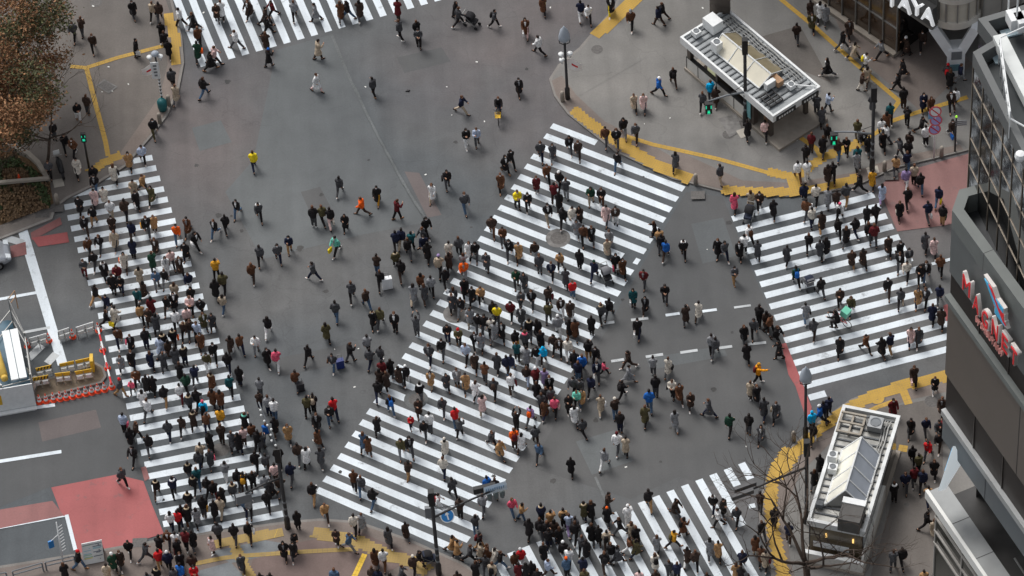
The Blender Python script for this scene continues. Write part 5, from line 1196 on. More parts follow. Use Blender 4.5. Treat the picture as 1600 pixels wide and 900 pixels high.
def leaves(centres, per, spread, size, rnd, weights):
    m = MB()
    for c, mi in centres:
        for _ in range(per):
            p = c + Vector((rnd.gauss(0, spread), rnd.gauss(0, spread), rnd.gauss(0, spread * .7))); s = size * rnd.uniform(.6, 1.3)
            a = Vector((rnd.uniform(-1, 1), rnd.uniform(-1, 1), rnd.uniform(-.6, .6))).normalized(); b = a.orthogonal().normalized(); b = (b * math.cos(rnd.uniform(0, 6.28)) + a.cross(b) * math.sin(rnd.uniform(0, 6.28)))
            m.mat(mi if rnd.random() < .8 else rnd.choice(weights)).add([p - a * s, p + b * s * .5, p + a * s, p - b * s * .5], [(0, 1, 2, 3)])
    return m
# big brown-leaved tree, top left
rnd = random.Random(21); c = G(-8, 262, KH); t = empty('leafy_tree', c, 'large tree with brown autumn leaves filling the top left corner', 'tree')
m = MB(); m.tube([c, c + Vector((-.1, .1, 1.6)), c + Vector((.1, .3, 3.2))], [.32, .25, .22], 10); tips = []
for k in range(7): branch(m, c + Vector((.08, .28, 2.6 + .12 * k)), Vector((math.cos(k * .9), math.sin(k * .9), .95)).normalized(), 2.6, .13, 3, rnd, tips, up=.22)
m.build('trunk', BARK, t, True)
cen = []
for k in range(330):
    px, py = rnd.uniform(-60, 112), rnd.uniform(-70, 228); z = 9.2 - (py) * .012 + rnd.uniform(-3.8, 1.0)
    lim = 90 - max(0, py - 95) * .30 + 12 * math.sin(py * .09) + 6 * math.sin(py * .23)
    if px > lim: px = lim - rnd.uniform(0, 60)
    q = G(px, py, z)
    if noise.noise(q * .55 + Vector((3, 1, 7))) < -.26: continue
    cen.append((q, 2 if noise.noise(q * .38) > .30 else (0 if rnd.random() < .6 else 1)))
leaves(cen, 185, .44, .10, rnd, [0, 1, 2]).build('crown', LV, t)
# bare trees
def bare_tree(px, py, h, seed, lab, spread, lev=4, r=.14, lean=(0, 0), bark=BARK, n0=4):
    rnd = random.Random(seed); c = G(px, py, KH); t = empty('bare_tree', c, lab, 'tree', 'leafless street trees'); m = MB(); fk = c + Vector((lean[0], lean[1], h * .32)); m.tube([c, c.lerp(fk, .5) + Vector((.05, 0, 0)), fk], [r * 1.3, r * 1.05, r], 9); m.build('trunk', bark, t, True)
    m = MB(); tips = []
    for k in range(n0): a = 6.283 * k / n0 + rnd.uniform(-.4, .4); branch(m, fk - UPZ * .05 * k, Vector((math.cos(a) * spread, math.sin(a) * spread, 1)).normalized(), h * .30, r * .62, lev, rnd, tips, .32, (2, 3), .74, .10)
    m.build('crown', bark, t, True)
bare_tree(72, 268, 7.4, 31, 'slender leafless tree with fine twigs beside the tree plaza strip', 1.5, 5, .09, (.5, .5), BARK, 4)
bare_tree(1262, 935, 9.5, 43, 'leafless street tree in front of the lower station entrance', 1.15, 5, .19, (-.1, .2), BARK, 5)
# planting bed with its pale kerb, left
PB = [(-60, 236), (20, 238), (52, 252), (68, 270), (78, 288), (-60, 300)]; PB2 = [(-60, 298), (78, 288), (84, 318), (70, 326), (0, 352), (-60, 380)]
GRASSM = ground_mat('bed_soil_green', (78, 66, 48), (98, 78, 56), mid=2.0, var=.3)
for pts in (PB, PB2):
    m = MB(); m.sheet([G(x, y, KH).xy for x, y in pts], KH + .02); struct(m, 'planting_bed', GRASSM)
rnd = random.Random(8); m = MB(); LG = [island_leaf('groundcover_green', (58, 72, 38)), island_leaf('groundcover_brown', (104, 82, 58))]
for _ in range(5200):
    px, py = rnd.uniform(-20, 78), rnd.uniform(238, 346)
    if py > 350 - px * .35 or (px > 20 and py < 238 + (px - 20) * .8): continue
    p = G(px, py, KH + .05 + rnd.uniform(0, .22)); a = Vector((rnd.uniform(-1, 1), rnd.uniform(-1, 1), rnd.uniform(-.2, .8))).normalized(); b = a.orthogonal(); s = rnd.uniform(.05, .12)
    m.mat(0 if noise.noise(p * .8) > .12 else 1).add([p - a * s, p + b * s * .6, p + a * s, p - b * s * .6], [(0, 1, 2, 3)])
tag(m.build('ground_cover', LG), 'low green and brown ground cover in the planting bed', 'ground cover', kind='stuff')
m = MB(); W = [G(x, y, KH) for x, y in ((-60, 228), (-5, 229), (22, 234), (45, 244), (60, 258), (70, 274), (76, 286))]
for a, b in zip(W, W[1:]): x = (b - a); y = Vector((-x.y, x.x, 0)).normalized() * .14; m.box((a + b) / 2 + UPZ * .17, x / 2 * 1.04, y, UPZ * .17)
struct(m, 'bed_kerb', CONC)
a, b = G(-60, 300, KH), G(78, 288, KH); t = empty('bed_rail', b, 'pale beam rail across the planting bed at the left edge', 'rail')
m = MB(); x = (b - a); y = Vector((-x.y, x.x, 0)).normalized(); m.box((a + b) / 2 + UPZ * .55, x / 2, y * .11, UPZ * .09); m.build('beam', CONC, t)
m = MB()
for q in (.1, .4, .7, .97): o = a.lerp(b, q); m.box(o + UPZ * .22, (.06, 0, 0), (0, .06, 0), UPZ * .24)
m.build('posts', DARKP, t)
cone_c = G(31, 284, KH); m = MB(); m.box(cone_c + UPZ * .04, (.18, 0, 0), (0, .18, 0), (0, 0, .02)); m.lathe(cone_c + UPZ * .06, [(.13, 0), (.03, .62)], 12); tag(m.build('traffic_cone', ORANGE, None, False, cone_c), 'small orange cone standing in the planting bed', 'traffic cone')
c = G(95, 268, KH); t = empty('parked_motorbike', c, 'dark motorbike with pale screen beside the planting bed', 'motorbike')
fr = Matrix.Translation(c) @ Matrix.Rotation(math.radians(105), 4, 'Z'); V_ = lambda x, y, z: fr @ Vector((x, y, z))
for x in (-.6, .62): m = MB(); m.tube([V_(x, -.07, .3), V_(x, .07, .3)], .3, 16); m.build('wheel', BLACKP, t, True)
m = MB(); m.tube([V_(-.7, 0, .62), V_(-.3, 0, .72), V_(.1, 0, .80), V_(.42, 0, .82)], [.14, .17, .19, .10], 10); m.box(V_(0, 0, .45), fr.to_3x3() @ Vector((.36, 0, 0)), fr.to_3x3() @ Vector((0, .15, 0)), UPZ * .2); m.build('body', BLACKP, t, True)
m = MB(); m.tube([V_(.62, 0, .3), V_(.44, 0, 1.0)], .035, 6); m.bar(V_(.42, -.32, 1.02), V_(.42, .32, 1.02), .02, 6); m.build('fork', STEEL, t)
m = MB(); m.box(V_(.56, 0, 1.15), fr.to_3x3() @ Vector((-.05, 0, .24)), fr.to_3x3() @ Vector((0, .2, 0)), fr.to_3x3() @ Vector((.012, 0, .003))); m.build('screen', WHITEP, t)
# ------------------------------------------------------------------ people
def limb(mb, pts, rad, n=10, flat=1.0):
    mb.tube(pts, rad, n)
def rings(mb, rs, n=16):
    """rs: (cx, cy, z, rx, ry) horizontal ellipses from low to high, capped"""
    vs = []
    for cx, cy, z, rx, ry in rs:
        for k in range(n):
            a = 2 * math.pi * k / n; vs.append((cx + rx * math.cos(a), cy + ry * math.sin(a), z))
    fs = [(i * n + k, i * n + (k + 1) % n, (i + 1) * n + (k + 1) % n, (i + 1) * n + k) for i in range(len(rs) - 1) for k in range(n)]
    fs.append(tuple(range(n - 1, -1, -1))); m = (len(rs) - 1) * n; fs.append(tuple(range(m, m + n)))
    mb.add(vs, fs)
def ball(mb, c, r, n=10, m=7):
    rs = []
    for i in range(m):
        t = -1 + 2 * (i + 0.5) / m; q = math.sqrt(1 - t * t)
        rs.append((c[0], c[1], c[2] + r[2] * t * 1.06, r[0] * q, r[1] * q))
    rings(mb, rs, n)
def remesh(mb, voxel, wrinkle=0.0, seed=0):
    me = bpy.data.meshes.new('shape'); me.from_pydata(mb.v, [], mb.f); me.update()
    o = bpy.data.objects.new('shape', me); COL.objects.link(o)
    md = o.modifiers.new('remesh', 'REMESH'); md.mode = 'VOXEL'; md.voxel_size = voxel; md.adaptivity = 0.0
    sm = o.modifiers.new('smooth', 'SMOOTH'); sm.factor = 0.5; sm.iterations = 2
    dg = bpy.context.evaluated_depsgraph_get(); r = bpy.data.meshes.new_from_object(o.evaluated_get(dg))
    bpy.data.objects.remove(o); bpy.data.meshes.remove(me)
    if wrinkle:
        off = Vector((seed * 7.3, seed * 3.1, seed * 1.7))
        for v in r.vertices:
            p = v.co * 1.0
            d = noise.noise(Vector((p.x * 9, p.y * 9, p.z * 16)) + off) + 0.6 * noise.noise(p * 22 + off)
            v.co += v.normal * d * wrinkle
    r.polygons.foreach_set('use_smooth', [True] * len(r.polygons))
    return r
def skeleton(ps):
    hz, th, sh, up, fo = 0.905, 0.43, 0.415, 0.275, 0.245
    J = {}; lean = ps.get('lean', 0.04)
    low = 9
    for s, k in ((1, 'L'), (-1, 'R')):
        a, kn = ps['hip'][0 if s > 0 else 1], ps['knee'][0 if s > 0 else 1]
        h = Vector((0, s * 0.088, hz)); ke = h + th * Vector((math.sin(a), 0.01 * s, -math.cos(a)))
        an = ke + sh * Vector((math.sin(a - kn), -0.02 * s, -math.cos(a - kn)))
        J['hip' + k], J['knee' + k], J['ank' + k], J['shin' + k] = h, ke, an, a - kn
        low = min(low, an.z - 0.085 - max(0, -(a - kn)) * 0.02)
    dz = -low
    for q in list(J):
        if isinstance(J[q], Vector): J[q] = J[q] + Vector((0, 0, dz))
    J['dz'] = dz
    for s, k in ((1, 'L'), (-1, 'R')):
        i = 0 if s > 0 else 1
        a, ab, el, inn = ps['sh'][i], ps.get('abd', (0.12, 0.12))[i], ps['el'][i], ps.get('inn', (0.15, 0.15))[i]
        S = Vector((lean * 0.9, s * 0.18, 1.385 + dz))
        d = Vector((math.sin(a) * math.cos(ab), s * math.sin(ab), -math.cos(a) * math.cos(ab))); E = S + up * d
        a2 = a + el; f = Vector((math.sin(a2), -s * math.sin(inn), -math.cos(a2))).normalized(); Wp = E + fo * f
        J['sho' + k], J['elb' + k], J['wri' + k], J['fdir' + k] = S, E, Wp, f
    J['lean'] = lean
    return J
def hand(mb, w, d, side):
    """palm, four bent fingers of unequal length, a thumb off the side of the palm"""
    d = d.normalized(); ax = Vector((0, 1, 0)).cross(d)
    ax = ax.normalized() if ax.length > .1 else Vector((1, 0, 0)); n = Vector((0, -side, 0))
    wid = d.cross(n).normalized(); n = wid.cross(d).normalized()
    p = w + d * 0.035
    mb.box(p, d * 0.045, wid * 0.038, n * 0.014)
    for i, L in enumerate((0.066, 0.076, 0.070, 0.054)):
        b = w + d * 0.076 + wid * (0.029 - 0.0195 * i)
        m = b + d * L * 0.5 + n * 0.012; e = m + d * L * 0.36 + n * 0.026
        mb.tube([b - d * .01, m, e], [0.0095, 0.009, 0.007], 5)
    b = w + d * 0.022 + wid * 0.036
    mb.tube([b, b + d * 0.03 + wid * 0.022 + n * .008, b + d * 0.056 + wid * 0.026 + n * .018], [0.0115, 0.0105, 0.008], 5)
def head_shape(mb, J):
    x, z = J['lean'] * 1.3, J['dz']
    tilt = J.get('tilt', 0.0); hx = x + 0.012 + tilt * 0.10
    c = Vector((hx, 0, 1.595 + z - tilt * 0.02))
    ball(mb, c, (0.094, 0.076, 0.113), 14, 9)
    ball(mb, c + Vector((0.035, 0, -0.062)), (0.052, 0.050, 0.048), 10, 6)      # jaw
    mb.tube([c + Vector((0.088, 0, 0.018)), c + Vector((0.108, 0, -0.020)), c + Vector((0.090, 0, -0.030))], [0.010, 0.015, 0.012], 6)   # nose
    for s in (1, -1): ball(mb, c + Vector((-0.004, s * 0.078, -0.004)), (0.018, 0.010, 0.028), 6, 4)
    mb.tube([(x * .8, 0, 1.40 + z), (x, 0, 1.47 + z), c + Vector((-0.012, 0, -0.06))], [0.070, 0.056, 0.054], 12)
    return c
def body_mesh(ps, J, voxel=0.022):
    mb = MB(); z, l = J['dz'], J['lean']
    rings(mb, [(0, 0, .84 + z, .08, .13), (0, 0, .90 + z, .105, .160), (l * .2, 0, 1.0 + z, .092, .142), (l * .4, 0, 1.10 + z, .088, .132), (l * .6, 0, 1.24 + z, .112, .158), (l * .8, 0, 1.35 + z, .110, .178), (l * .95, 0, 1.41 + z, .082, .150), (l, 0, 1.45 + z, .055, .07)])
    c = head_shape(mb, J)
    for k in 'LR':
        limb(mb, [J['hip' + k], J['hip' + k].lerp(J['knee' + k], .4), J['knee' + k], J['knee' + k].lerp(J['ank' + k], .35), J['ank' + k]], [.088, .080, .054, .052, .036])
        t = Vector((math.cos(J['shin' + k] * .6), 0, math.sin(J['shin' + k] * .6)))
        limb(mb, [J['ank' + k] + Vector((0, 0, .02)) - t * .03, J['ank' + k] - Vector((0, 0, .045)) + t * .05, J['ank' + k] - Vector((0, 0, .055)) + t * .15], [.04, .038, .03])
        limb(mb, [J['sho' + k] - Vector((0, .04 if k == 'L' else -.04, 0)), J['sho' + k], J['sho' + k].lerp(J['elb' + k], .5), J['elb' + k], J['elb' + k].lerp(J['wri' + k], .4), J['wri' + k]], [.05, .055, .046, .038, .036, .026])
    me = remesh(mb, voxel)
    h = MB()
    for k, s in (('L', 1), ('R', -1)): hand(h, J['wri' + k], J['fdir' + k], s)
    h.mat(1)
    for s in (1, -1):
        e = c + Vector((0.083, s * 0.032, 0.012)); h.box(e, (.008, 0, 0), (0, .014, 0), (0, 0, .007))
        e = c + Vector((0.084, s * 0.034, 0.034)); h.box(e, (.008, 0, 0), (0, .020, 0), (0, 0, .004))
    h.mat(2); h.box(c + Vector((0.086, 0, -0.058)), (.008, 0, 0), (0, .022, 0), (0, 0, .006))
    n0 = len(me.vertices); bm = bmesh.new(); bm.from_mesh(me)
    vs = [bm.verts.new(v) for v in h.v]
    for f, mi in zip(h.f, h.mi):
        fc = bm.faces.new([vs[i] for i in f]); fc.material_index = mi; fc.smooth = True
    bm.to_mesh(me); bm.free()
    return me, c
def sleeves(mb, J, r0, r1, r2, cut=0.97):
    for k in 'LR':
        s = 1 if k == 'L' else -1
        W = J['elb' + k].lerp(J['wri' + k], cut)
        limb(mb, [J['sho' + k] - Vector((0, .07 * s, .005)), J['sho' + k] + Vector((0, -.012 * s, -.01)), J['sho' + k].lerp(J['elb' + k], .5), J['elb' + k], W], [r0 * .95, r0, (r0 + r1) / 2, r1, r2], 10)
def coat_mesh(ps, J, kind, seed):
    mb = MB(); z, l = J['dz'], J['lean']
    kf = (J['kneeL'].x + J['kneeR'].x) / 2; spread = abs(J['kneeL'].x - J['kneeR'].x)
    if kind == 'long':
        rings(mb, [(kf * .8, 0, .46 + z, .140 + spread * .42, .222), (kf * .7, 0, .50 + z, .145 + spread * .42, .226), (kf * .5, 0, .72 + z, .135 + spread * .24, .200), (0, 0, .92 + z, .142, .196), (l * .3, 0, 1.06 + z, .122, .170), (l * .6, 0, 1.24 + z, .140, .186), (l * .8, 0, 1.36 + z, .130, .196), (l, 0, 1.425 + z, .095, .140), (l * 1.1, 0, 1.475 + z, .078, .092), (l * 1.1, 0, 1.505 + z, .074, .086)])
        sleeves(mb, J, .080, .068, .064)
    elif kind == 'jacket':
        rings(mb, [(0, 0, .80 + z, .132, .182), (0, 0, .83 + z, .142, .192), (0, 0, .92 + z, .142, .192), (l * .3, 0, 1.05 + z, .136, .182), (l * .6, 0, 1.24 + z, .148, .192), (l * .8, 0, 1.36 + z, .136, .200), (l, 0, 1.425 + z, .098, .145), (l * 1.1, 0, 1.475 + z, .080, .094), (l * 1.1, 0, 1.50 + z, .076, .088)])
        sleeves(mb, J, .082, .070, .060)
    else:   # padded
        rs = []
        for i in range(12):
            q = i / 11; zz = .82 + q * .58; rx = (.140 + .020 * math.sin(q * 3.0)) + .012 * (i % 2); ry = .195 + .016 * math.sin(q * 3.0) + .012 * (i % 2)
            rs.append((l * max(0, q) * .8, 0, zz + z, rx, ry))
        rs += [(l, 0, 1.435 + z, .115, .155), (l * 1.1, 0, 1.48 + z, .098, .108), (l * 1.1, 0, 1.52 + z, .092, .100)]
        rings(mb, rs); sleeves(mb, J, .090, .080, .062)
    mb.v = [(v[0] * 1.05, v[1] * 1.03, v[2]) for v in mb.v]
    return remesh(mb, .027, .013 if kind != 'padded' else .010, seed)
def trousers_mesh(ps, J, seed, wide=1.0):
    mb = MB(); z = J['dz']
    rings(mb, [(0, 0, .80 + z, .105, .155), (0, 0, .90 + z, .118, .172), (0, 0, 1.0 + z, .104, .155)])
    for k in 'LR':
        h, n, a = J['hip' + k], J['knee' + k], J['ank' + k]
        end = n.lerp(a, .93)
        limb(mb, [h + Vector((0, 0, .04)), h.lerp(n, .35), n, n.lerp(a, .5), end], [.106, .100 * wide, .080 * wide, .073 * wide, .070 * wide], 10)
    return remesh(mb, .027, .009, seed)
def shoe_mesh(J, side):
    mb = MB()
    for k in side:
        a = J['ank' + k]; sh = J['shin' + k]; pit = -max(0, -sh) * .55 + max(0, sh) * .25
        t = Vector((math.cos(pit), 0, math.sin(pit))); u = Vector((-t.z, 0, t.x)); o = a - u * .075
        vs = []; prof = [(-.075, .028, .07), (-.055, .036, .085), (.03, .040, .080), (.10, .046, .055), (.165, .042, .042), (.195, .022, .030)]
        sec = []
        for x, wd, hh in prof:
            for q, hz in ((-1, -.012), (1, -.012), (1, hh * .6), (.6, hh), (-.6, hh), (-1, hh * .6)): vs.append(o + t * x + Vector((0, wd * q, 0)) + u * hz)
        fs = [(i * 6 + j, i * 6 + (j + 1) % 6, (i + 1) * 6 + (j + 1) % 6, (i + 1) * 6 + j) for i in range(5) for j in range(6)] + [tuple(range(5, -1, -1)), tuple(range(30, 36))]
        mb.add(vs, fs)
    me = bpy.data.meshes.new('shoe'); me.from_pydata(mb.v, [], mb.f); me.update(); me.polygons.foreach_set('use_smooth', [True] * len(me.polygons))
    return me
def simple(mb, name, smooth=True):
    me = bpy.data.meshes.new(name); me.from_pydata(mb.v, [], mb.f); me.update()
    me.polygons.foreach_set('use_smooth', [smooth] * len(me.polygons)); return me
def hair_mesh(c, long):
    mb = MB()
    ball(mb, c + Vector((-.022, 0, .022)), (.098, .090, .112), 14, 9)
    if long:
        rs = [(c.x - .085, 0, c.z - .30, .020, .055), (c.x - .090, 0, c.z - .26, .040, .085), (c.x - .080, 0, c.z - .14, .050, .100), (c.x - .055, 0, c.z - .04, .060, .096), (c.x - .035, 0, c.z + .04, .065, .090)]
        rings(mb, rs, 12)
        for s in (1, -1): mb.tube([c + Vector((.035, s * .078, .03)), c + Vector((.030, s * .086, -.06)), c + Vector((.02, s * .088, -.17))], [.020, .026, .014], 6)
    else:
        ball(mb, c + Vector((.050, 0, .085)), (.040, .060, .030), 8, 5)
    return remesh(mb, .017, .006, 3 if long else 5)
def hat_mesh(c):
    mb = MB(); rings(mb, [(c.x - .004, 0, c.z + .030, .108, .094), (c.x - .004, 0, c.z + .062, .112, .098), (c.x - .008, 0, c.z + .075, .104, .092), (c.x - .01, 0, c.z + .125, .086, .076), (c.x - .012, 0, c.z + .155, .045, .040), (c.x - .012, 0, c.z + .162, .012, .012)], 14); return simple(mb, 'hat')
def mask_mesh(c):
    mb = MB(); ball(mb, c + Vector((.046, 0, -.040)), (.066, .064, .050), 10, 6); return simple(mb, 'face_mask')
def ruff_mesh(J, r=.048):
    z, l = J['dz'], J['lean']; mb = MB(); pts = []
    for i in range(13):
        a = math.radians(50 + 260 * i / 12); pts.append((l * 1.0 - .02 + .105 * math.cos(a), .115 * math.sin(a), 1.475 + z - .02 * math.cos(a)))
    mb.tube(pts, [r * .5] + [r] * 11 + [r * .5], 8); return remesh(mb, .022, .010, 9)
def shirt_mesh(J, kind):
    z, l = J['dz'], J['lean']; mb = MB(); k = .012 if kind == 'padded' else 0
    for q in range(5):
        z0 = 1.10 + q * .068; w0 = .030 + q * .009; x0 = {0: .138, 1: .145, 2: .153, 3: .150, 4: .140}[q] + l * (.35 + q * .11) + k
        mb.box((x0, 0, z0 + z), (.016, 0, .0), (0, w0, 0), (0, 0, .036))
    mb.tube([(l + .085, -.05, 1.43 + z), (l + .115, 0, 1.40 + z), (l + .085, .05, 1.43 + z)], .035, 6)
    return remesh(mb, .02, 0)
def hood_mesh(J):
    z, l = J['dz'], J['lean']; mb = MB(); ball(mb, (l - .115, 0, 1.455 + z), (.075, .125, .07), 12, 7); return simple(mb, 'hood')
def backpack_mesh(J):
    z, l = J['dz'], J['lean']; mb = MB()
    rings(mb, [(-.205, 0, .98 + z, .07, .11), (-.215 + l * .3, 0, 1.02 + z, .095, .145), (-.21 + l * .5, 0, 1.20 + z, .10, .150), (-.195 + l * .7, 0, 1.36 + z, .075, .125), (-.18 + l * .8, 0, 1.41 + z, .03, .06)], 12)
    for s in (1, -1): mb.tube([(-.15 + l, s * .09, 1.36 + z), (0.0 + l, s * .105, 1.47 + z), (.13 + l * .8, s * .11, 1.34 + z), (.135 + l * .5, s * .13, 1.16 + z), (-.10, s * .16, 1.04 + z)], .022, 5)
    return simple(mb, 'backpack')
def shoulder_bag_mesh(J):
    z = J['dz']; mb = MB(); mb.box((-.02, -.285, .90 + z), (.15, 0, 0), (0, .055, 0), (0, .01, .115))
    mb.tube([(.10, -.27, 1.0 + z), (.02 + J['lean'], -.17, 1.46 + z), (-.14, -.26, 1.0 + z)], .014, 5); return simple(mb, 'shoulder_bag', False)
def held_bag_mesh():
    mb = MB(); mb.add([(-.15, -.05, -.42), (.15, -.05, -.42), (.15, .05, -.42), (-.15, .05, -.42), (-.17, -.045, -.09), (.17, -.045, -.09), (.17, .045, -.09), (-.17, .045, -.09)], [(3, 2, 1, 0), (4, 5, 6, 7), (0, 1, 5, 4), (1, 2, 6, 5), (2, 3, 7, 6), (3, 0, 4, 7)])
    for y in (-.045, .045): mb.tube([(-.08, y, -.09), (-.03, y * .3, -.005), (.03, y * .3, -.005), (.08, y, -.09)], .006, 4)
    return simple(mb, 'shopping_bag', False)
R_ = math.radians
POSES = {
    'walk_a': dict(hip=(R_(31), R_(-25)), knee=(R_(8), R_(20)), sh=(R_(-22), R_(24)), el=(R_(18), R_(28))),
    'walk_b': dict(hip=(R_(-24), R_(30)), knee=(R_(30), R_(6)), sh=(R_(22), R_(-20)), el=(R_(30), R_(16))),
    'pockets': dict(hip=(R_(24), R_(-19)), knee=(R_(8), R_(18)), sh=(R_(-14), R_(-12)), el=(R_(42), R_(42)), abd=(.24, .24), inn=(.35, .35)),
    'phone': dict(hip=(R_(-12), R_(16)), knee=(R_(14), R_(6)), sh=(R_(-4), R_(26)), el=(R_(24), R_(98)), inn=(.15, .45), tilt=.25),
    'stand': dict(hip=(R_(3), R_(-4)), knee=(R_(3), R_(3)), sh=(R_(-3), R_(4)), el=(R_(12), R_(14))),
    'clasp': dict(hip=(R_(10), R_(-8)), knee=(R_(6), R_(12)), sh=(R_(10), R_(12)), el=(R_(86), R_(92)), inn=(.75, .75), lean=.06, tilt=.2),
    'raise': dict(hip=(R_(4), R_(-4)), knee=(R_(3), R_(3)), sh=(R_(80), R_(95)), el=(R_(70), R_(55)), inn=(.3, .3), lean=.0),
    'ride': dict(hip=(R_(62), R_(38)), knee=(R_(72), R_(62)), sh=(R_(52), R_(52)), el=(R_(22), R_(22)), lean=.14),
    'reach': dict(hip=(R_(14), R_(-12)), knee=(R_(5), R_(14)), sh=(R_(-6), R_(86)), el=(R_(14), R_(6)), lean=.03),
}
LIB = {}
PNAMES = ['walk_a', 'walk_b', 'pockets', 'phone', 'stand', 'clasp', 'raise', 'reach', 'ride']
for pi, (pn, ps) in enumerate(POSES.items()):
    J = skeleton(ps); J['tilt'] = ps.get('tilt', 0.0)
    me, c = body_mesh(ps, J); L = {'body': me, 'J': J}
    for k in ('long', 'jacket', 'padded'): L[k] = coat_mesh(ps, J, k, pi + len(k))
    L['trousers'] = trousers_mesh(ps, J, pi); L['shoeL'] = shoe_mesh(J, 'L'); L['shoeR'] = shoe_mesh(J, 'R')
    L['hair'] = hair_mesh(c, False); L['hairlong'] = hair_mesh(c, True); L['hat'] = hat_mesh(c); L['mask'] = mask_mesh(c)
    L['shirt'] = shirt_mesh(J, ''); L['hood'] = hood_mesh(J); L['ruff'] = ruff_mesh(J); L['scarf'] = ruff_mesh(J, .056); L['backpack'] = backpack_mesh(J); L['shoulder_bag'] = shoulder_bag_mesh(J)
    LIB[pn] = L
BAG = held_bag_mesh()
CLOTH = {'k': (36, 33, 34), 'n': (34, 38, 58), 'g': (134, 135, 138), 'G': (74, 74, 77), 'w': (226, 226, 226), 'c': (214, 206, 194), 'b': (178, 162, 142), 't': (170, 132, 92), 'B': (96, 64, 46), 'D': (62, 49, 43), 'r': (196, 38, 42), 'R': (96, 34, 38), 'o': (238, 98, 30), 'y': (232, 206, 44), 'Y': (206, 148, 44), 'u': (38, 98, 176), 'U': (20, 172, 226), 'd': (76, 98, 124), 'l': (178, 190, 212), 'v': (150, 130, 172), 'p': (222, 92, 118), 'P': (216, 184, 180), 'e': (36, 66, 52), 'E': (84, 78, 54), 'T': (34, 82, 88), 'm': (112, 196, 176), 'O': (238, 156, 34)}
CNAME = {'k': 'black', 'n': 'navy', 'g': 'grey', 'G': 'charcoal', 'w': 'white', 'c': 'cream', 'b': 'beige', 't': 'tan', 'B': 'brown', 'D': 'dark_brown', 'r': 'red', 'R': 'maroon', 'o': 'orange', 'y': 'yellow', 'Y': 'mustard', 'u': 'blue', 'U': 'sky_blue', 'd': 'denim', 'l': 'pale_blue', 'v': 'lavender', 'p': 'pink', 'P': 'pale_pink', 'e': 'dark_green', 'E': 'olive', 'T': 'teal', 'm': 'mint', 'O': 'amber'}
def island_mat(name, rgb, rough=0.85, var=0.22, tint=0.0):
    """fabric, skin or hair whose depth of colour differs a little from one piece to the next"""
    m = bpy.data.materials.new(name); m.use_nodes = True; N = m.node_tree.nodes; L = m.node_tree.links
    b = N['Principled BSDF']; b.inputs['Roughness'].default_value = rough; b.inputs['Specular IOR Level'].default_value = 0.2
    oi = N.new('ShaderNodeObjectInfo'); geo = N.new('ShaderNodeNewGeometry')
    ad = N.new('ShaderNodeMath'); ad.operation = 'ADD'; L.new(oi.outputs['Random'], ad.inputs[0]); L.new(geo.outputs['Random Per Island'], ad.inputs[1])
    fr = N.new('ShaderNodeMath'); fr.operation = 'FRACT'; L.new(ad.outputs[0], fr.inputs[0])
    mp = N.new('ShaderNodeMapRange'); L.new(fr.outputs[0], mp.inputs[0]); mp.inputs[3].default_value = 1 - var; mp.inputs[4].default_value = 1 + var
    n1 = N.new('ShaderNodeTexNoise'); n1.inputs['Scale'].default_value = 9; n1.inputs['Detail'].default_value = 4; L.new(geo.outputs['Position'], n1.inputs['Vector'])
    m2 = N.new('ShaderNodeMapRange'); L.new(n1.outputs[0], m2.inputs[0]); m2.inputs[1].default_value = .3; m2.inputs[2].default_value = .7; m2.inputs[3].default_value = .66; m2.inputs[4].default_value = 1.34  # tone variety, plus the light and dark of folds put into the colour
    mu = N.new('ShaderNodeMath'); mu.operation = 'MULTIPLY'; L.new(mp.outputs[0], mu.inputs[0]); L.new(m2.outputs[0], mu.inputs[1])
    sc = N.new('ShaderNodeVectorMath'); sc.operation = 'SCALE'; sc.inputs[0].default_value = lin(rgb); L.new(mu.outputs[0], sc.inputs['Scale']); L.new(sc.outputs[0], b.inputs['Base Color'])
    return m
CM = {k: island_mat(CNAME[k] + '_fabric', v, 0.9, 0.25 if k in 'kDGnB' else 0.10) for k, v in CLOTH.items()}
SKIN = island_mat('skin', (206, 160, 134), 0.6, 0.10); LIPS = island_mat('lips', (150, 84, 78), 0.5); EYE = island_mat('eye_and_brow', (34, 26, 24), 0.5)
HAIR = island_mat('dark_hair', (34, 27, 25), 0.5, 0.35); HAIRB = island_mat('brown_hair', (86, 58, 42), 0.55, 0.35)
FUR = island_mat('pale_fur_trim', (176, 158, 132), 0.95); MASKM = island_mat('white_face_mask', (238, 240, 242), 0.7, 0.05)
BOOT = island_mat('dark_shoes', (30, 28, 28), 0.6, 0.3); SNEAK = island_mat('white_shoes', (222, 222, 220), 0.7, 0.1); TANB = island_mat('tan_shoes', (120, 86, 58), 0.7)

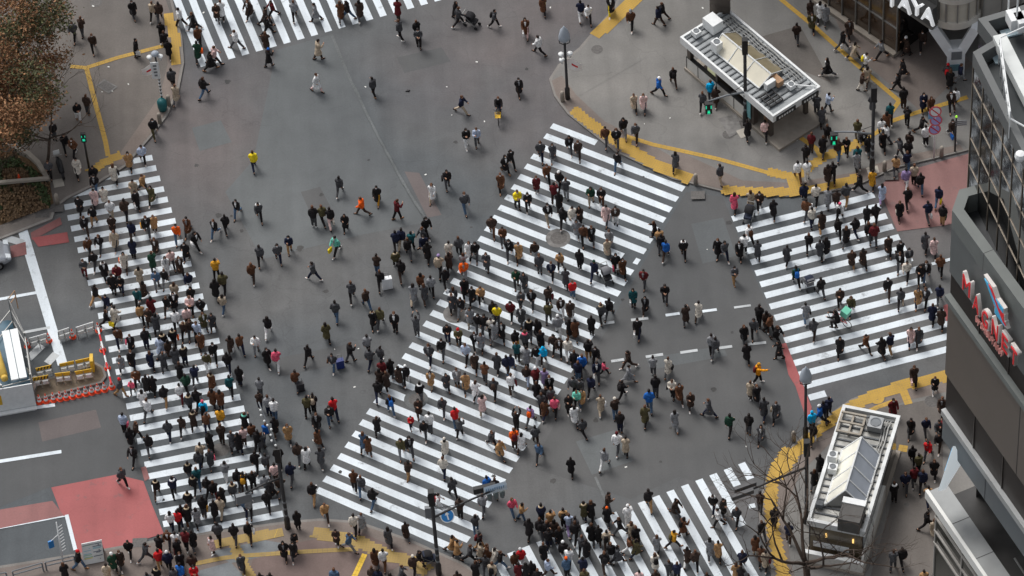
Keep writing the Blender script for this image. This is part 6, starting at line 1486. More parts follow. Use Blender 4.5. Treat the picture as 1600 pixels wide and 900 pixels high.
def person_parts(P):
    """(name, mesh, materials) of one person from its row of data"""
    x, y, z, yaw, h, pose, typ, top, bot, ex = P[:10]
    L = LIB[pose]; out = [('body', L['body'], [SKIN, EYE, LIPS])]
    long_hair = 'L' in ex
    hat = next((e[1] for e in ex if e[0] == 'h'), None)
    out.append(('hair', L['hairlong' if long_hair else 'hair'], [HAIRB if 'Hb' in ex else HAIR]))
    if hat: out.append(('hat', L['hat'], [CM[hat]]))
    out.append(({'long': 'coat', 'jacket': 'jacket', 'padded': 'padded_jacket'}[typ], L[typ], [CM[top]]))
    out.append(('trousers', L['trousers'], [CM[bot]]))
    for q in 'LR': out.append(('shoe', L['shoe' + q], [SNEAK if 'Sw' in ex else TANB if 'St' in ex else BOOT]))
    if 'Vw' in ex or 'Vg' in ex: out.append(('shirt_front', L['shirt'], [CM['w' if 'Vw' in ex else 'g']]))
    if 'N' in ex: out.append(('hood', L['hood'], [CM[top]]))
    if 'm' in ex: out.append(('face_mask', L['mask'], [MASKM]))
    if 'H' in ex: out.append(('fur_hood', L['ruff'], [FUR]))
    cc = next((e[1] for e in ex if e[0] == 'C'), None)
    if cc: out.append(('scarf', L['scarf'], [CM[cc]]))
    bb = next((e[1] for e in ex if e[0] == 'b'), None)
    if bb: out.append(('backpack', L['backpack'], [CM[bb]]))
    aa = next((e[1] for e in ex if e[0] == 'a'), None)
    if aa: out.append(('shoulder_bag', L['shoulder_bag'], [CM[aa]]))
    return out
def bag_spot(P):
    x, y, z, yaw, h, pose = P[:6]; w_ = LIB[pose]['J']['wriR'] + LIB[pose]['J']['fdirR'] * .09
    return Matrix.Translation((x, y, z)) @ Matrix.Rotation(yaw, 4, 'Z') @ Matrix.Scale(h, 4) @ Matrix.Translation(w_)
def add_person(P, label):
    x, y, z, yaw, h = P[:5]
    root = bpy.data.objects.new('person', None); COL.objects.link(root); root.empty_display_size = 0.3
    root.location = (x, y, z); root.rotation_euler.z = yaw; root.scale = (h, h, h)
    tag(root, label, 'person', 'people crossing the junction')
    for nm, me, mats in person_parts(P):
        while len(me.materials) < len(mats): me.materials.append(None)
        o = bpy.data.objects.new(nm, me); COL.objects.link(o); o.parent = root
        for i, m in enumerate(mats): o.material_slots[i].link = 'OBJECT'; o.material_slots[i].material = m
def add_bag(P, col, label):
    M_ = bag_spot(P); o = bpy.data.objects.new('shopping_bag', BAG); COL.objects.link(o); o.matrix_basis = M_
    if not BAG.materials: BAG.materials.append(None)
    o.material_slots[0].link = 'OBJECT'; o.material_slots[0].material = CM[col]
    tag(o, label, 'bag', 'bags carried by people crossing')
_cache = {}
def mesh_arrays(me):
    if me.name not in _cache:
        v = np.empty(len(me.vertices) * 3, np.float32); me.vertices.foreach_get('co', v)
        li = np.empty(len(me.loops), np.int32); me.loops.foreach_get('vertex_index', li)
        n = len(me.polygons); ls = np.empty(n, np.int32); me.polygons.foreach_get('loop_start', ls)
        lt = np.empty(n, np.int32); me.polygons.foreach_get('loop_total', lt)
        mi = np.empty(n, np.int32); me.polygons.foreach_get('material_index', mi)
        _cache[me.name] = (v.reshape(-1, 3), li, ls, lt, mi)
    return _cache[me.name]
def crowd(rows, bags):
    V = []; LI = []; LS = []; LT = []; MI = []; mats = []; idx = {}; nv = nl = 0
    def put(me, mm, T):
        nonlocal nv, nl
        v, li, ls, lt, mi = mesh_arrays(me); A = np.array(T, np.float32)
        V.append(v @ A[:3, :3].T + A[:3, 3]); LI.append(li + nv); LS.append(ls + nl); LT.append(lt)
        mp = []
        for m in mm:
            if m.name not in idx: idx[m.name] = len(mats); mats.append(m)
            mp.append(idx[m.name])
        MI.append(np.array(mp, np.int32)[np.minimum(mi, len(mp) - 1)]); nv += len(v); nl += len(li)
    for P in rows:
        T = Matrix.Translation(P[:3]) @ Matrix.Rotation(P[3], 4, 'Z') @ Matrix.Scale(P[4], 4)
        for nm, me, mm in person_parts(P): put(me, mm, T)
    for P, col in bags: put(BAG, [CM[col]], bag_spot(P))
    V = np.concatenate(V); LI = np.concatenate(LI); LS = np.concatenate(LS); LT = np.concatenate(LT); MI = np.concatenate(MI)
    me = bpy.data.meshes.new('crowd'); me.vertices.add(len(V)); me.loops.add(len(LI)); me.polygons.add(len(LS))
    me.vertices.foreach_set('co', V.ravel()); me.loops.foreach_set('vertex_index', LI); me.polygons.foreach_set('loop_start', LS)
    try: me.polygons.foreach_set('loop_total', LT)
    except Exception: pass
    for m in mats: me.materials.append(m)
    me.polygons.foreach_set('material_index', MI); me.polygons.foreach_set('use_smooth', np.ones(len(LS), bool))
    me.update(calc_edges=True); me.validate()
    o = bpy.data.objects.new('crowd', me); COL.objects.link(o)
    tag(o, 'dense crowd of people in mostly dark winter clothes over the crossings', 'crowd', kind='stuff')
    return len(V)
# ------------------------------------------------------------------ who stands where: x y raised turn size pose outer top bottom extras (all as numbers) | label | bag
PEOPLE = """
-0.01 14.09 0 -1.56 0.94 8 1 0 1 600 1000|person in dark jacket riding the bicycle with yellow basket on the top road|
18.77 -5.05 0 2.68 1.01 8 1 0 0|person in dark jacket riding the red bicycle with the mint delivery box|
-25.30 3.33 0 -1.34 0.96 5 1 3 11 600 1000|person in dark jacket and maroon trousers left of the left crossing|
-24.11 3.11 0 -1.17 0.95 1 0 0 0 404 600 1200|fifth nearest dark clad person above the dark jacket carrying yellow bag on the left crossing|
-22.89 3.69 0 -1.53 0.96 0 0 5 9 312 700|person in white coat with orange shoulder bag on the left crossing|
-19.60 3.01 0 -1.24 0.98 0 0 9 0 700 600 800 1000 1200|nearest dark clad person right of the white coat and white trousers on the left crossing|
-23.56 1.87 0 -1.58 1.03 4 0 0 3|third nearest dark clad person above the dark jacket carrying yellow bag on the left crossing|
-24.59 1.17 0 0.92 0.99 1 1 0 7 800 1100|nearest dark clad person below the dark jacket and maroon trousers left of the left crossing|
-23.42 -0.57 0 1.00 0.98 0 0 5 0|nearest white clad person right of the dark jacket carrying yellow bag on the left crossing|
-23.95 -0.73 0 -0.42 0.97 0 1 0 0 700 1000 1300|person in dark jacket carrying yellow bag on the left crossing|13 yellow bag held by the person in dark jacket on the left crossing
-21.00 -1.44 0 1.47 0.98 3 0 3 0 700|seventh nearest dark clad person above the row of orange cones|
-17.69 -1.52 0 -1.78 0.93 3 0 3 9|fourth nearest dark clad person below the mustard padded jacket left of the diagonal crossing|
-23.23 -2.19 0 -1.42 1.02 1 1 8 1 600 800|nearest brown clad person above the row of orange cones|
-18.41 -2.93 0 -1.46 0.95 1 0 8 0 600 700|nearest brown clad person above the olive jacket and white trousers on the left crossing|
-17.65 -3.87 0 -1.47 1.03 0 1 0 0 600|nearest dark clad person above the olive jacket and white trousers on the left crossing|
-16.67 -3.40 0 1.56 0.93 1 0 9 0 700|ninth nearest dark clad person left of the blue suitcase|4 white bag held by the ninth nearest dark clad person left of the blue suitcase
-15.17 -3.57 0 -1.65 0.98 3 2 4 2|person in white padded jacket and grey trousers left of the diagonal crossing|
-14.45 -2.26 0 1.43 1.01 1 1 0 4 700 800|person in dark jacket and white trousers left of the diagonal crossing|
-14.55 -4.48 0 -1.12 0.96 1 0 0 0 700 600 800|nearest dark clad person left of the pink jacket left of the diagonal crossing|
-21.34 -4.10 0 1.80 0.92 0 0 1 0 700 1000|second nearest dark clad person above the pink jacket on the left crossing|
-20.58 -4.34 0 1.44 0.93 3 0 3 3 1000|fourth nearest dark clad person above the white jacket and maroon trousers on the left crossing|
-22.45 -3.94 0 -1.43 0.99 0 0 0 1 600 800 1000|nearest dark clad person above the pink jacket on the left crossing|
-16.18 -5.85 0 1.33 0.94 4 0 0 1|sixth nearest dark clad person left of the blue suitcase|4 white bag held by the sixth nearest dark clad person left of the blue suitcase
-20.55 -6.90 0 1.53 0.99 0 2 0 7 800|nearest dark clad person left of the white jacket and maroon trousers on the left crossing|
-21.53 -7.82 0 1.26 1.04 1 1 4 3 1000 1100|second nearest white clad person below the pink jacket on the left crossing|
-22.36 -11.06 0 -1.95 0.99 0 1 0 0 600 1300 1100|nearest dark clad person below the row of orange cones|
-21.46 -10.41 0 1.69 0.98 1 2 0 3|fourth nearest dark clad person below the pink jacket on the left crossing|
-18.88 -8.87 0 1.40 0.94 3 0 9 0 500 700|nearest dark clad person below the bright blue jacket on the left crossing|
-17.27 -10.09 0 1.56 1.00 4 1 9 9 1000 1100|nearest dark clad person below the mustard padded jacket on the left crossing|
-16.27 -10.89 0 1.94 1.01 5 0 0 1 700|second nearest dark clad person left of the blue padded jacket left of the diagonal crossing|
-15.35 -12.27 0 1.51 1.04 0 1 0 0 800|nearest dark clad person above the dark jacket with mustard backpack on the left crossing|
-13.35 -13.29 0 1.33 1.05 0 1 1 3|nearest dark clad person right of the pale pink jacket left of the diagonal crossing|
-18.37 -15.31 0 1.45 1.05 4 2 0 3 900|person in dark padded jacket carrying mustard bag on the left crossing|14 mustard bag held by the person in dark padded jacket on the left crossing
-17.75 -15.44 0 1.67 0.95 1 0 0 0|second nearest dark clad person above the pale pink coat on the bottom left pavement|
-14.74 -15.15 0 1.63 0.99 2 1 0 0|third nearest dark clad person below the pale pink jacket left of the diagonal crossing|
-19.26 -15.79 0 1.73 1.01 3 0 0 8 500 700 800 1000|person in dark coat and brown trousers on the left crossing|
-17.55 -17.30 1 1.53 1.05 2 2 3 0 1100|nearest dark clad person above the pale pink coat on the bottom left pavement|
-16.64 -17.41 1 1.51 0.99 2 1 0 3 1100|nearest dark clad person right of the pale pink coat on the bottom left pavement|
-17.88 -18.08 1 -2.52 0.96 4 0 21 9 700 800 1200|person in pale pink coat on the bottom left pavement|
-21.64 -18.28 1 0.57 1.02 1 1 3 3 800|second nearest dark clad person left of the maroon padded jacket on the bottom left pavement|
-23.51 -18.73 1 -1.07 0.99 2 0 22 0 104|nearest dark clad person right of the two notice boards|
-5.98 3.03 0 1.67 1.00 0 1 0 3 1000 1100|fourth nearest dark clad person above the large white suitcase|4 white bag held by the fourth nearest dark clad person above the large white suitcase
-4.85 2.64 0 1.40 0.96 0 0 0 0 700|nearest dark clad person above the tan jacket with lavender hat left of the diagonal crossing|
-6.47 1.31 0 1.66 1.03 1 1 0 9 1100|second nearest dark clad person above the large white suitcase|
-1.39 1.51 0 -1.72 0.99 5 0 3 0 600 700 1000|nearest dark clad person right of the orange jacket and grey trousers on the diagonal crossing|
-5.83 -0.53 0 1.45 1.00 1 0 2 6 700|person in grey coat and beige trousers left of the diagonal crossing|
-5.17 -0.53 0 1.71 0.95 1 0 3 9 700 1000|nearest dark clad person right of the large white suitcase|
-3.07 -1.79 0 -1.89 1.00 1 2 0 2 1300|nearest dark clad person above the grey coat and beige trousers on the diagonal crossing|
-3.58 -1.46 0 -1.61 1.01 3 0 3 0 404 1000|second nearest dark clad person below the dark jacket with grey hat on the diagonal crossing|
0.55 2.17 0 -1.68 0.98 1 0 7 9 600 1000|person in tan coat carrying white bag on the diagonal crossing|4 white bag held by the person in tan coat on the diagonal crossing
0.72 -0.21 0 -1.65 0.99 1 0 3 4 700 900|second nearest dark clad person below the tan coat carrying white bag on the diagonal crossing|
1.10 -1.62 0 -1.76 0.99 2 1 0 3 600 800 1000 1300 1100|fifth nearest dark clad person above the dark jacket with pink scarf on the diagonal crossing|
-0.18 -2.37 0 -1.78 0.98 2 2 11 0 600 800 1100|nearest maroon clad person above the teal jacket on the diagonal crossing|
-1.21 -3.95 0 1.16 1.01 1 0 2 3|nearest grey clad person above the teal jacket on the diagonal crossing|
0.43 -2.76 0 -1.91 0.96 0 0 3 3 600 1200|third nearest dark clad person above the dark jacket with pink scarf on the diagonal crossing|
2.01 -2.81 0 1.34 0.99 3 1 23 3 1100|nearest olive clad person above the teal jacket on the diagonal crossing|
-5.74 -3.08 0 1.63 1.00 6 1 3 3|nearest dark clad person below the grey coat and beige trousers left of the diagonal crossing|
-4.33 -4.83 0 -1.72 1.02 0 1 0 3 600|nearest dark clad person left of the pale blue jacket on the diagonal crossing|
-5.09 -5.26 0 -1.80 1.07 2 1 3 1 600 800 1000 1300 1100|nearest dark clad person above the tan coat and beige trousers on the diagonal crossing|
-2.03 -4.54 0 -1.74 0.93 2 0 2 9 700 1000|nearest grey clad person left of the teal jacket on the diagonal crossing|
-2.95 -5.37 0 -1.94 1.03 2 1 18 0 1000 1100|person in pale blue jacket on the diagonal crossing|
-2.47 -6.01 0 -1.66 0.95 0 0 9 0 600|nearest dark clad person below the pale blue jacket on the diagonal crossing|
2.52 -3.85 0 1.61 1.04 2 2 2 4 104 1000 1100|person in grey padded jacket with white hat on the diagonal crossing|
1.71 1.02 0 -1.57 1.02 4 2 3 3 1000|second nearest dark clad person below the dark manhole on the diagonal crossing|
6.59 0.35 0 -1.45 0.97 0 0 8 0 304 600 700|person in brown coat with white shoulder bag on the diagonal crossing|
5.10 -3.02 0 1.67 0.96 1 2 3 0 500 1000|person in dark padded jacket carrying white bag with fur hood on the diagonal crossing|4 white bag of person in dark padded jacket with fur hood on the diagonal crossing
5.57 -2.82 0 1.18 1.03 1 1 0 3|nearest dark clad person left of the teal coat right of the diagonal crossing|
4.46 -3.98 0 1.43 0.93 4 0 0 0|third nearest dark clad person above the pink jacket child sized right of the diagonal crossing|
7.04 -2.12 0 -1.69 0.98 4 0 24 0 700|person in teal coat right of the diagonal crossing|4 white bag held by the person in teal coat right of the diagonal crossing
7.13 -4.36 0 -1.70 1.01 0 0 0 1 600|nearest dark clad person below the teal coat right of the diagonal crossing|4 white bag of nearest dark clad person below the teal coat right of the diagonal crossing
3.50 -4.19 0 1.53 0.99 0 0 8 3|nearest brown clad person right of the teal jacket on the diagonal crossing|
-1.94 -6.98 0 1.38 0.98 5 1 8 3|nearest brown clad person left of the teal jacket on the diagonal crossing|
5.87 -8.92 0 0.74 0.95 0 1 0 0 200 800|person in dark jacket with black backpack right of the diagonal crossing|
-2.20 -9.35 0 1.39 0.97 3 0 21 6 700 800|person in pale pink coat and beige trousers on the diagonal crossing|
-0.11 -12.19 0 1.17 0.92 1 0 4 9 700|nearest white clad person right of the orange jacket with maroon backpack on the diagonal crossing|
-1.38 -12.59 0 -0.86 0.96 1 0 7 3 1000|nearest tan clad person above the blue jacket on the diagonal crossing|
3.05 -10.55 0 1.62 1.00 0 0 4 0 700|nearest white clad person below the mint green padded jacket right of the diagonal crossing|
5.80 -13.13 0 1.44 0.95 5 0 6 0|nearest tan clad person below the mint green padded jacket right of the diagonal crossing|
4.52 -13.91 0 1.13 1.03 1 1 2 4 1000 1100|person in grey jacket and white trousers right of the diagonal crossing|
-3.85 -16.71 0 1.50 1.01 4 1 9 0|nearest dark clad person above the round blue arrow sign|
-0.04 -18.47 0 1.14 0.99 2 0 0 0 700|nearest dark clad person above the red padded jacket on the bottom crossing|
3.12 -17.52 0 1.56 0.93 5 0 23 1 500 700|person in olive coat with fur hood on the bottom crossing|
3.07 -20.22 0 1.47 1.00 1 0 0 3|second nearest dark clad person above the denim blue jacket on the bottom crossing|
4.76 -20.70 0 0.01 0.98 0 0 3 0 700 1300|nearest dark clad person left of the white coat with black backpack on the bottom crossing|
6.82 -17.04 0 1.61 1.03 0 1 0 7|person in dark jacket and tan trousers on the bottom crossing|
8.28 -17.68 0 -0.60 0.96 1 0 9 3 700 900|nearest dark clad person above the mustard padded jacket on the bottom crossing|
8.60 -19.12 0 0.50 0.95 3 0 8 0 200 700|person in brown coat with black backpack on the bottom crossing|
9.97 -20.73 0 1.56 1.01 1 0 2 3 700 800|nearest grey clad person right of the mustard padded jacket on the bottom crossing|
10.43 -20.90 0 1.51 0.93 0 0 7 0|nearest tan clad person right of the mustard padded jacket on the bottom crossing|
13.04 -17.92 1 1.36 0.98 5 1 9 3 1100|fourth nearest dark clad person above the brown coat carrying white bag on the bottom crossing|
13.73 -19.06 1 1.21 0.95 4 0 0 0|second nearest dark clad person above the brown coat carrying white bag on the bottom crossing|
14.43 -20.27 1 1.40 1.00 5 1 1 9 800|nearest dark clad person right of the brown coat carrying white bag on the bottom crossing|
12.99 -21.82 0 1.31 0.94 0 0 6 0 311 800|person in tan coat with maroon shoulder bag right of the diagonal crossing|
-12.29 -8.48 0 1.41 0.99 3 2 23 0|nearest olive clad person left of the red jacket left of the diagonal crossing|
-11.01 -9.25 0 -1.47 1.02 3 2 0 17 600|nearest dark clad person below the red jacket left of the diagonal crossing|
-13.44 -10.32 0 -1.52 0.98 2 0 7 3 700 600 800 1000|nearest tan clad person right of the blue padded jacket left of the diagonal crossing|
-12.44 -12.22 0 1.36 0.98 3 0 4 0 700|nearest white clad person right of the blue padded jacket left of the diagonal crossing|
-11.62 -12.22 0 1.88 0.96 1 0 3 3 700 800|second nearest dark clad person left of the denim blue coat on the diagonal crossing|
-8.86 -11.72 0 1.83 0.94 5 0 8 3 700 900|nearest brown clad person below the denim blue coat on the diagonal crossing|
19.47 10.95 1 1.56 0.94 3 0 3 0 1000|nearest dark clad person above the maroon jacket on the upper plaza|
19.28 8.65 1 1.29 0.97 0 0 0 3 1000|nearest dark clad person right of the maroon jacket on the upper plaza|
20.16 8.23 1 1.29 1.03 0 1 9 17 1000 1100|person in dark jacket and denim blue trousers on the upper plaza|
22.03 8.46 1 1.29 0.92 0 0 0 3|nearest dark clad person above the mustard coat right of the diagonal crossing|
21.17 7.21 1 1.70 0.92 1 0 2 0|nearest grey clad person above the mustard coat right of the diagonal crossing|
22.90 8.72 1 -1.54 0.97 0 0 0 0|second nearest dark clad person above the mustard coat right of the diagonal crossing|
24.53 11.97 1 1.62 1.01 4 1 0 9 900 1100|third nearest dark clad person above the round parking signs|4 white bag held by the third nearest dark clad person above the round parking signs
26.12 11.30 1 -1.51 0.95 0 0 8 3 700 1000|nearest brown clad person above the round parking signs|
25.51 8.78 1 1.81 0.99 4 1 4 0 800|person in white jacket carrying cream bag on the upper plaza|5 cream bag held by the person in white jacket on the upper plaza
22.62 11.76 1 1.30 0.93 2 0 3 0 900|nearest dark clad person below the dark jacket and cream trousers on the upper plaza|
21.36 17.15 1 0.45 0.98 1 1 0 3 800 1200 1100|fifth nearest dark clad person right of the upper station entrance|4 white bag held by the fifth nearest dark clad person right of the upper station entrance
21.99 16.24 1 0.07 0.94 1 0 6 0 700 800|nearest tan clad person above the white jacket with yellow backpack on the upper plaza|
23.66 16.18 1 -2.98 0.99 0 1 2 0 900|nearest grey clad person left of the Y shaped corner column|
25.22 16.27 1 -2.76 1.00 3 0 9 0 104 700|person in dark coat with white hat on the upper plaza|
27.50 13.15 1 1.36 1.01 5 0 0 3 700 900 1000|nearest dark clad person below the dark jacket with red hat on the upper plaza|
28.19 13.74 1 0.02 0.96 2 1 1 2 1000|nearest dark clad person below the Y shaped corner column|
27.36 11.55 1 -1.55 1.03 1 1 9 0 600 1200 1100|second nearest dark clad person above the round parking signs|
26.23 16.75 1 -1.74 1.01 1 1 9 0 600 800|nearest dark clad person left of the Y shaped corner column|
19.64 18.93 1 -1.58 0.99 2 0 23 0 700 900 1200|nearest olive clad person above the pale blue jacket on the upper plaza|
20.24 15.00 1 -3.13 1.00 1 0 0 3 700 800 1200|nearest dark clad person above the pale blue jacket on the upper plaza|
20.55 19.49 1 1.58 0.97 1 0 2 3|nearest grey clad person right of the upper station entrance|
27.14 9.21 1 -1.30 1.04 0 1 9 3 600 800|person in dark jacket carrying blue bag on the upper plaza|15 blue bag held by the person in dark jacket on the upper plaza
-26.08 22.79 1 -1.74 1.00 0 2 3 0 600|fourth nearest dark clad person left of the tan padded jacket on the tree plaza|
-24.86 21.69 1 -1.41 0.96 1 1 9 0 600 1000|nearest dark clad person left of the dark coat carrying white bag on the tree plaza|
-22.17 20.89 1 -0.27 0.96 4 0 0 0|person in dark coat carrying white bag on the tree plaza|4 white bag held by the person in dark coat on the tree plaza
-20.15 20.65 1 1.52 0.90 2 0 0 0 800|second nearest dark clad person above the teal bin|
-19.42 23.34 0 2.91 1.00 2 2 4 9 800 1100|nearest white clad person right of the tan padded jacket on the tree plaza|
-18.36 20.36 0 1.56 1.00 1 0 22 0 312|person in dark coat with orange shoulder bag on the top crossing|
-17.59 19.47 0 0.17 0.98 0 0 0 0 900|nearest dark clad person below the pale pink padded jacket on the top crossing|
-17.14 23.55 0 -1.50 0.98 5 0 9 3 1000|second nearest dark clad person left of the maroon jacket on the top crossing|
-15.96 21.11 0 2.74 1.00 0 2 4 3 1000 1200|nearest white clad person left of the dark coat with blue hat on the top road|
-15.10 23.73 0 -2.27 0.99 0 0 9 0 800 1000 1200|nearest dark clad person left of the maroon jacket on the top crossing|
-18.04 17.26 0 0.72 1.02 0 2 0 17 1000 1100|person in dark padded jacket and denim blue trousers on the top road|
-19.74 16.92 0 1.39 0.95 1 0 6 3 900 1000|nearest tan clad person above the teal bin|
-21.12 14.24 0 -1.31 1.00 1 2 0 23 600 1100|person in dark padded jacket and olive trousers on the top road|
-13.98 19.40 0 0.58 0.91 3 0 0 3 115 700 1000|person in dark coat with blue hat on the top road|
-10.96 22.98 0 3.06 0.95 2 0 2 0|nearest grey clad person left of the maroon coat on the top road|
-10.90 19.69 0 0.33 1.02 3 0 6 9|nearest tan clad person left of the maroon coat on the top road|
-11.07 16.96 0 -0.60 0.99 2 0 4 21 1000 1200|person in white coat and pale pink trousers on the top road|
-9.41 22.90 0 1.59 1.00 1 0 8 3 700 1000|nearest brown clad person left of the maroon coat on the top road|
-8.21 22.88 0 1.62 1.02 1 0 9 3 700 800|nearest dark clad person left of the maroon coat on the top road|
-5.76 20.87 0 2.40 1.01 3 1 3 0 800 1000|nearest dark clad person below the maroon coat on the top road|
-4.65 20.06 0 -1.55 1.04 5 1 3 0 600|nearest dark clad person left of the black hooded pram|
-2.10 21.70 0 0.41 0.99 0 1 3 0 800 1000 1200|nearest dark clad person above the black hooded pram|
-2.26 14.26 0 -0.34 0.98 1 1 1 6 1000|person in dark jacket and beige trousers on the top road|
-2.12 11.46 0 -1.28 1.03 3 1 0 4 600 800|nearest dark clad person left of the pale blue jacket on the top road|
2.00 20.42 0 -1.56 0.99 0 0 8 21 700 1200|person in brown coat carrying white bag on the top road|4 white bag held by the person in brown coat on the top road
2.75 18.74 0 2.61 1.00 1 2 4 0 1100|nearest white clad person left of the bell lamp on the upper plaza|
1.31 15.51 0 -1.39 0.92 1 0 0 9 600 1300|nearest dark clad person below the bell lamp on the upper plaza|
8.55 20.28 1 -1.74 1.02 0 2 8 0 102 600 800|person in brown padded jacket with grey hat on the upper plaza|
10.28 20.35 1 2.59 0.98 2 2 1 9 1100|nearest dark clad person above the blue jacket on the upper plaza|
9.82 14.48 1 -0.51 0.98 0 1 15 0 104 1100|person in blue jacket on the upper plaza|
8.81 13.32 1 -1.68 0.92 0 0 21 3 600 700 1000|nearest pale pink clad person below the blue jacket on the upper plaza|
7.44 11.33 1 -1.51 1.02 0 2 0 2 1100|second nearest dark clad person below the blue jacket on the upper plaza|
8.15 10.87 1 -1.75 0.97 0 1 3 9 600 1000 1100|nearest dark clad person below the blue jacket on the upper plaza|
6.30 10.76 1 -1.78 0.99 0 1 8 3|nearest brown clad person below the bell lamp on the upper plaza|
6.95 10.49 1 -1.62 1.00 2 2 0 3 600 1000 1300 1100|third nearest dark clad person below the blue jacket on the upper plaza|
13.23 13.35 1 1.28 0.93 0 0 9 9 800|nearest dark clad person below the bright blue jacket on the upper plaza|
14.89 10.45 1 1.65 0.94 1 0 0 0|nearest dark clad person below the upper station entrance|
-22.63 11.69 0 -1.48 0.95 2 0 7 0 600 700|nearest tan clad person below the teal bin|
-23.53 10.71 0 1.72 0.98 0 0 5 0 300 700 800 1000|person in white coat with black shoulder bag on the left crossing|
-25.76 11.37 1 -1.34 0.99 1 0 5 0|person in white coat on the tree plaza|
-24.70 8.87 0 -1.45 0.98 1 0 21 0 600|nearest pale pink clad person below the white coat on the tree plaza|
-22.20 8.53 0 -1.34 0.95 0 0 0 0 600|second nearest dark clad person below the teal bin|4 white bag held by the second nearest dark clad person below the teal bin
-21.25 8.82 0 -1.83 0.96 1 0 23 0 600 700 800|nearest olive clad person above the orange jacket on the left crossing|
-22.85 7.71 0 1.52 1.04 0 2 9 0|fifth nearest dark clad person below the teal bin|
-24.76 7.43 0 -1.89 0.96 3 1 0 7 600|third nearest dark clad person below the white coat on the tree plaza|
-25.26 6.71 0 -1.36 1.00 0 2 0 9 600 1000 1300|fourth nearest dark clad person below the white coat on the tree plaza|
-23.45 5.40 0 -1.82 1.00 0 0 6 3 600 700 800 1000|nearest tan clad person above the white coat with orange shoulder bag on the left crossing|
-21.55 6.27 0 -1.43 1.07 0 2 0 3 314 600 1000 1300|person in dark padded jacket with mustard shoulder bag on the left crossing|
-22.38 4.55 0 1.51 0.95 4 0 1 0 700|nearest dark clad person above the white coat with orange shoulder bag on the left crossing|
-19.75 5.58 0 -1.54 0.98 1 1 12 17 600|person in orange jacket on the left crossing|
-19.10 6.08 0 -1.80 0.99 1 0 8 3 600 900 1300|nearest brown clad person right of the orange jacket on the left crossing|
-17.47 5.73 0 -1.99 0.98 1 1 0 17 600 800 1000 1200|second nearest dark clad person right of the orange jacket on the left crossing|
-19.21 4.05 0 -1.89 0.99 3 0 0 1 600|nearest dark clad person below the orange jacket on the left crossing|
-15.05 10.93 0 1.70 0.97 1 2 13 1 1000 1100|person in yellow padded jacket left of the diagonal crossing|
-17.02 1.33 0 1.47 1.05 0 2 23 0 800|nearest olive clad person below the mustard padded jacket left of the diagonal crossing|
-17.49 0.86 0 1.64 1.02 2 0 0 1 700|nearest dark clad person below the mustard padded jacket left of the diagonal crossing|
-8.61 6.61 0 3.07 0.97 1 2 12 9 1000 1100|person in orange padded jacket left of the diagonal crossing|
-7.67 7.50 0 -1.73 0.95 0 0 0 14 600|person in dark coat and mustard trousers left of the diagonal crossing|
-6.53 6.07 0 0.49 1.01 3 1 11 0 900 1000 1100|nearest maroon clad person above the teal padded jacket left of the diagonal crossing|
-3.42 8.25 0 -1.52 1.00 3 1 0 3 300|person in dark jacket with black shoulder bag left of the diagonal crossing|
-4.36 7.37 0 -1.80 0.95 1 0 4 6 700 1000|person in white coat and beige trousers left of the diagonal crossing|
-2.46 6.33 0 -1.31 1.06 1 2 3 17 600 1000|third nearest dark clad person below the pale blue jacket on the top road|
-11.54 5.96 0 1.71 1.05 4 1 0 3 800 1000|second nearest dark clad person left of the orange padded jacket left of the diagonal crossing|
-10.54 5.88 0 1.72 1.00 1 1 0 21|person in dark jacket carrying cream bag left of the diagonal crossing|5 cream bag held by the person in dark jacket left of the diagonal crossing
-9.66 5.44 0 -1.68 0.92 3 0 0 0 700|nearest dark clad person above the mint green jacket left of the diagonal crossing|
-13.73 3.38 0 -1.39 1.00 2 1 3 1 600 1100|second nearest dark clad person left of the mint green jacket left of the diagonal crossing|
-10.25 3.67 0 -2.25 1.00 0 1 25 0 600 800 1300|person in mint green jacket left of the diagonal crossing|13 yellow bag held by the person in mint green jacket left of the diagonal crossing
-11.66 1.75 0 2.63 0.98 0 1 3 1 800 1100|nearest dark clad person below the mint green jacket left of the diagonal crossing|
0.12 9.17 0 -1.07 0.96 2 0 0 0 600 700 900 1200|second nearest dark clad person below the cyclist with yellow basket|
-0.22 7.80 0 -1.55 0.95 1 0 8 0 600 900 1000|nearest brown clad person below the cyclist with yellow basket|
-0.93 4.21 0 -1.58 1.06 2 2 9 8|nearest dark clad person above the tan coat carrying white bag on the diagonal crossing|
-7.73 0.71 0 1.56 0.98 1 1 0 0 1000 1100|nearest dark clad person above the large white suitcase|
-9.45 -0.03 0 1.60 1.01 1 1 3 0 800 1000 1100|second nearest dark clad person left of the large white suitcase|
0.69 6.23 0 -1.30 1.00 5 2 13 0 600 1000|nearest yellow clad person above the dark manhole on the diagonal crossing|
1.31 5.98 0 -1.54 1.00 3 1 0 0 600 800|fifth nearest dark clad person above the dark manhole on the diagonal crossing|
2.59 8.17 0 -1.46 1.00 0 1 8 0 600 1000|nearest brown clad person above the dark manhole on the diagonal crossing|
1.91 7.32 0 -1.49 0.92 4 0 11 3 600 800 1000|nearest maroon clad person below the cyclist with yellow basket|
2.44 5.02 0 -1.37 1.02 1 1 0 6 600 900 1200|second nearest dark clad person above the dark manhole on the diagonal crossing|
6.89 8.76 0 -1.87 0.97 1 1 0 17 600|fifth nearest dark clad person below the blue jacket on the upper plaza|
5.11 6.11 0 -1.79 0.96 3 2 22 6 1100|seventh nearest dark clad person above the dark manhole on the diagonal crossing|
5.93 4.58 0 -1.88 0.99 0 0 21 3 600|nearest pale pink clad person right of the dark manhole on the diagonal crossing|
6.47 4.38 0 -1.65 0.97 4 2 9 4 600 1200|person in dark padded jacket and white trousers carrying white bag on the diagonal crossing|4 white bag of person in dark padded jacket and white trousers on the diagonal crossing
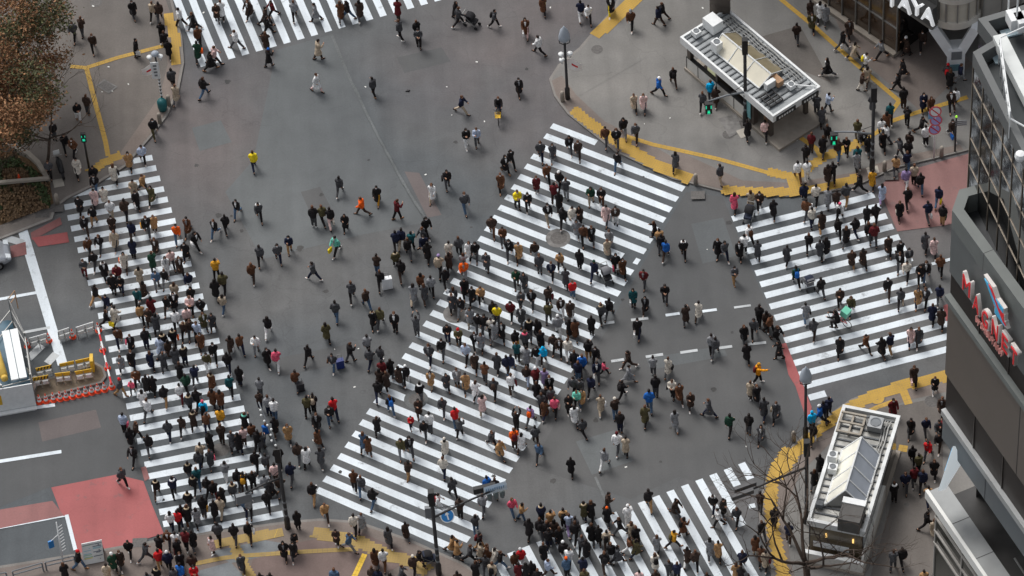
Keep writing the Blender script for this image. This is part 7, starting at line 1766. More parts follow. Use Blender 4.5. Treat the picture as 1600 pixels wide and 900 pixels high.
3.33 4.52 0 1.40 0.99 1 2 0 0 800 1100|nearest dark clad person above the dark manhole on the diagonal crossing|
4.47 3.10 0 -1.55 1.02 1 1 8 0|nearest brown clad person right of the dark manhole on the diagonal crossing|
5.80 1.94 0 -1.35 0.95 0 0 6 3 1000|nearest tan clad person right of the dark manhole on the diagonal crossing|
10.28 1.41 0 -1.61 0.97 2 1 0 0 404 600 1100|person in dark jacket with white scarf right of the diagonal crossing|
12.69 1.09 0 -1.30 0.99 0 1 3 1 800 1100|second nearest dark clad person below the dark jacket and beige trousers on the upper plaza|
10.35 8.32 1 1.39 0.93 1 0 3 0 700|nearest dark clad person left of the dark jacket and beige trousers on the upper plaza|
13.60 4.80 0 1.35 0.95 0 0 20 0 700 1000|nearest pink clad person below the dark jacket and beige trousers on the upper plaza|
15.08 4.70 0 -1.59 1.00 3 2 9 0 600 800|nearest dark clad person right of the dark jacket and beige trousers on the upper plaza|
13.56 1.08 0 -1.63 0.94 0 0 0 0 600 1200|nearest dark clad person below the white padded jacket with brown backpack on the right crossing|
14.63 0.81 0 1.56 0.93 5 0 3 3|nearest dark clad person left of the dark jacket with blue backpack on the right crossing|
2.32 9.97 0 -1.61 1.03 2 1 3 1 600 1000 1100|second nearest dark clad person right of the pale blue jacket on the top road|
3.04 9.93 0 -1.62 0.91 1 0 3 2 600 700 900|nearest dark clad person right of the cyclist with yellow basket|
8.92 -2.00 0 -1.60 1.03 5 1 0 3|second nearest dark clad person right of the teal coat right of the diagonal crossing|
15.87 4.06 0 1.39 0.91 0 0 0 0 700 900|nearest dark clad person left of the brown jacket carrying white bag on the right crossing|
19.34 6.34 1 1.38 0.97 0 0 9 0 700|nearest dark clad person above the grey coat and grey trousers on the right crossing|
21.19 5.51 0 2.96 0.99 1 2 0 0 800 1100|nearest dark clad person left of the mustard coat right of the diagonal crossing|
22.42 4.67 0 1.43 0.93 1 0 18 19 700|person in pale blue coat on the right crossing|
20.27 4.72 0 1.29 1.04 0 2 3 7 800 1100|nearest dark clad person right of the dark jacket and maroon trousers on the right crossing|
18.48 4.89 0 1.32 0.99 0 2 5 0 800|nearest white clad person left of the mustard coat right of the diagonal crossing|
18.60 2.69 0 1.53 1.01 1 0 9 7 800|nearest dark clad person left of the white jacket with pink hat on the right crossing|
19.93 1.50 0 1.27 0.97 1 0 0 3 700 1000|third nearest dark clad person left of the maroon padded jacket on the right crossing|
21.59 1.36 0 1.59 1.04 2 2 11 3 1000 1100|person in maroon padded jacket on the right crossing|
18.29 0.56 0 1.58 0.94 2 0 3 0|second nearest dark clad person above the dark jacket with blue backpack on the right crossing|
16.32 0.39 0 1.21 0.93 0 0 3 0 800|nearest dark clad person above the dark jacket with blue backpack on the right crossing|
16.70 -1.36 0 1.78 1.00 0 1 22 0 215 800|person in dark jacket with blue backpack on the right crossing|
18.06 -2.36 0 1.87 0.96 2 1 0 3 1100|second nearest dark clad person above the mint delivery box|
20.08 -0.30 0 -1.51 0.93 2 0 9 7 700 800 1000|nearest dark clad person above the olive jacket on the right crossing|
20.76 -0.31 0 1.76 0.95 0 0 9 0 700|second nearest dark clad person below the maroon padded jacket on the right crossing|
22.33 0.52 0 -1.53 1.00 0 0 9 0|sixth nearest dark clad person below the pale blue coat on the right crossing|
23.21 -1.48 0 -1.85 0.99 0 1 5 0 800 1100|nearest white clad person above the tan coat on the right crossing|
23.95 -1.94 0 -1.73 1.05 3 2 0 0 1100|nearest dark clad person above the tan coat on the right crossing|
25.19 -1.34 0 1.43 0.98 2 1 8 0 1000|nearest brown clad person above the tan coat on the right crossing|
24.99 0.11 0 1.46 0.94 0 0 21 0 800 1000|nearest pale pink clad person above the tan coat on the right crossing|
24.96 2.92 0 1.77 1.00 1 1 1 3 1100|person in dark jacket carrying white bag on the pink lane at right|4 white bag held by the person in dark jacket on the pink lane at right
25.78 2.50 0 1.20 0.97 4 2 0 7 1100|person in dark padded jacket carrying dark green bag right of the diagonal crossing|22 dark green bag held by the person in dark padded jacket right of the diagonal crossing
23.30 3.26 0 -1.51 0.95 1 0 0 0 1000|person in dark coat carrying cream bag on the pink lane at right|5 cream bag held by the person in dark coat on the pink lane at right
21.94 -2.71 0 -1.67 1.03 0 1 0 9 600|nearest dark clad person right of the olive jacket on the right crossing|
19.07 -3.24 0 -1.56 0.99 3 1 9 0|nearest dark clad person above the mint delivery box|
24.04 -3.62 0 -1.89 1.01 0 1 3 0 1000 1200 1100|nearest dark clad person right of the tan coat on the right crossing|
24.76 -5.37 0 1.42 0.99 2 0 9 0 900|second nearest dark clad person right of the pale pink coat on the right crossing|
21.10 -7.19 0 2.01 0.99 1 0 0 9 700|nearest dark clad person right of the mint delivery box|
23.32 -6.54 0 -1.72 0.97 1 0 3 9 700 800 1000|nearest dark clad person right of the pale pink coat on the right crossing|
18.70 -6.86 0 -1.70 1.00 1 0 0 0 700|nearest dark clad person below the mint delivery box|4 white bag held by the nearest dark clad person below the mint delivery box
15.18 -6.84 0 -2.79 0.94 3 0 0 9|second nearest dark clad person above the orange jacket right of the diagonal crossing|
22.69 -9.51 1 -1.57 1.02 0 0 9 0 1000|person in dark coat carrying pale pink bag on the lower right pavement|21 pale pink bag held by the person in dark coat on the lower right pavement
21.22 -11.81 1 -1.31 1.02 1 0 11 9 600 800|nearest maroon clad person above the lower station entrance|
24.04 -11.90 1 -1.91 0.98 0 0 9 0 1000 1300|nearest dark clad person below the dark coat and white trousers on the lower right pavement|
22.09 -13.28 1 -1.79 0.97 1 0 0 3 900|nearest dark clad person right of the bright blue jacket on the lower right pavement|
14.58 -11.30 0 -1.84 1.01 1 0 3 0 306 600 1000|person in dark coat with beige shoulder bag right of the diagonal crossing|
22.30 -17.21 1 1.34 1.04 1 1 1 0 1000 1100|nearest dark clad person below the olive padded jacket on the lower right pavement|
21.32 -17.22 1 -1.72 1.04 2 1 1 3 1000|second nearest dark clad person right of the lower station entrance|
23.05 -16.38 1 -1.77 0.97 2 0 0 0 700 800 1000|nearest dark clad person below the red padded jacket on the lower right pavement|
20.62 -17.90 1 1.71 0.99 4 1 0 0 404 1000|person in dark jacket with white scarf on the lower right pavement|
16.65 -15.50 1 1.25 0.97 1 0 0 0|nearest dark clad person left of the lower station entrance|
16.24 -16.45 1 1.28 0.93 1 0 0 3 700 1000|second nearest dark clad person left of the lower station entrance|
7.71 -2.59 0 -1.79 0.90 1 0 0 9 600 700 800 1300|nearest dark clad person right of the teal coat right of the diagonal crossing|4 white bag of nearest dark figure right of the teal coat right of the diagonal crossing
10.00 -3.74 0 1.43 0.97 3 0 9 3|third nearest dark clad person right of the teal coat right of the diagonal crossing|
6.34 -7.77 0 -0.25 0.95 0 0 2 2 900 1200|nearest grey clad person right of the pink jacket child sized right of the diagonal crossing|
8.67 -7.44 0 1.26 0.93 1 0 5 3 300 900 1000|nearest white clad person below the teal coat right of the diagonal crossing|
7.83 -8.95 0 1.46 1.05 4 1 0 3 1100|fifth nearest dark clad person left of the orange jacket right of the diagonal crossing|
7.07 -10.93 0 1.28 0.99 0 0 23 0 1000|nearest olive clad person below the pink jacket child sized right of the diagonal crossing|
8.75 -11.43 0 1.62 0.98 0 0 2 2 700 900|second nearest grey clad person left of the orange jacket right of the diagonal crossing|
9.16 -9.44 0 -1.40 1.01 0 0 8 9 600 700 800|nearest brown clad person left of the orange jacket right of the diagonal crossing|
9.75 -10.13 0 -1.53 0.95 3 0 9 3 800 1000|third nearest dark clad person left of the orange jacket right of the diagonal crossing|
10.77 -10.76 0 2.59 0.98 0 0 3 1 1000|second nearest dark clad person left of the orange jacket right of the diagonal crossing|
11.83 -12.06 0 1.24 1.02 0 1 22 0 1100|nearest dark clad person above the dark padded jacket with white scarf on the bottom crossing|
12.92 -12.21 0 1.32 1.01 4 1 0 3 900|fourth nearest dark clad person below the orange jacket right of the diagonal crossing|
13.57 -12.85 0 -1.86 0.96 1 0 3 0 700 1200|third nearest dark clad person left of the blue jacket on the lower right pavement|
13.86 -5.01 0 -1.63 1.00 1 1 3 0 1100|fifth nearest dark clad person above the orange jacket right of the diagonal crossing|
13.28 -6.89 0 1.63 0.96 2 0 0 0 900|nearest dark clad person above the orange jacket right of the diagonal crossing|
13.80 -8.52 0 -0.13 1.02 7 1 26 0 114 211 800 1100|person in orange jacket right of the diagonal crossing|
13.58 -9.94 0 -1.48 0.99 0 0 0 3 600 700 900 1000|nearest dark clad person below the orange jacket right of the diagonal crossing|
13.89 -11.07 0 1.29 1.02 0 0 3 1 900|nearest dark clad person left of the bell lamp by the right crossing|
-10.44 -1.47 0 1.44 1.01 2 1 3 17 1100|third nearest dark clad person left of the large white suitcase|
-11.03 -3.02 0 1.82 0.97 2 0 23 0 700|nearest olive clad person above the blue suitcase|
-8.27 -2.18 0 -1.55 0.91 1 0 0 0 500 600 700|person in dark coat with fur hood left of the diagonal crossing|
-6.99 -2.68 0 -1.76 1.07 4 1 0 0 600 1000 1200|nearest dark clad person below the large white suitcase|
-6.91 -6.67 0 1.96 0.97 0 0 9 3 700|seventh nearest dark clad person right of the blue suitcase|4 white bag held by the seventh nearest dark clad person right of the blue suitcase
-7.63 -7.03 0 1.86 0.93 3 0 9 0 800 1000|second nearest dark clad person above the dark jacket with blue backpack on the diagonal crossing|
-8.17 -7.68 0 1.54 1.00 1 2 0 1 1100|nearest dark clad person above the dark jacket with blue backpack on the diagonal crossing|
-13.98 -4.81 0 1.53 1.02 0 1 20 4 800|person in pink jacket left of the diagonal crossing|
-4.20 -7.34 0 -1.32 0.91 2 0 3 0 700|nearest dark clad person right of the tan coat and beige trousers on the diagonal crossing|
-3.08 -7.49 0 -1.54 0.99 1 0 7 3 900|nearest tan clad person below the pale blue jacket on the diagonal crossing|
-5.88 -9.17 0 -1.46 0.98 3 0 9 9|nearest dark clad person above the red padded jacket child sized on the diagonal crossing|
-3.59 -10.89 0 1.11 0.96 3 1 3 0 800 1000 1100|nearest dark clad person above the white coat with cream hat on the diagonal crossing|
-12.15 -14.78 0 1.47 1.00 0 2 0 7 900 1000|person in dark padded jacket and tan trousers carrying white bag left of the diagonal crossing|4 white bag of person in dark padded jacket and tan trousers left of the diagonal crossing
-9.86 -17.34 1 1.48 1.01 0 1 5 0|nearest white clad person left of the grey coat on the bottom left pavement|
-9.37 -14.51 0 1.54 0.99 1 1 3 17 1000 1100|nearest dark clad person below the denim blue coat on the diagonal crossing|
-7.00 -11.97 0 -1.57 1.00 1 2 23 2 1100|person in olive padded jacket and grey trousers on the diagonal crossing|
-4.66 -13.64 0 1.41 1.00 2 1 5 1 1000|nearest white clad person left of the blue jacket on the diagonal crossing|
-7.95 -18.37 1 1.73 0.97 0 0 3 0 700 800|nearest dark clad person right of the grey coat on the bottom left pavement|
-8.29 -19.93 1 1.45 0.99 0 1 4 8|person in white jacket and brown trousers on the bottom left pavement|
-13.05 -16.76 1 1.70 0.92 4 0 0 0 700|third nearest dark clad person left of the grey coat on the bottom left pavement|
-13.87 -18.78 1 -1.51 0.98 2 0 0 0 700 1300|sixth nearest dark clad person left of the grey coat on the bottom left pavement|
-1.78 -15.50 0 1.58 0.99 5 2 0 0 1000 1100|nearest dark clad person right of the blue jacket on the diagonal crossing|
-25.42 -18.50 1 -0.17 1.06 2 1 0 17 110 900 1000|person in dark jacket with red hat on the bottom left pavement|
-16.27 -19.44 1 -1.42 0.96 0 0 3 9 600 800 1000|second nearest dark clad person right of the pale pink coat on the bottom left pavement|
"""
CROWD = """
-24.71 3.94 0 -1.82 0.94 0 2 0 3 600 800|
-23.28 2.60 0 -1.59 1.02 3 2 11 3 1000|
-21.98 2.40 0 1.63 0.93 2 0 6 0 700|
-21.76 1.29 0 1.06 0.94 1 0 9 1 700 800|
-20.98 1.99 0 -1.53 0.97 3 2 17 2 600|
-20.47 2.16 0 -1.75 0.92 1 2 0 2 600 1000|
-20.42 3.17 0 -1.44 0.92 0 0 4 4 700 600 800 1300|
-20.11 3.51 0 -1.23 0.98 2 1 21 3|
-21.20 3.40 0 1.62 0.97 3 0 22 3 1000|
-19.06 1.72 0 -1.55 0.95 0 2 1 4 1000 1100|
-18.92 0.66 0 -1.67 0.93 0 1 0 9 1100|
-19.89 0.86 0 1.38 0.98 4 0 6 3 700 800 1000|
-23.09 1.80 0 -1.55 0.96 5 1 0 1|
-23.91 0.44 0 -1.88 1.00 1 1 1 0|
-22.08 0.71 0 -1.62 1.01 1 1 24 0 600|
-21.28 -0.04 0 1.34 0.98 0 0 11 0 700 800|
-21.91 -0.57 0 1.74 0.98 0 1 7 0 1100|
-21.46 -0.76 0 -1.58 0.90 3 0 9 0 700 1000|
-20.36 0.03 0 -1.82 0.95 1 1 0 9 1000|
-19.94 0.24 0 -1.48 0.99 2 0 0 3 404 600 700 900 1200|
-18.97 -0.25 0 -1.58 1.06 5 1 21 0 600 900 1000 1100|
-18.35 -0.40 0 -1.76 0.96 2 2 0 0 600 1300|
-19.17 -1.11 0 -1.36 1.00 4 2 21 0|
-19.85 -1.27 0 1.66 1.02 1 2 4 0|
-18.23 -1.41 0 -1.15 0.92 2 0 23 3 600 700 1000 1200|
-19.36 -2.02 0 -1.74 0.95 1 1 9 0 500 1000|
-18.98 -1.95 0 -1.67 1.01 1 2 9 3 1000 1100|
-18.59 -2.19 0 -1.67 1.03 1 1 18 0 800 1000|
-22.50 -2.66 0 -1.56 0.93 1 0 0 0 600 320 1000 1300|
-21.62 -2.54 0 1.75 0.97 4 2 0 1 322 1000 1100|
-19.99 -2.62 0 1.63 0.97 2 1 0 0 500 312 900|
-20.59 -2.94 0 1.88 1.03 2 1 0 0 500|
-20.79 -3.16 0 0.91 0.97 0 0 18 3|
-20.26 -3.42 0 1.87 0.98 0 0 9 3 700|
-19.88 -4.07 0 1.60 1.00 2 0 3 1 700|
-19.36 -4.01 0 1.98 0.98 4 1 0 1 500|
-16.08 -3.40 0 1.85 0.97 0 1 8 1|
-23.07 -4.18 0 -1.57 0.90 3 0 2 0 600 700 800 1000|
-18.06 -4.50 0 -1.32 0.95 1 1 23 4 600|
-16.84 -4.75 0 1.63 0.97 2 2 0 1|
-19.62 -5.28 0 1.60 0.97 5 0 0 0 1000|
-18.77 -5.54 0 1.38 0.94 3 2 1 3 800|
-19.26 -6.14 0 2.06 1.00 1 2 22 0 900|
-17.80 -6.08 0 1.37 0.95 1 0 8 0 500|
-16.73 -6.47 0 1.60 0.98 0 1 24 0 1100|
-22.15 -5.45 0 -1.65 0.99 3 2 8 0 600 800|
-21.59 -6.00 0 1.35 0.95 3 0 0 0|
-21.20 -5.97 0 1.50 0.90 0 0 0 0 700|
-22.44 -5.92 0 -1.89 0.72 3 1 20 3 1000|
-23.13 -6.02 0 -0.46 0.97 2 2 3 7 110 900 1000 1300|
-19.63 -6.75 0 1.60 0.94 0 1 4 11|
-15.00 -6.80 0 1.43 0.92 4 1 2 3|
-21.80 -7.05 0 1.67 0.96 2 0 4 0 700 900|
-19.11 -7.63 0 1.47 0.99 2 1 3 0 500 800|
-18.67 -7.35 0 1.26 1.02 0 1 0 0 1100|
-18.28 -8.19 0 1.56 0.98 1 1 16 0 120 200 800 1100|
-17.75 -7.32 0 1.54 0.93 2 0 8 0 700|
-17.30 -7.55 0 1.59 0.97 4 0 8 0 700|8
-17.31 -8.90 0 1.57 1.02 1 2 14 0 800|
-15.92 -9.28 0 1.12 0.94 3 0 0 0 425 700 1000|
-22.92 -8.75 0 1.28 0.98 4 2 18 0|20
-22.19 -9.36 0 0.00 0.97 2 2 9 0 1000|
-22.52 -9.77 0 1.64 0.98 0 0 0 3 700|
-20.34 -9.49 0 1.53 0.96 2 1 3 1 800|
-19.54 -9.18 0 1.53 0.93 1 1 9 0 800|
-18.11 -9.15 0 1.47 0.94 3 1 8 1 1000|
-17.94 -10.53 0 1.81 0.96 0 0 0 0|
-16.68 -10.54 0 1.65 0.93 1 0 3 0 1000|
-16.00 -10.35 0 1.61 0.90 4 1 21 9 800 1000|
-15.51 -10.06 0 1.72 0.92 0 2 8 0 1100|
-15.18 -10.75 0 1.28 1.04 1 2 0 0 1100|
-14.98 -10.84 0 1.15 0.91 3 0 3 0 1000|
-14.70 -10.11 0 1.38 0.92 1 2 15 1 1000 1100|
-14.52 -8.25 0 1.73 1.00 4 2 2 1 1000|
-15.04 -7.82 0 1.56 0.90 5 1 9 1 800|
-18.48 -11.31 0 1.40 1.00 0 1 6 0 1100|
-18.59 -11.89 0 1.36 0.99 0 2 3 1|
-17.95 -11.75 0 1.76 0.92 1 0 3 3 320 1000|
-19.19 -12.54 0 1.65 0.95 0 2 0 3 500|
-18.70 -13.07 0 1.67 0.99 0 2 24 17 1000|
-17.10 -12.82 0 1.36 0.96 5 2 2 4 700 800|
-16.38 -13.44 0 1.46 1.01 0 1 0 3|
-16.04 -13.72 0 1.46 0.99 3 1 0 9 214 1100|
-15.52 -13.67 0 1.46 0.96 3 2 0 0 1000|
-14.84 -13.89 0 1.54 0.93 0 2 2 3|
-14.24 -13.24 0 1.62 1.02 2 1 21 9 1100|
-13.99 -14.08 0 1.19 0.96 0 2 9 3|
-14.50 -14.31 0 0.92 0.96 1 0 0 9 900|
-14.74 -12.40 0 1.74 0.97 0 1 3 9 1100|
-14.02 -12.06 0 1.62 1.01 2 2 0 0 800|
-21.04 -13.60 0 1.53 0.94 1 1 0 9 500 700|
-20.06 -13.67 0 1.75 0.99 3 2 1 0 404|
-18.91 -13.53 0 1.44 0.94 0 2 0 0 500 800|
-18.14 -13.78 0 1.11 0.97 0 1 0 0 1100|
-17.75 -14.12 0 1.81 0.97 0 2 0 11 900 1000|4
-17.29 -14.71 0 1.79 0.99 3 0 0 0 700|
-16.65 -14.32 0 1.73 1.01 0 2 3 2 500 1000|
-19.21 -14.73 0 1.57 0.98 2 1 0 3 500 800|
-17.40 -15.40 0 1.34 1.00 2 2 6 6 1000|
-16.01 -15.37 0 1.47 1.01 2 2 17 1 1000 1100|
-15.74 -15.47 0 1.49 0.96 0 1 2 0 1100|
-20.23 -16.07 0 1.59 0.97 2 1 4 1 700 900|
-19.83 -16.04 0 1.43 0.97 2 1 10 0 800|
-19.59 -15.67 0 1.75 0.99 1 1 0 1 800|
-18.76 -15.86 0 1.77 0.92 1 0 2 0 700|
-20.37 -17.37 1 -1.70 0.97 0 1 8 3 1000 1200|
-19.94 -17.66 1 1.56 1.00 1 1 4 11 800|
-19.38 -17.67 1 1.37 1.00 5 2 11 0 800|
-18.98 -17.60 1 1.87 0.96 1 0 0 3|
-20.87 -17.92 1 1.34 1.01 5 1 0 9 800 1100|
-19.83 -18.18 1 1.70 0.95 3 0 0 0 1000|
-22.59 -17.88 1 -1.66 0.94 2 1 0 0 800|
-23.10 -18.52 1 -1.27 0.95 1 0 9 3 600 800 1000|
-23.80 -19.56 1 1.57 0.97 4 0 6 3|
-20.88 -18.84 1 1.76 0.99 3 2 10 7 1100|
-20.37 -19.05 1 1.68 1.03 2 2 1 0 104|
-19.69 -18.97 1 -1.50 0.96 0 0 0 0 600 700 900 1000|
-19.01 -19.34 1 1.58 1.01 2 2 9 3 1100|
-19.69 -19.92 1 1.32 1.03 1 1 15 3|
-21.01 -19.95 1 1.18 0.94 2 1 0 0 500|
-18.92 -20.03 1 -1.34 1.01 5 0 10 3 600 700|
-20.05 -20.11 1 1.53 0.95 0 1 3 0|
-21.50 -20.39 1 1.86 0.96 4 2 3 0 1100|
-23.01 -20.33 1 1.65 1.00 0 1 14 3 800|
-6.70 3.71 0 1.63 0.97 1 2 1 0 800 1100|
-6.34 3.83 0 1.32 0.99 1 1 1 6|
-5.79 3.53 0 1.25 0.93 3 2 24 0 1100|
-5.05 3.90 0 -2.55 0.98 0 1 3 0 1000 1300 1100|
-5.04 3.23 0 -1.58 1.01 0 1 1 1 600 800|
-6.75 2.16 0 1.77 0.95 2 2 23 0 500 800|
-3.57 2.62 0 1.40 0.94 0 0 5 3 800|
-2.97 2.84 0 1.72 0.98 2 2 3 0 1000|
-2.36 2.58 0 -1.77 0.94 0 0 4 0 700 800 1000|
-2.00 2.46 0 -1.68 0.98 0 1 0 3 600 1100|
-2.77 1.60 0 1.30 0.91 3 0 2 1 700 1000|
-4.21 1.46 0 1.39 1.05 0 1 6 0 119 1100|
-3.61 1.68 0 1.50 0.94 3 0 9 0 700|
-2.75 1.00 0 -1.64 1.03 0 1 12 2 800 1300|
-3.88 0.54 0 1.67 0.94 1 1 0 0 102 800 1000|
-5.33 0.26 0 1.72 0.98 0 1 8 0 700|
-4.75 -0.03 0 1.63 0.96 2 2 2 0|
-2.79 -0.33 0 -1.53 0.99 1 0 0 0 900|20
-2.36 -0.95 0 -1.80 0.95 1 0 0 0 600|
-1.86 -1.04 0 -1.71 0.96 3 2 7 0 600 800 1000|
-3.47 -0.93 0 1.61 0.93 1 0 3 0 700 800 1000|
-0.33 3.44 0 -1.59 0.97 3 1 8 3|
-0.00 2.39 0 -1.69 1.03 1 2 0 3 600 800 1200 1100|
0.28 0.02 0 -1.60 0.98 3 2 22 3|
1.52 2.12 0 -1.83 0.98 0 1 9 2 1000 1100|
0.45 -1.64 0 -1.28 0.96 3 2 3 3 600 1100|
-1.21 -2.31 0 1.59 0.98 0 1 0 3 800|
-0.98 -2.55 0 -1.71 0.93 2 2 13 3 600|
-2.58 -2.63 0 -1.70 0.99 3 0 2 6 700|
-2.13 -3.10 0 -1.61 0.98 1 2 0 3 600 1100|
-1.76 -3.28 0 -1.71 1.07 1 1 0 3 800|
-1.39 -3.48 0 -1.62 0.97 1 2 5 0 600|
-0.80 -3.86 0 -1.51 0.99 0 0 0 0 600 700 1200|
2.08 -1.54 0 1.39 0.95 3 2 9 0 311 1100|
2.77 -2.34 0 -1.47 0.98 0 1 9 4 600 800 1200 1100|
0.83 -3.88 0 1.50 1.02 0 1 0 3 500|
1.30 -3.93 0 1.92 0.98 1 0 0 3 700 900|
-3.96 -3.77 0 -1.52 0.99 5 2 0 1|
-3.33 -4.13 0 -1.53 0.99 5 1 23 0 110 600 900 1000 1100|
-2.41 -4.36 0 -1.40 0.91 1 1 0 0 600 800 1000 1200|
-0.01 -4.62 0 1.74 0.96 0 2 0 14|
0.53 -4.81 0 1.52 1.03 2 1 3 0 420 900 1000|
1.46 -4.75 0 1.71 0.95 0 0 0 0 700 1000|
0.01 -5.59 0 1.62 0.95 5 1 24 0 800 1000|
0.53 -6.07 0 1.39 1.00 5 0 2 0|
1.15 -5.87 0 -1.98 0.97 0 2 0 4 600 900|
1.53 -5.95 0 -1.86 0.95 3 1 16 9 116 800 1000 1100|
2.17 -5.05 0 -1.94 0.96 0 1 9 0 1100|
2.50 -5.32 0 -1.62 0.95 0 1 9 0 600 1200|
-1.19 -6.25 0 1.35 0.96 2 0 3 0 800 1000|
2.39 0.50 0 -1.72 0.94 2 1 1 0 600 800 1000 1300|
2.95 1.18 0 -1.86 0.91 3 2 7 3 600 800 1100|
3.19 -0.27 0 1.50 0.95 5 0 3 0|
4.09 1.12 0 1.27 0.96 4 1 0 0 800 1100|0
4.90 0.23 0 1.24 0.98 1 1 1 1 122 1000|
6.22 0.62 0 -1.59 1.02 4 0 0 9 600 700|20
3.54 -1.10 0 -1.35 0.93 4 1 10 17 600 800 1000|
3.32 -2.63 0 -1.64 0.99 0 0 9 4 600|
3.17 -4.04 0 1.47 0.93 1 0 0 8 700 800|
2.98 -5.59 0 1.56 1.00 1 2 5 4 1000|
4.15 -5.85 0 1.40 1.00 3 2 0 7 1100|
4.56 -6.24 0 -1.87 1.00 1 2 0 0 600|4
3.29 -6.53 0 1.36 1.00 0 0 0 0 1000|
3.73 -6.89 0 1.58 1.02 1 1 15 0 1000 1100|
3.45 -7.39 0 1.28 0.99 4 2 1 17 800 1000|
4.55 -7.36 0 -1.61 1.00 0 1 1 3 600 1200 1100|4
4.96 -7.09 0 0.06 0.72 0 1 20 0|
4.13 -8.47 0 1.29 0.97 1 2 1 0 800|
3.12 -8.38 0 -2.00 1.01 0 2 3 0 600 800 1100|
3.48 -8.51 0 -1.71 0.95 1 2 3 1 600 800|
-0.65 -6.44 0 1.45 0.94 0 1 1 9 900 1100|
-0.39 -6.43 0 1.20 0.97 1 1 1 17 900 1100|
-1.47 -8.12 0 1.41 0.97 0 2 3 0 209 1000|
-0.45 -7.95 0 1.63 0.99 3 1 4 9 311 800 1000 1100|
-2.54 -8.06 0 1.06 0.90 0 0 4 0 700 800 1000|
0.48 -7.37 0 -1.75 1.00 2 1 9 18 1000 1100|
0.99 -7.63 0 1.59 0.99 3 2 11 0 104|
1.49 -7.70 0 1.37 0.93 5 0 19 3 700 1000|
1.75 -8.20 0 -1.54 1.05 0 0 0 0 600 1000 1300|
0.98 -8.56 0 1.58 0.92 2 0 0 0 800 1000|
1.47 -9.00 0 1.29 0.94 0 2 0 3 800 1000|
1.78 -9.11 0 1.56 0.97 0 1 3 3 900 1000 1100|
1.21 -9.44 0 1.54 0.97 1 2 3 0 1000|
-0.32 -10.73 0 1.33 0.98 6 1 0 0 900 1000 1100|
0.52 -10.33 0 1.08 0.96 1 1 19 3 212 1100|
0.72 -11.82 0 1.71 0.95 2 1 3 9 1100|
-0.50 -12.06 0 1.69 1.04 4 1 12 9 211 800 1000|
-1.80 -11.82 0 -0.96 0.94 0 2 3 0 800 1000 1300|
0.87 -12.99 0 -1.87 0.96 1 2 17 3 700|
1.37 -9.92 0 1.04 0.91 0 0 8 1 800|4
1.95 -9.77 0 1.40 0.92 0 2 20 0 321 1000|
2.76 -9.66 0 -1.49 0.97 3 0 0 0 700 800|
3.26 -9.33 0 -1.83 0.92 3 2 25 0 1000 1100|
3.54 -9.20 0 -1.65 0.91 1 0 7 17 600 700 800|
3.47 -11.47 0 2.14 0.90 1 1 3 0|
4.60 -9.86 0 1.56 0.93 1 0 6 6 304 800 1000|
5.40 -10.31 0 1.59 1.00 3 1 9 17 105 1000 1100|
5.60 -11.37 0 1.48 1.01 4 2 0 1 900 1000|4
5.32 -12.81 0 1.30 1.04 0 1 4 3 111 800 1100|
2.60 -14.23 0 1.46 0.90 2 0 0 0|
-0.90 -16.78 0 -1.14 0.97 1 1 20 17 700 1000|
-0.39 -17.22 0 -0.19 0.94 3 1 7 17 700|
-5.35 -15.93 0 1.32 0.99 0 1 0 3 1000|
-5.08 -16.10 0 0.04 0.95 1 1 4 4 210 800|
-2.55 -16.47 0 1.29 0.99 0 2 2 3 1000|
-3.02 -17.88 0 1.54 0.93 3 1 3 17 700 800|
-4.40 -19.11 0 -0.12 0.95 1 0 7 3 700|
-4.17 -19.51 0 0.43 0.90 3 0 7 0 800|
-3.44 -19.93 0 -0.01 1.00 1 1 3 0 1000 1200|
-2.87 -19.13 0 -0.25 0.98 2 1 0 7 211|
-2.87 -19.74 0 0.10 0.90 3 0 6 0 700 800|
-2.50 -19.85 0 -0.01 0.91 0 0 8 0 900 1000|
-2.08 -20.16 0 0.36 0.90 1 0 5 0 700 800|
-1.78 -20.47 0 0.10 0.95 1 1 0 17 800 1000|
-2.60 -20.73 0 1.42 0.95 1 1 3 3|
-2.26 -21.32 0 1.35 1.01 1 2 6 0 200 1000 1100|
-3.18 -21.27 1 1.47 0.97 3 0 0 0 1000|
-6.31 -20.01 1 -0.72 0.90 0 1 0 0|
-6.64 -20.49 1 1.41 0.97 0 2 9 0 105 1000|
-0.95 -20.71 0 1.60 0.97 0 1 8 9|
-0.60 -20.46 0 1.82 0.96 2 2 10 4 104 900 1000|
-0.78 -21.43 0 1.49 0.97 0 0 11 3|
-0.05 -21.39 0 1.73 0.96 1 0 0 0|
-0.38 -21.49 0 1.56 0.98 1 0 0 9 700 800|
0.25 -21.94 0 1.33 0.95 0 0 0 0 1000|
0.83 -21.29 0 0.15 0.96 0 2 18 9 1000 1200 1100|
0.69 -20.18 0 1.54 0.96 0 0 0 9 800 1000|
-4.21 -21.85 1 1.70 0.97 2 0 9 0 800|
0.58 -18.52 0 1.62 1.04 0 1 0 3 200 800 1000|
0.71 -17.51 0 1.42 0.99 4 2 1 0 500 800|
1.21 -18.04 0 1.35 0.99 3 1 7 0 1100|
1.94 -17.96 0 1.63 0.99 4 1 7 0 200 800 1100|
2.24 -18.33 0 1.62 1.01 1 1 18 19 800 1000 1100|
2.55 -18.52 0 1.11 0.98 1 2 3 3|
2.53 -18.97 0 1.26 1.07 0 1 0 0 800 1000 1100|
3.53 -17.48 0 1.43 1.00 0 0 0 0 700 1000|
4.50 -17.04 0 -0.35 1.04 3 1 9 3 900|
4.41 -17.94 0 1.48 0.90 2 0 0 3 112|
5.57 -18.13 0 1.47 1.04 3 1 4 4 104|
5.07 -18.75 0 3.01 0.97 0 1 0 3 1000|
3.45 -19.17 0 1.55 1.02 2 0 0 3 1000|
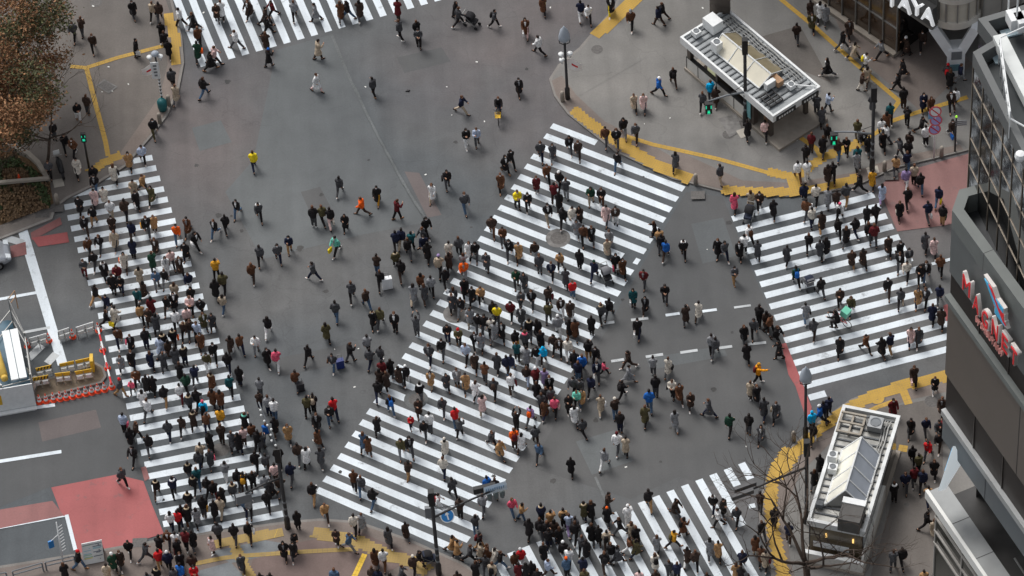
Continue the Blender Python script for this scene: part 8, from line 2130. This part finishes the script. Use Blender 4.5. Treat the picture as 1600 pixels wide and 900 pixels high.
3.83 -19.34 0 1.48 0.94 5 0 0 9|
4.26 -19.71 0 1.43 0.97 3 2 6 9 200 800|
5.70 -19.18 0 1.47 1.00 1 0 6 1 700 1000|
5.93 -19.53 0 1.59 1.00 0 0 0 9 800 1000|
5.50 -20.05 0 -0.11 0.92 0 2 8 4 700 1200|
5.84 -20.32 0 0.50 0.93 0 0 23 1 700|
0.96 -18.72 0 1.41 1.01 0 0 0 0 900 1000|
1.37 -18.70 0 1.49 1.02 2 0 9 1 700|
1.64 -19.16 0 1.58 0.99 0 0 0 3 700 800 1000|
1.03 -19.36 0 1.47 1.03 3 1 0 1 800 1100|
1.79 -20.20 0 1.55 1.00 0 2 0 9 104 1100|
2.05 -20.78 0 1.18 0.99 5 2 4 0 900|
1.91 -21.45 0 1.72 1.03 3 1 17 0 112|
2.85 -19.86 0 1.35 0.97 1 2 3 0 800 1000|
2.81 -21.42 0 1.61 0.99 1 1 1 9 1100|
2.84 -22.26 0 1.53 0.99 0 2 23 0 800 1000|
4.45 -20.64 0 1.66 0.99 5 1 0 4 1000 1100|
4.04 -21.17 0 1.64 1.02 1 2 0 9 200 1000|
7.05 -20.13 0 1.41 0.91 0 0 2 0 700 1000|
6.86 -21.50 0 1.74 0.95 3 0 5 0 200 700 1000|
7.59 -21.98 0 1.57 0.93 1 2 3 3 1000 1100|
8.01 -22.25 0 1.35 0.95 3 2 1 0 900 1000|
7.99 -19.93 0 0.32 0.95 1 2 14 0 223 900|
5.89 -22.50 0 1.53 0.91 1 2 21 0 800|
6.79 -22.69 0 1.61 0.97 2 0 9 0 1000|
10.41 -17.61 0 -1.94 0.96 2 2 0 1 404 600 800|
10.91 -17.99 0 -0.90 1.00 3 0 0 3 900|
10.63 -18.66 0 -3.14 0.98 2 2 4 0 1200 1100|
11.67 -18.56 0 -1.92 0.94 0 2 3 0 1000 1100|
8.66 -21.13 0 1.31 0.92 1 0 9 4 700|
9.10 -21.46 0 1.56 0.97 0 2 9 0 800 1000|
11.70 -21.78 0 1.51 1.01 1 2 1 9 1000|
11.28 -22.50 0 1.46 0.92 2 0 7 3 700 800 1000|
11.51 -22.85 0 1.38 0.94 5 0 0 0 700 800|
9.61 -23.13 0 1.58 0.98 2 1 0 0 1000 1100|
12.97 -19.87 1 1.87 0.98 0 1 0 3 1000|
12.52 -20.82 0 1.76 0.98 4 0 8 6 700|4
12.79 -21.46 0 1.44 0.93 1 0 8 0|
11.90 -23.38 0 1.53 0.96 0 1 4 0 800|
-11.93 -8.29 0 1.41 0.96 4 1 0 0 206|
-10.76 -8.79 0 1.85 1.07 0 1 10 1|
-11.75 -9.66 0 -1.75 1.00 0 0 0 3 600 1000 1300|
-11.74 -10.76 0 2.12 0.90 0 0 8 0 700 800|
-12.92 -11.84 0 1.47 1.00 0 2 9 3 800|
-14.19 -8.62 0 1.48 1.02 5 2 4 17 800 1100|
-14.19 -9.70 0 1.73 0.91 1 0 0 9 700|
-7.48 -8.81 0 1.88 0.96 2 1 0 17 215 800 1000|
-8.31 -10.27 0 1.47 0.91 3 0 0 0 700 1000|
-9.15 -11.30 0 1.42 0.95 1 0 17 0 700 1000|
19.24 11.87 1 1.50 1.03 5 1 3 3 1100|
19.94 12.10 1 0.38 0.95 3 1 18 3|
19.64 9.60 1 1.39 0.94 1 2 0 9 900 1000|
18.61 8.95 1 1.24 0.95 4 1 11 9 1000|
18.19 8.03 1 1.51 0.98 1 1 0 0|
20.70 8.50 1 -1.83 0.94 5 1 0 0 1000|
21.47 9.63 1 1.41 0.98 5 2 23 2 1000|
21.75 8.89 1 -1.44 0.98 0 2 0 3 800 1000 1200|
21.26 7.54 1 1.61 1.00 0 2 24 3 800 1000|
22.94 9.73 1 1.59 0.94 0 1 4 0|
23.30 10.18 1 1.48 1.01 0 0 8 3 700|
23.59 10.91 1 1.51 0.96 0 2 24 0 800|
23.21 9.12 1 -3.10 1.01 3 1 4 3|
24.58 10.48 1 1.39 0.92 5 1 0 0 200|
25.68 11.58 1 -1.46 0.98 3 0 1 0 600 700|
25.36 9.67 1 -0.24 0.98 1 1 0 0 900|
24.46 8.36 1 1.14 0.98 4 1 9 0 1100|
24.32 7.74 1 1.36 0.98 2 1 0 0 800|
23.47 6.74 0 1.45 0.95 1 1 7 3|
24.19 7.03 0 1.47 0.97 0 1 1 17 800 1000 1100|
23.89 7.99 1 3.13 0.99 3 2 3 3 800|
21.86 18.21 1 -1.39 0.98 1 0 9 0 1300|
22.55 15.18 1 -0.16 0.97 3 1 4 3 213 1100|
22.55 14.16 1 1.22 0.91 0 0 6 9 700|
22.16 13.61 1 0.08 0.91 3 1 9 5 1000|
24.79 14.50 1 -2.79 0.97 2 0 0 3 900|
24.37 13.35 1 2.93 0.96 1 1 0 0 1300 1100|
27.41 13.70 1 1.24 1.00 2 1 3 0 110 210 1100|
27.65 11.69 1 1.54 0.99 1 1 4 9 1100|
18.62 18.07 1 1.44 0.96 2 1 9 3 1100|
20.23 19.80 1 1.40 0.98 1 0 4 0 700 800|
19.67 20.04 1 1.59 0.92 0 0 9 0 800|
-22.39 24.38 1 -1.17 0.93 1 0 0 3 600|
-25.58 23.03 1 1.18 0.96 5 1 9 3 1000|
-20.71 23.85 1 1.57 1.00 1 2 9 3|
-21.13 24.06 1 1.37 0.92 1 2 6 0 800 1000 1100|
-20.58 22.18 1 1.56 0.96 1 1 0 0 800|
-20.37 21.36 1 1.65 0.98 0 1 0 3 1000 1100|
-18.58 22.95 0 3.10 0.98 0 0 0 3 800 1000|
-18.29 21.58 0 1.60 1.01 0 1 8 0 800 1000|
-17.33 19.89 0 0.06 1.00 1 2 21 0 1000 1100|4
-16.83 23.66 0 1.59 0.99 5 0 4 0 800 1000|
-19.94 18.05 1 1.59 1.03 0 2 3 0 900 1100|
-25.76 15.89 1 -1.27 0.97 5 2 0 4 900|
-25.18 16.37 1 1.24 0.98 4 1 9 3 900 1000|
-27.22 14.46 1 -1.31 0.91 4 1 0 3 600|
-26.52 13.46 1 -1.37 0.96 1 1 0 0 1100|
-25.98 12.95 1 -2.03 1.00 2 2 8 0 600 800 1000 1200|
-14.10 22.93 0 -0.26 1.01 0 0 9 0|
-14.02 22.09 0 0.22 1.00 0 1 0 0 1300 1100|
-14.10 20.82 0 1.49 0.95 0 0 9 0 700 800 1000|
-13.64 23.59 0 -2.85 0.92 0 1 11 0 1300|
-12.29 23.28 0 1.60 0.98 1 2 2 0 900 1000|
-7.58 16.26 0 2.15 0.95 3 2 3 0 900 1100|
-8.96 22.93 0 2.84 0.99 0 2 0 17 1100|
-5.84 22.64 0 1.40 0.97 5 0 11 9|
-4.71 20.79 0 1.72 0.94 3 2 0 0 1000|
-2.27 22.23 0 -0.54 0.97 3 0 0 0 700|
0.11 21.34 0 -0.20 0.93 2 1 3 0 200 800|
-1.47 11.55 0 -1.55 0.96 3 1 18 3 600 1000|
5.50 21.46 0 1.60 0.99 1 1 1 4 1100|
5.96 21.19 0 -1.45 0.94 0 1 4 0 600 1100|
7.40 21.62 1 -1.67 0.98 1 0 0 13 800 1200|
3.20 22.18 0 1.57 0.90 0 0 8 0 700|13
10.56 20.83 1 2.79 0.90 0 2 0 9 1000|
10.78 15.21 1 1.76 0.92 0 2 0 9 200 1000|
8.22 13.40 1 -1.45 0.90 0 0 6 0 1000|
4.09 10.44 0 -1.55 0.94 0 2 0 3 800 1300|
4.59 9.96 0 -1.62 0.95 0 2 9 9 600 1000|
12.94 13.74 1 1.56 1.00 3 1 16 3 800 1000 1100|
12.38 13.00 1 1.37 0.95 1 1 3 0 800 1000|
15.93 10.25 1 1.47 0.97 0 1 21 0 800 1100|
-21.81 12.11 0 -1.37 0.97 2 2 18 0 800 1200|
-24.72 10.64 1 -1.74 0.98 0 2 0 0|
-24.67 10.05 0 -1.76 0.97 0 1 0 17 600 1300 1100|
-27.47 11.39 1 -1.48 0.91 2 2 3 0 1000 1100|
-24.12 9.02 0 -1.60 0.92 2 0 5 9|
-21.78 9.69 0 -0.83 1.01 0 1 7 3 1000|
-22.31 9.33 0 -1.76 0.99 3 0 6 3 800|
-25.59 8.36 0 -1.88 0.95 2 0 0 0 600|
-23.72 7.79 0 -1.54 1.00 2 2 4 6 600 800 1000|
-23.63 6.66 0 -1.55 0.93 2 0 9 0 600|
-21.11 6.44 0 -1.34 0.91 4 0 7 9 800 1000|
-22.43 5.96 0 1.57 0.95 1 2 1 9|
-25.05 5.03 0 -1.56 0.97 0 1 8 0 600|
-24.37 5.23 0 -1.82 0.95 0 1 0 3 1000 1300 1100|
-21.04 4.68 0 -1.67 0.94 1 0 9 0 800 1000 1200|
-18.64 4.87 0 -0.79 0.99 1 1 0 0 800 1200 1100|4
-16.82 6.06 0 1.79 0.90 1 2 0 0|
-16.12 7.23 0 -1.86 0.95 1 1 0 17 600 1200|
-17.45 2.48 0 1.39 0.97 3 2 14 0|
-15.31 2.02 0 1.55 0.97 0 2 8 9 800 1000|
-14.81 6.84 0 -1.43 0.96 0 1 3 0 404|
-9.92 8.39 0 1.32 0.95 1 2 3 3 800|
-11.00 6.15 0 1.97 0.98 1 2 23 0 1000|
-13.05 4.03 0 -1.55 0.94 3 1 1 7 600 1100|
-14.81 3.34 0 1.57 0.98 1 2 3 0 900|
0.49 9.60 0 -1.16 0.96 0 1 0 0 600 1100|
-4.84 4.62 0 -1.12 1.03 1 1 0 0 600 800 1100|
-7.89 1.86 0 1.37 0.98 5 1 9 17|
3.31 7.54 0 -2.04 0.98 2 2 0 0 104 1100|
2.92 6.49 0 1.40 0.99 3 1 11 9 800 1100|
3.66 6.74 0 1.51 0.99 5 1 3 2 1000 1100|
3.18 5.90 0 1.53 0.94 1 0 0 0 700 800|
5.72 5.92 0 -1.60 1.01 5 2 0 8 600 800 1000|
3.90 4.61 0 -1.41 1.03 0 1 5 4 600 1100|
4.35 4.70 0 -1.88 0.93 5 0 9 0 700|
4.08 3.64 0 -1.52 0.93 2 0 2 3 700 800|
4.94 3.08 0 -1.54 0.96 0 0 0 3 1000 1300|
5.96 2.65 0 -1.61 0.97 1 0 2 0 600 800 1000 1300|
8.71 3.04 0 3.04 0.91 3 0 0 0 700 1000|
8.94 2.24 0 1.79 0.98 5 2 7 0 1100|
8.98 1.92 0 1.35 0.91 3 2 0 3 1100|
9.23 1.41 0 1.28 0.96 1 1 15 9 800 1100|
12.33 1.36 0 -2.00 0.95 0 0 0 0 600 700 1000|
12.96 6.89 1 2.01 0.98 3 1 3 6|
14.58 4.92 0 1.54 0.93 1 0 6 0 700 1000|
14.25 2.09 0 2.04 0.99 0 2 4 0 208 1000 1100|
13.86 1.28 0 1.35 1.01 3 2 4 0 800 1100|
13.09 -0.88 0 -1.31 0.94 3 1 3 7 600 900 1100|
7.77 -0.64 0 -1.86 0.96 2 1 11 3 1300|
17.59 6.76 1 1.74 0.98 0 2 4 8|
18.13 6.64 1 1.45 0.98 3 2 4 4|
19.65 6.45 1 1.53 1.00 0 1 0 0 900 1100|
21.97 5.82 0 1.36 0.92 0 0 14 0|
17.78 4.97 0 1.52 1.03 0 2 1 0 800|13
19.14 4.45 0 1.23 0.99 5 0 2 2|
19.67 4.33 0 1.50 0.99 0 1 9 11 800|
17.78 3.80 0 1.07 1.00 0 1 8 3 800|4
18.08 3.09 0 1.65 0.95 3 1 5 1|
19.74 3.37 0 1.15 0.95 1 1 4 0 120 200 800 1000|
21.33 2.97 0 1.38 0.90 4 0 0 0|
21.85 3.02 0 1.27 0.97 0 2 0 0 900|
19.54 2.13 0 1.58 0.94 0 1 0 0 800|
20.56 2.10 0 1.98 0.95 1 2 0 1 800 1100|
21.29 1.65 0 1.53 0.99 0 1 0 3 1000|
17.69 1.20 0 1.45 0.93 1 2 0 0 1000 1100|
18.68 0.76 0 1.35 0.96 1 0 0 4 700 800|
22.98 0.07 0 -1.33 1.01 0 1 0 0 600|4
22.87 -0.75 0 -1.73 0.98 1 1 0 3 1000 1200|
23.44 -0.48 0 -1.41 0.92 4 1 3 4 600 900 1300 1100|
24.31 -1.67 0 -1.71 1.06 1 1 0 17 600 1000 1200 1100|
24.52 0.58 0 1.37 0.95 0 0 3 0|
25.72 4.03 0 1.24 0.97 1 2 1 17 900 1100|13
23.89 4.11 0 1.60 0.99 1 1 0 0 1000|
24.78 5.22 0 1.53 0.96 0 2 0 17 1100|
24.47 5.85 0 1.43 0.99 4 1 6 0 1000|
23.95 5.61 0 1.34 1.01 0 2 19 4|
24.88 -3.54 0 1.42 0.94 1 2 1 3 800 1100|
19.66 -3.84 0 -1.63 0.98 1 1 23 1 1000 1100|4
16.98 -4.13 0 1.61 0.94 1 0 2 17 300 800|
17.30 -5.44 0 1.33 0.99 0 2 3 9 800|
22.59 -3.58 0 1.41 0.96 1 1 3 0 1100|6
23.62 -3.58 0 -1.77 0.97 1 0 7 1 600 700 900|
24.29 -4.97 0 1.34 0.96 2 0 1 0 1000|
20.20 -6.77 0 -0.99 0.95 0 1 8 0 1100|
21.63 -7.02 0 1.97 1.01 3 1 1 7 800 1000 1100|
22.87 -6.45 0 -1.70 0.93 1 0 21 1 700|
15.14 -5.73 0 -0.70 1.02 1 2 0 0 1000 1200 1100|
14.80 -4.90 0 -0.71 1.02 2 1 8 0|
23.81 -10.31 1 -1.75 0.90 3 0 0 4 600 800 1000|
22.94 -13.29 1 -1.43 0.95 1 1 1 3 1000|
23.64 -13.59 1 -1.64 1.01 0 1 3 0|
23.96 -13.62 1 -2.14 1.00 3 2 11 0 1100|
17.60 -11.31 0 1.50 0.93 3 1 1 0 800 1100|
17.04 -11.93 1 3.14 1.02 1 1 15 0 104 900|
16.53 -12.44 1 1.77 0.99 4 1 16 9 116 1100|
17.24 -11.77 1 1.76 1.01 2 2 1 3|
16.49 -13.23 1 1.50 0.97 1 1 0 0 1100|4
22.86 -14.99 1 -1.99 0.97 1 2 10 3 1300 1100|
23.55 -14.45 1 -1.87 0.95 0 1 0 9 800 1100|
21.94 -15.32 1 1.48 0.94 0 1 0 0 1100|
22.24 -15.98 1 1.69 0.94 3 2 23 0 1100|
21.86 -16.91 1 1.55 0.97 3 1 11 3 800|
22.51 -18.27 1 1.61 0.96 1 1 7 1|
22.19 -20.04 1 -0.05 1.00 0 1 0 0|
22.55 -20.61 1 1.57 0.94 0 0 6 0 1000|
20.56 -22.45 1 1.76 0.99 1 2 0 0|
20.03 -22.62 1 1.24 0.98 3 1 3 3 1000 1100|
21.57 -24.09 1 1.58 0.98 0 2 7 1|
22.31 -24.12 1 1.53 1.00 3 2 0 0|
10.77 -3.38 0 1.25 0.92 1 0 5 9|
11.31 -6.07 0 1.66 0.98 3 1 2 0|
11.50 -6.29 0 1.24 1.00 1 2 3 3 800 1100|
6.43 -6.76 0 -2.86 1.00 1 1 9 9 800 1100|
7.81 -7.41 0 1.56 0.97 5 1 2 3 800 1100|
7.39 -9.95 0 1.56 1.07 2 1 15 17|
8.79 -9.16 0 -1.84 1.01 5 1 5 0 300 1000 1100|
14.24 -4.24 0 1.24 1.03 5 2 0 0|
14.65 -4.54 0 1.53 0.96 0 0 9 9 700 800|
13.25 -5.34 0 -1.35 0.92 1 0 0 3 700 1000|
13.23 -9.67 0 1.10 0.90 4 0 6 9 800 1000|
-8.60 -0.70 0 1.96 0.99 0 1 9 17 1000 1100|
-7.84 -2.21 0 1.37 1.00 1 2 23 3 800 1000 1100|
-8.66 -4.17 0 1.48 0.98 0 2 2 0|
-8.57 -5.19 0 1.14 0.97 0 2 3 1 1100|
-7.93 -5.09 0 1.00 0.94 2 1 3 1 800|
-7.88 -6.18 0 1.60 0.99 1 2 11 0|
-7.37 -5.99 0 1.60 0.90 0 0 0 3 700 800|
-6.51 -6.60 0 1.55 0.93 1 1 0 0 104 800 1100|4
-8.06 -6.90 0 1.31 0.99 5 0 9 0 700 800|
-12.14 -4.59 0 1.18 0.96 1 1 0 0 1100|
-10.73 -5.26 0 -1.79 0.94 2 1 3 17 308 800 1300|
-9.70 -4.69 0 0.49 0.97 3 2 0 3 1000|
-12.91 -6.43 0 1.52 0.98 0 1 8 3|
-5.09 -7.06 0 -1.76 0.90 2 0 7 6 600 700 1200|
-3.57 -7.09 0 -1.49 0.95 4 0 2 0 900 1000 1200|
-5.74 -7.98 0 1.45 0.97 0 2 0 3 404 1100|
-4.49 -9.13 0 -1.68 0.94 0 2 3 3 800 1000|
-3.79 -10.13 0 1.71 0.98 3 1 10 17|
-6.37 -10.05 0 -1.32 0.72 3 2 10 1 600 1000|
-5.29 -10.40 0 1.39 1.02 4 1 4 3 1100|
-5.62 -10.73 0 -1.64 0.94 0 1 0 3 800 1100|
-11.47 -16.28 1 -1.40 0.97 0 2 7 9 800 1000|
-9.43 -17.17 1 1.32 0.90 1 0 2 0 1000|
-9.77 -14.22 0 1.54 1.01 5 1 8 0 800 1000|
-8.75 -15.47 0 1.08 0.98 0 2 0 17|
-6.69 -13.70 0 0.92 0.94 5 2 9 7 900|
-6.50 -11.90 0 -1.40 1.05 0 1 0 3 600 1300 1100|
-4.50 -12.17 0 1.41 0.93 1 0 5 0 105 700 900|
-4.19 -15.19 0 1.99 1.01 2 1 3 0|
-6.96 -17.94 0 1.74 0.91 0 0 9 3|
-10.89 -18.12 1 -1.61 0.90 5 0 9 0 800|
-10.18 -18.58 1 -0.39 1.01 1 1 17 2 1000 1100|
-8.76 -19.79 1 1.82 0.96 0 0 8 3 700|
-13.27 -18.29 1 -0.79 0.97 3 2 0 3 1100|
-13.33 -18.79 1 -1.54 0.94 1 0 0 3 600 700 800|
-11.06 -21.14 1 1.44 1.04 4 2 17 9 900 1000|
-14.64 -21.01 1 1.39 0.98 1 2 0 9|
-15.20 -20.97 1 1.70 0.99 1 2 0 9 1100|
-7.32 -20.98 1 0.12 0.90 1 0 3 0 1000|
-7.95 -21.58 1 1.56 0.95 1 0 0 1 700 900|
-8.96 -21.12 1 1.51 0.97 4 1 9 0 1000|
-8.62 -21.31 1 1.33 0.99 2 1 1 0 800|
-2.21 -15.31 0 1.79 1.01 3 1 15 4 800|
-23.00 -12.66 0 -0.89 1.02 2 1 3 0 800 1000 1100|
-26.21 -19.14 1 1.98 0.91 2 0 0 0 700 1000|
-15.81 -17.33 1 1.59 0.99 0 1 0 9 304 1000|
-17.07 -0.22 0 1.25 0.92 2 1 6 17 700 800|
"""
_CK = list(CLOTH); _XS = {5: 'H', 6: 'm', 7: 'L', 8: 'Sw', 9: 'St', 10: 'Hb', 11: 'N', 12: 'Vw', 13: 'Vg'}; _XK = {1: 'h', 2: 'b', 3: 'a', 4: 'C'}
def _row(s):
    f = s.split(); x, y, up, yaw, h = map(float, f[:5]); pose, ty, top, bot = map(int, f[5:9]); pose = PNAMES[pose]; z = KH + .004 if up else 0.0
    if pose == 'ride': z = .10
    ex = [_XS[int(q) // 100] if int(q) // 100 in _XS else _XK[int(q) // 100] + _CK[int(q) % 100] for q in f[9:]]
    return (x, y, z, yaw, h, pose, ('long', 'jacket', 'padded')[ty], _CK[top], _CK[bot], ex)
for ln in PEOPLE.strip().splitlines():
    d, lab, bag = ln.split('|'); P = _row(d)
    add_person(P, lab)
    if bag:
        ci, bl = bag.split(' ', 1); add_bag(P, _CK[int(ci)], bl)
_rows = [ln.split('|') for ln in CROWD.strip().splitlines()]
crowd([_row(r[0]) for r in _rows], [(_row(r[0]), _CK[int(r[1])]) for r in _rows if r[1]])
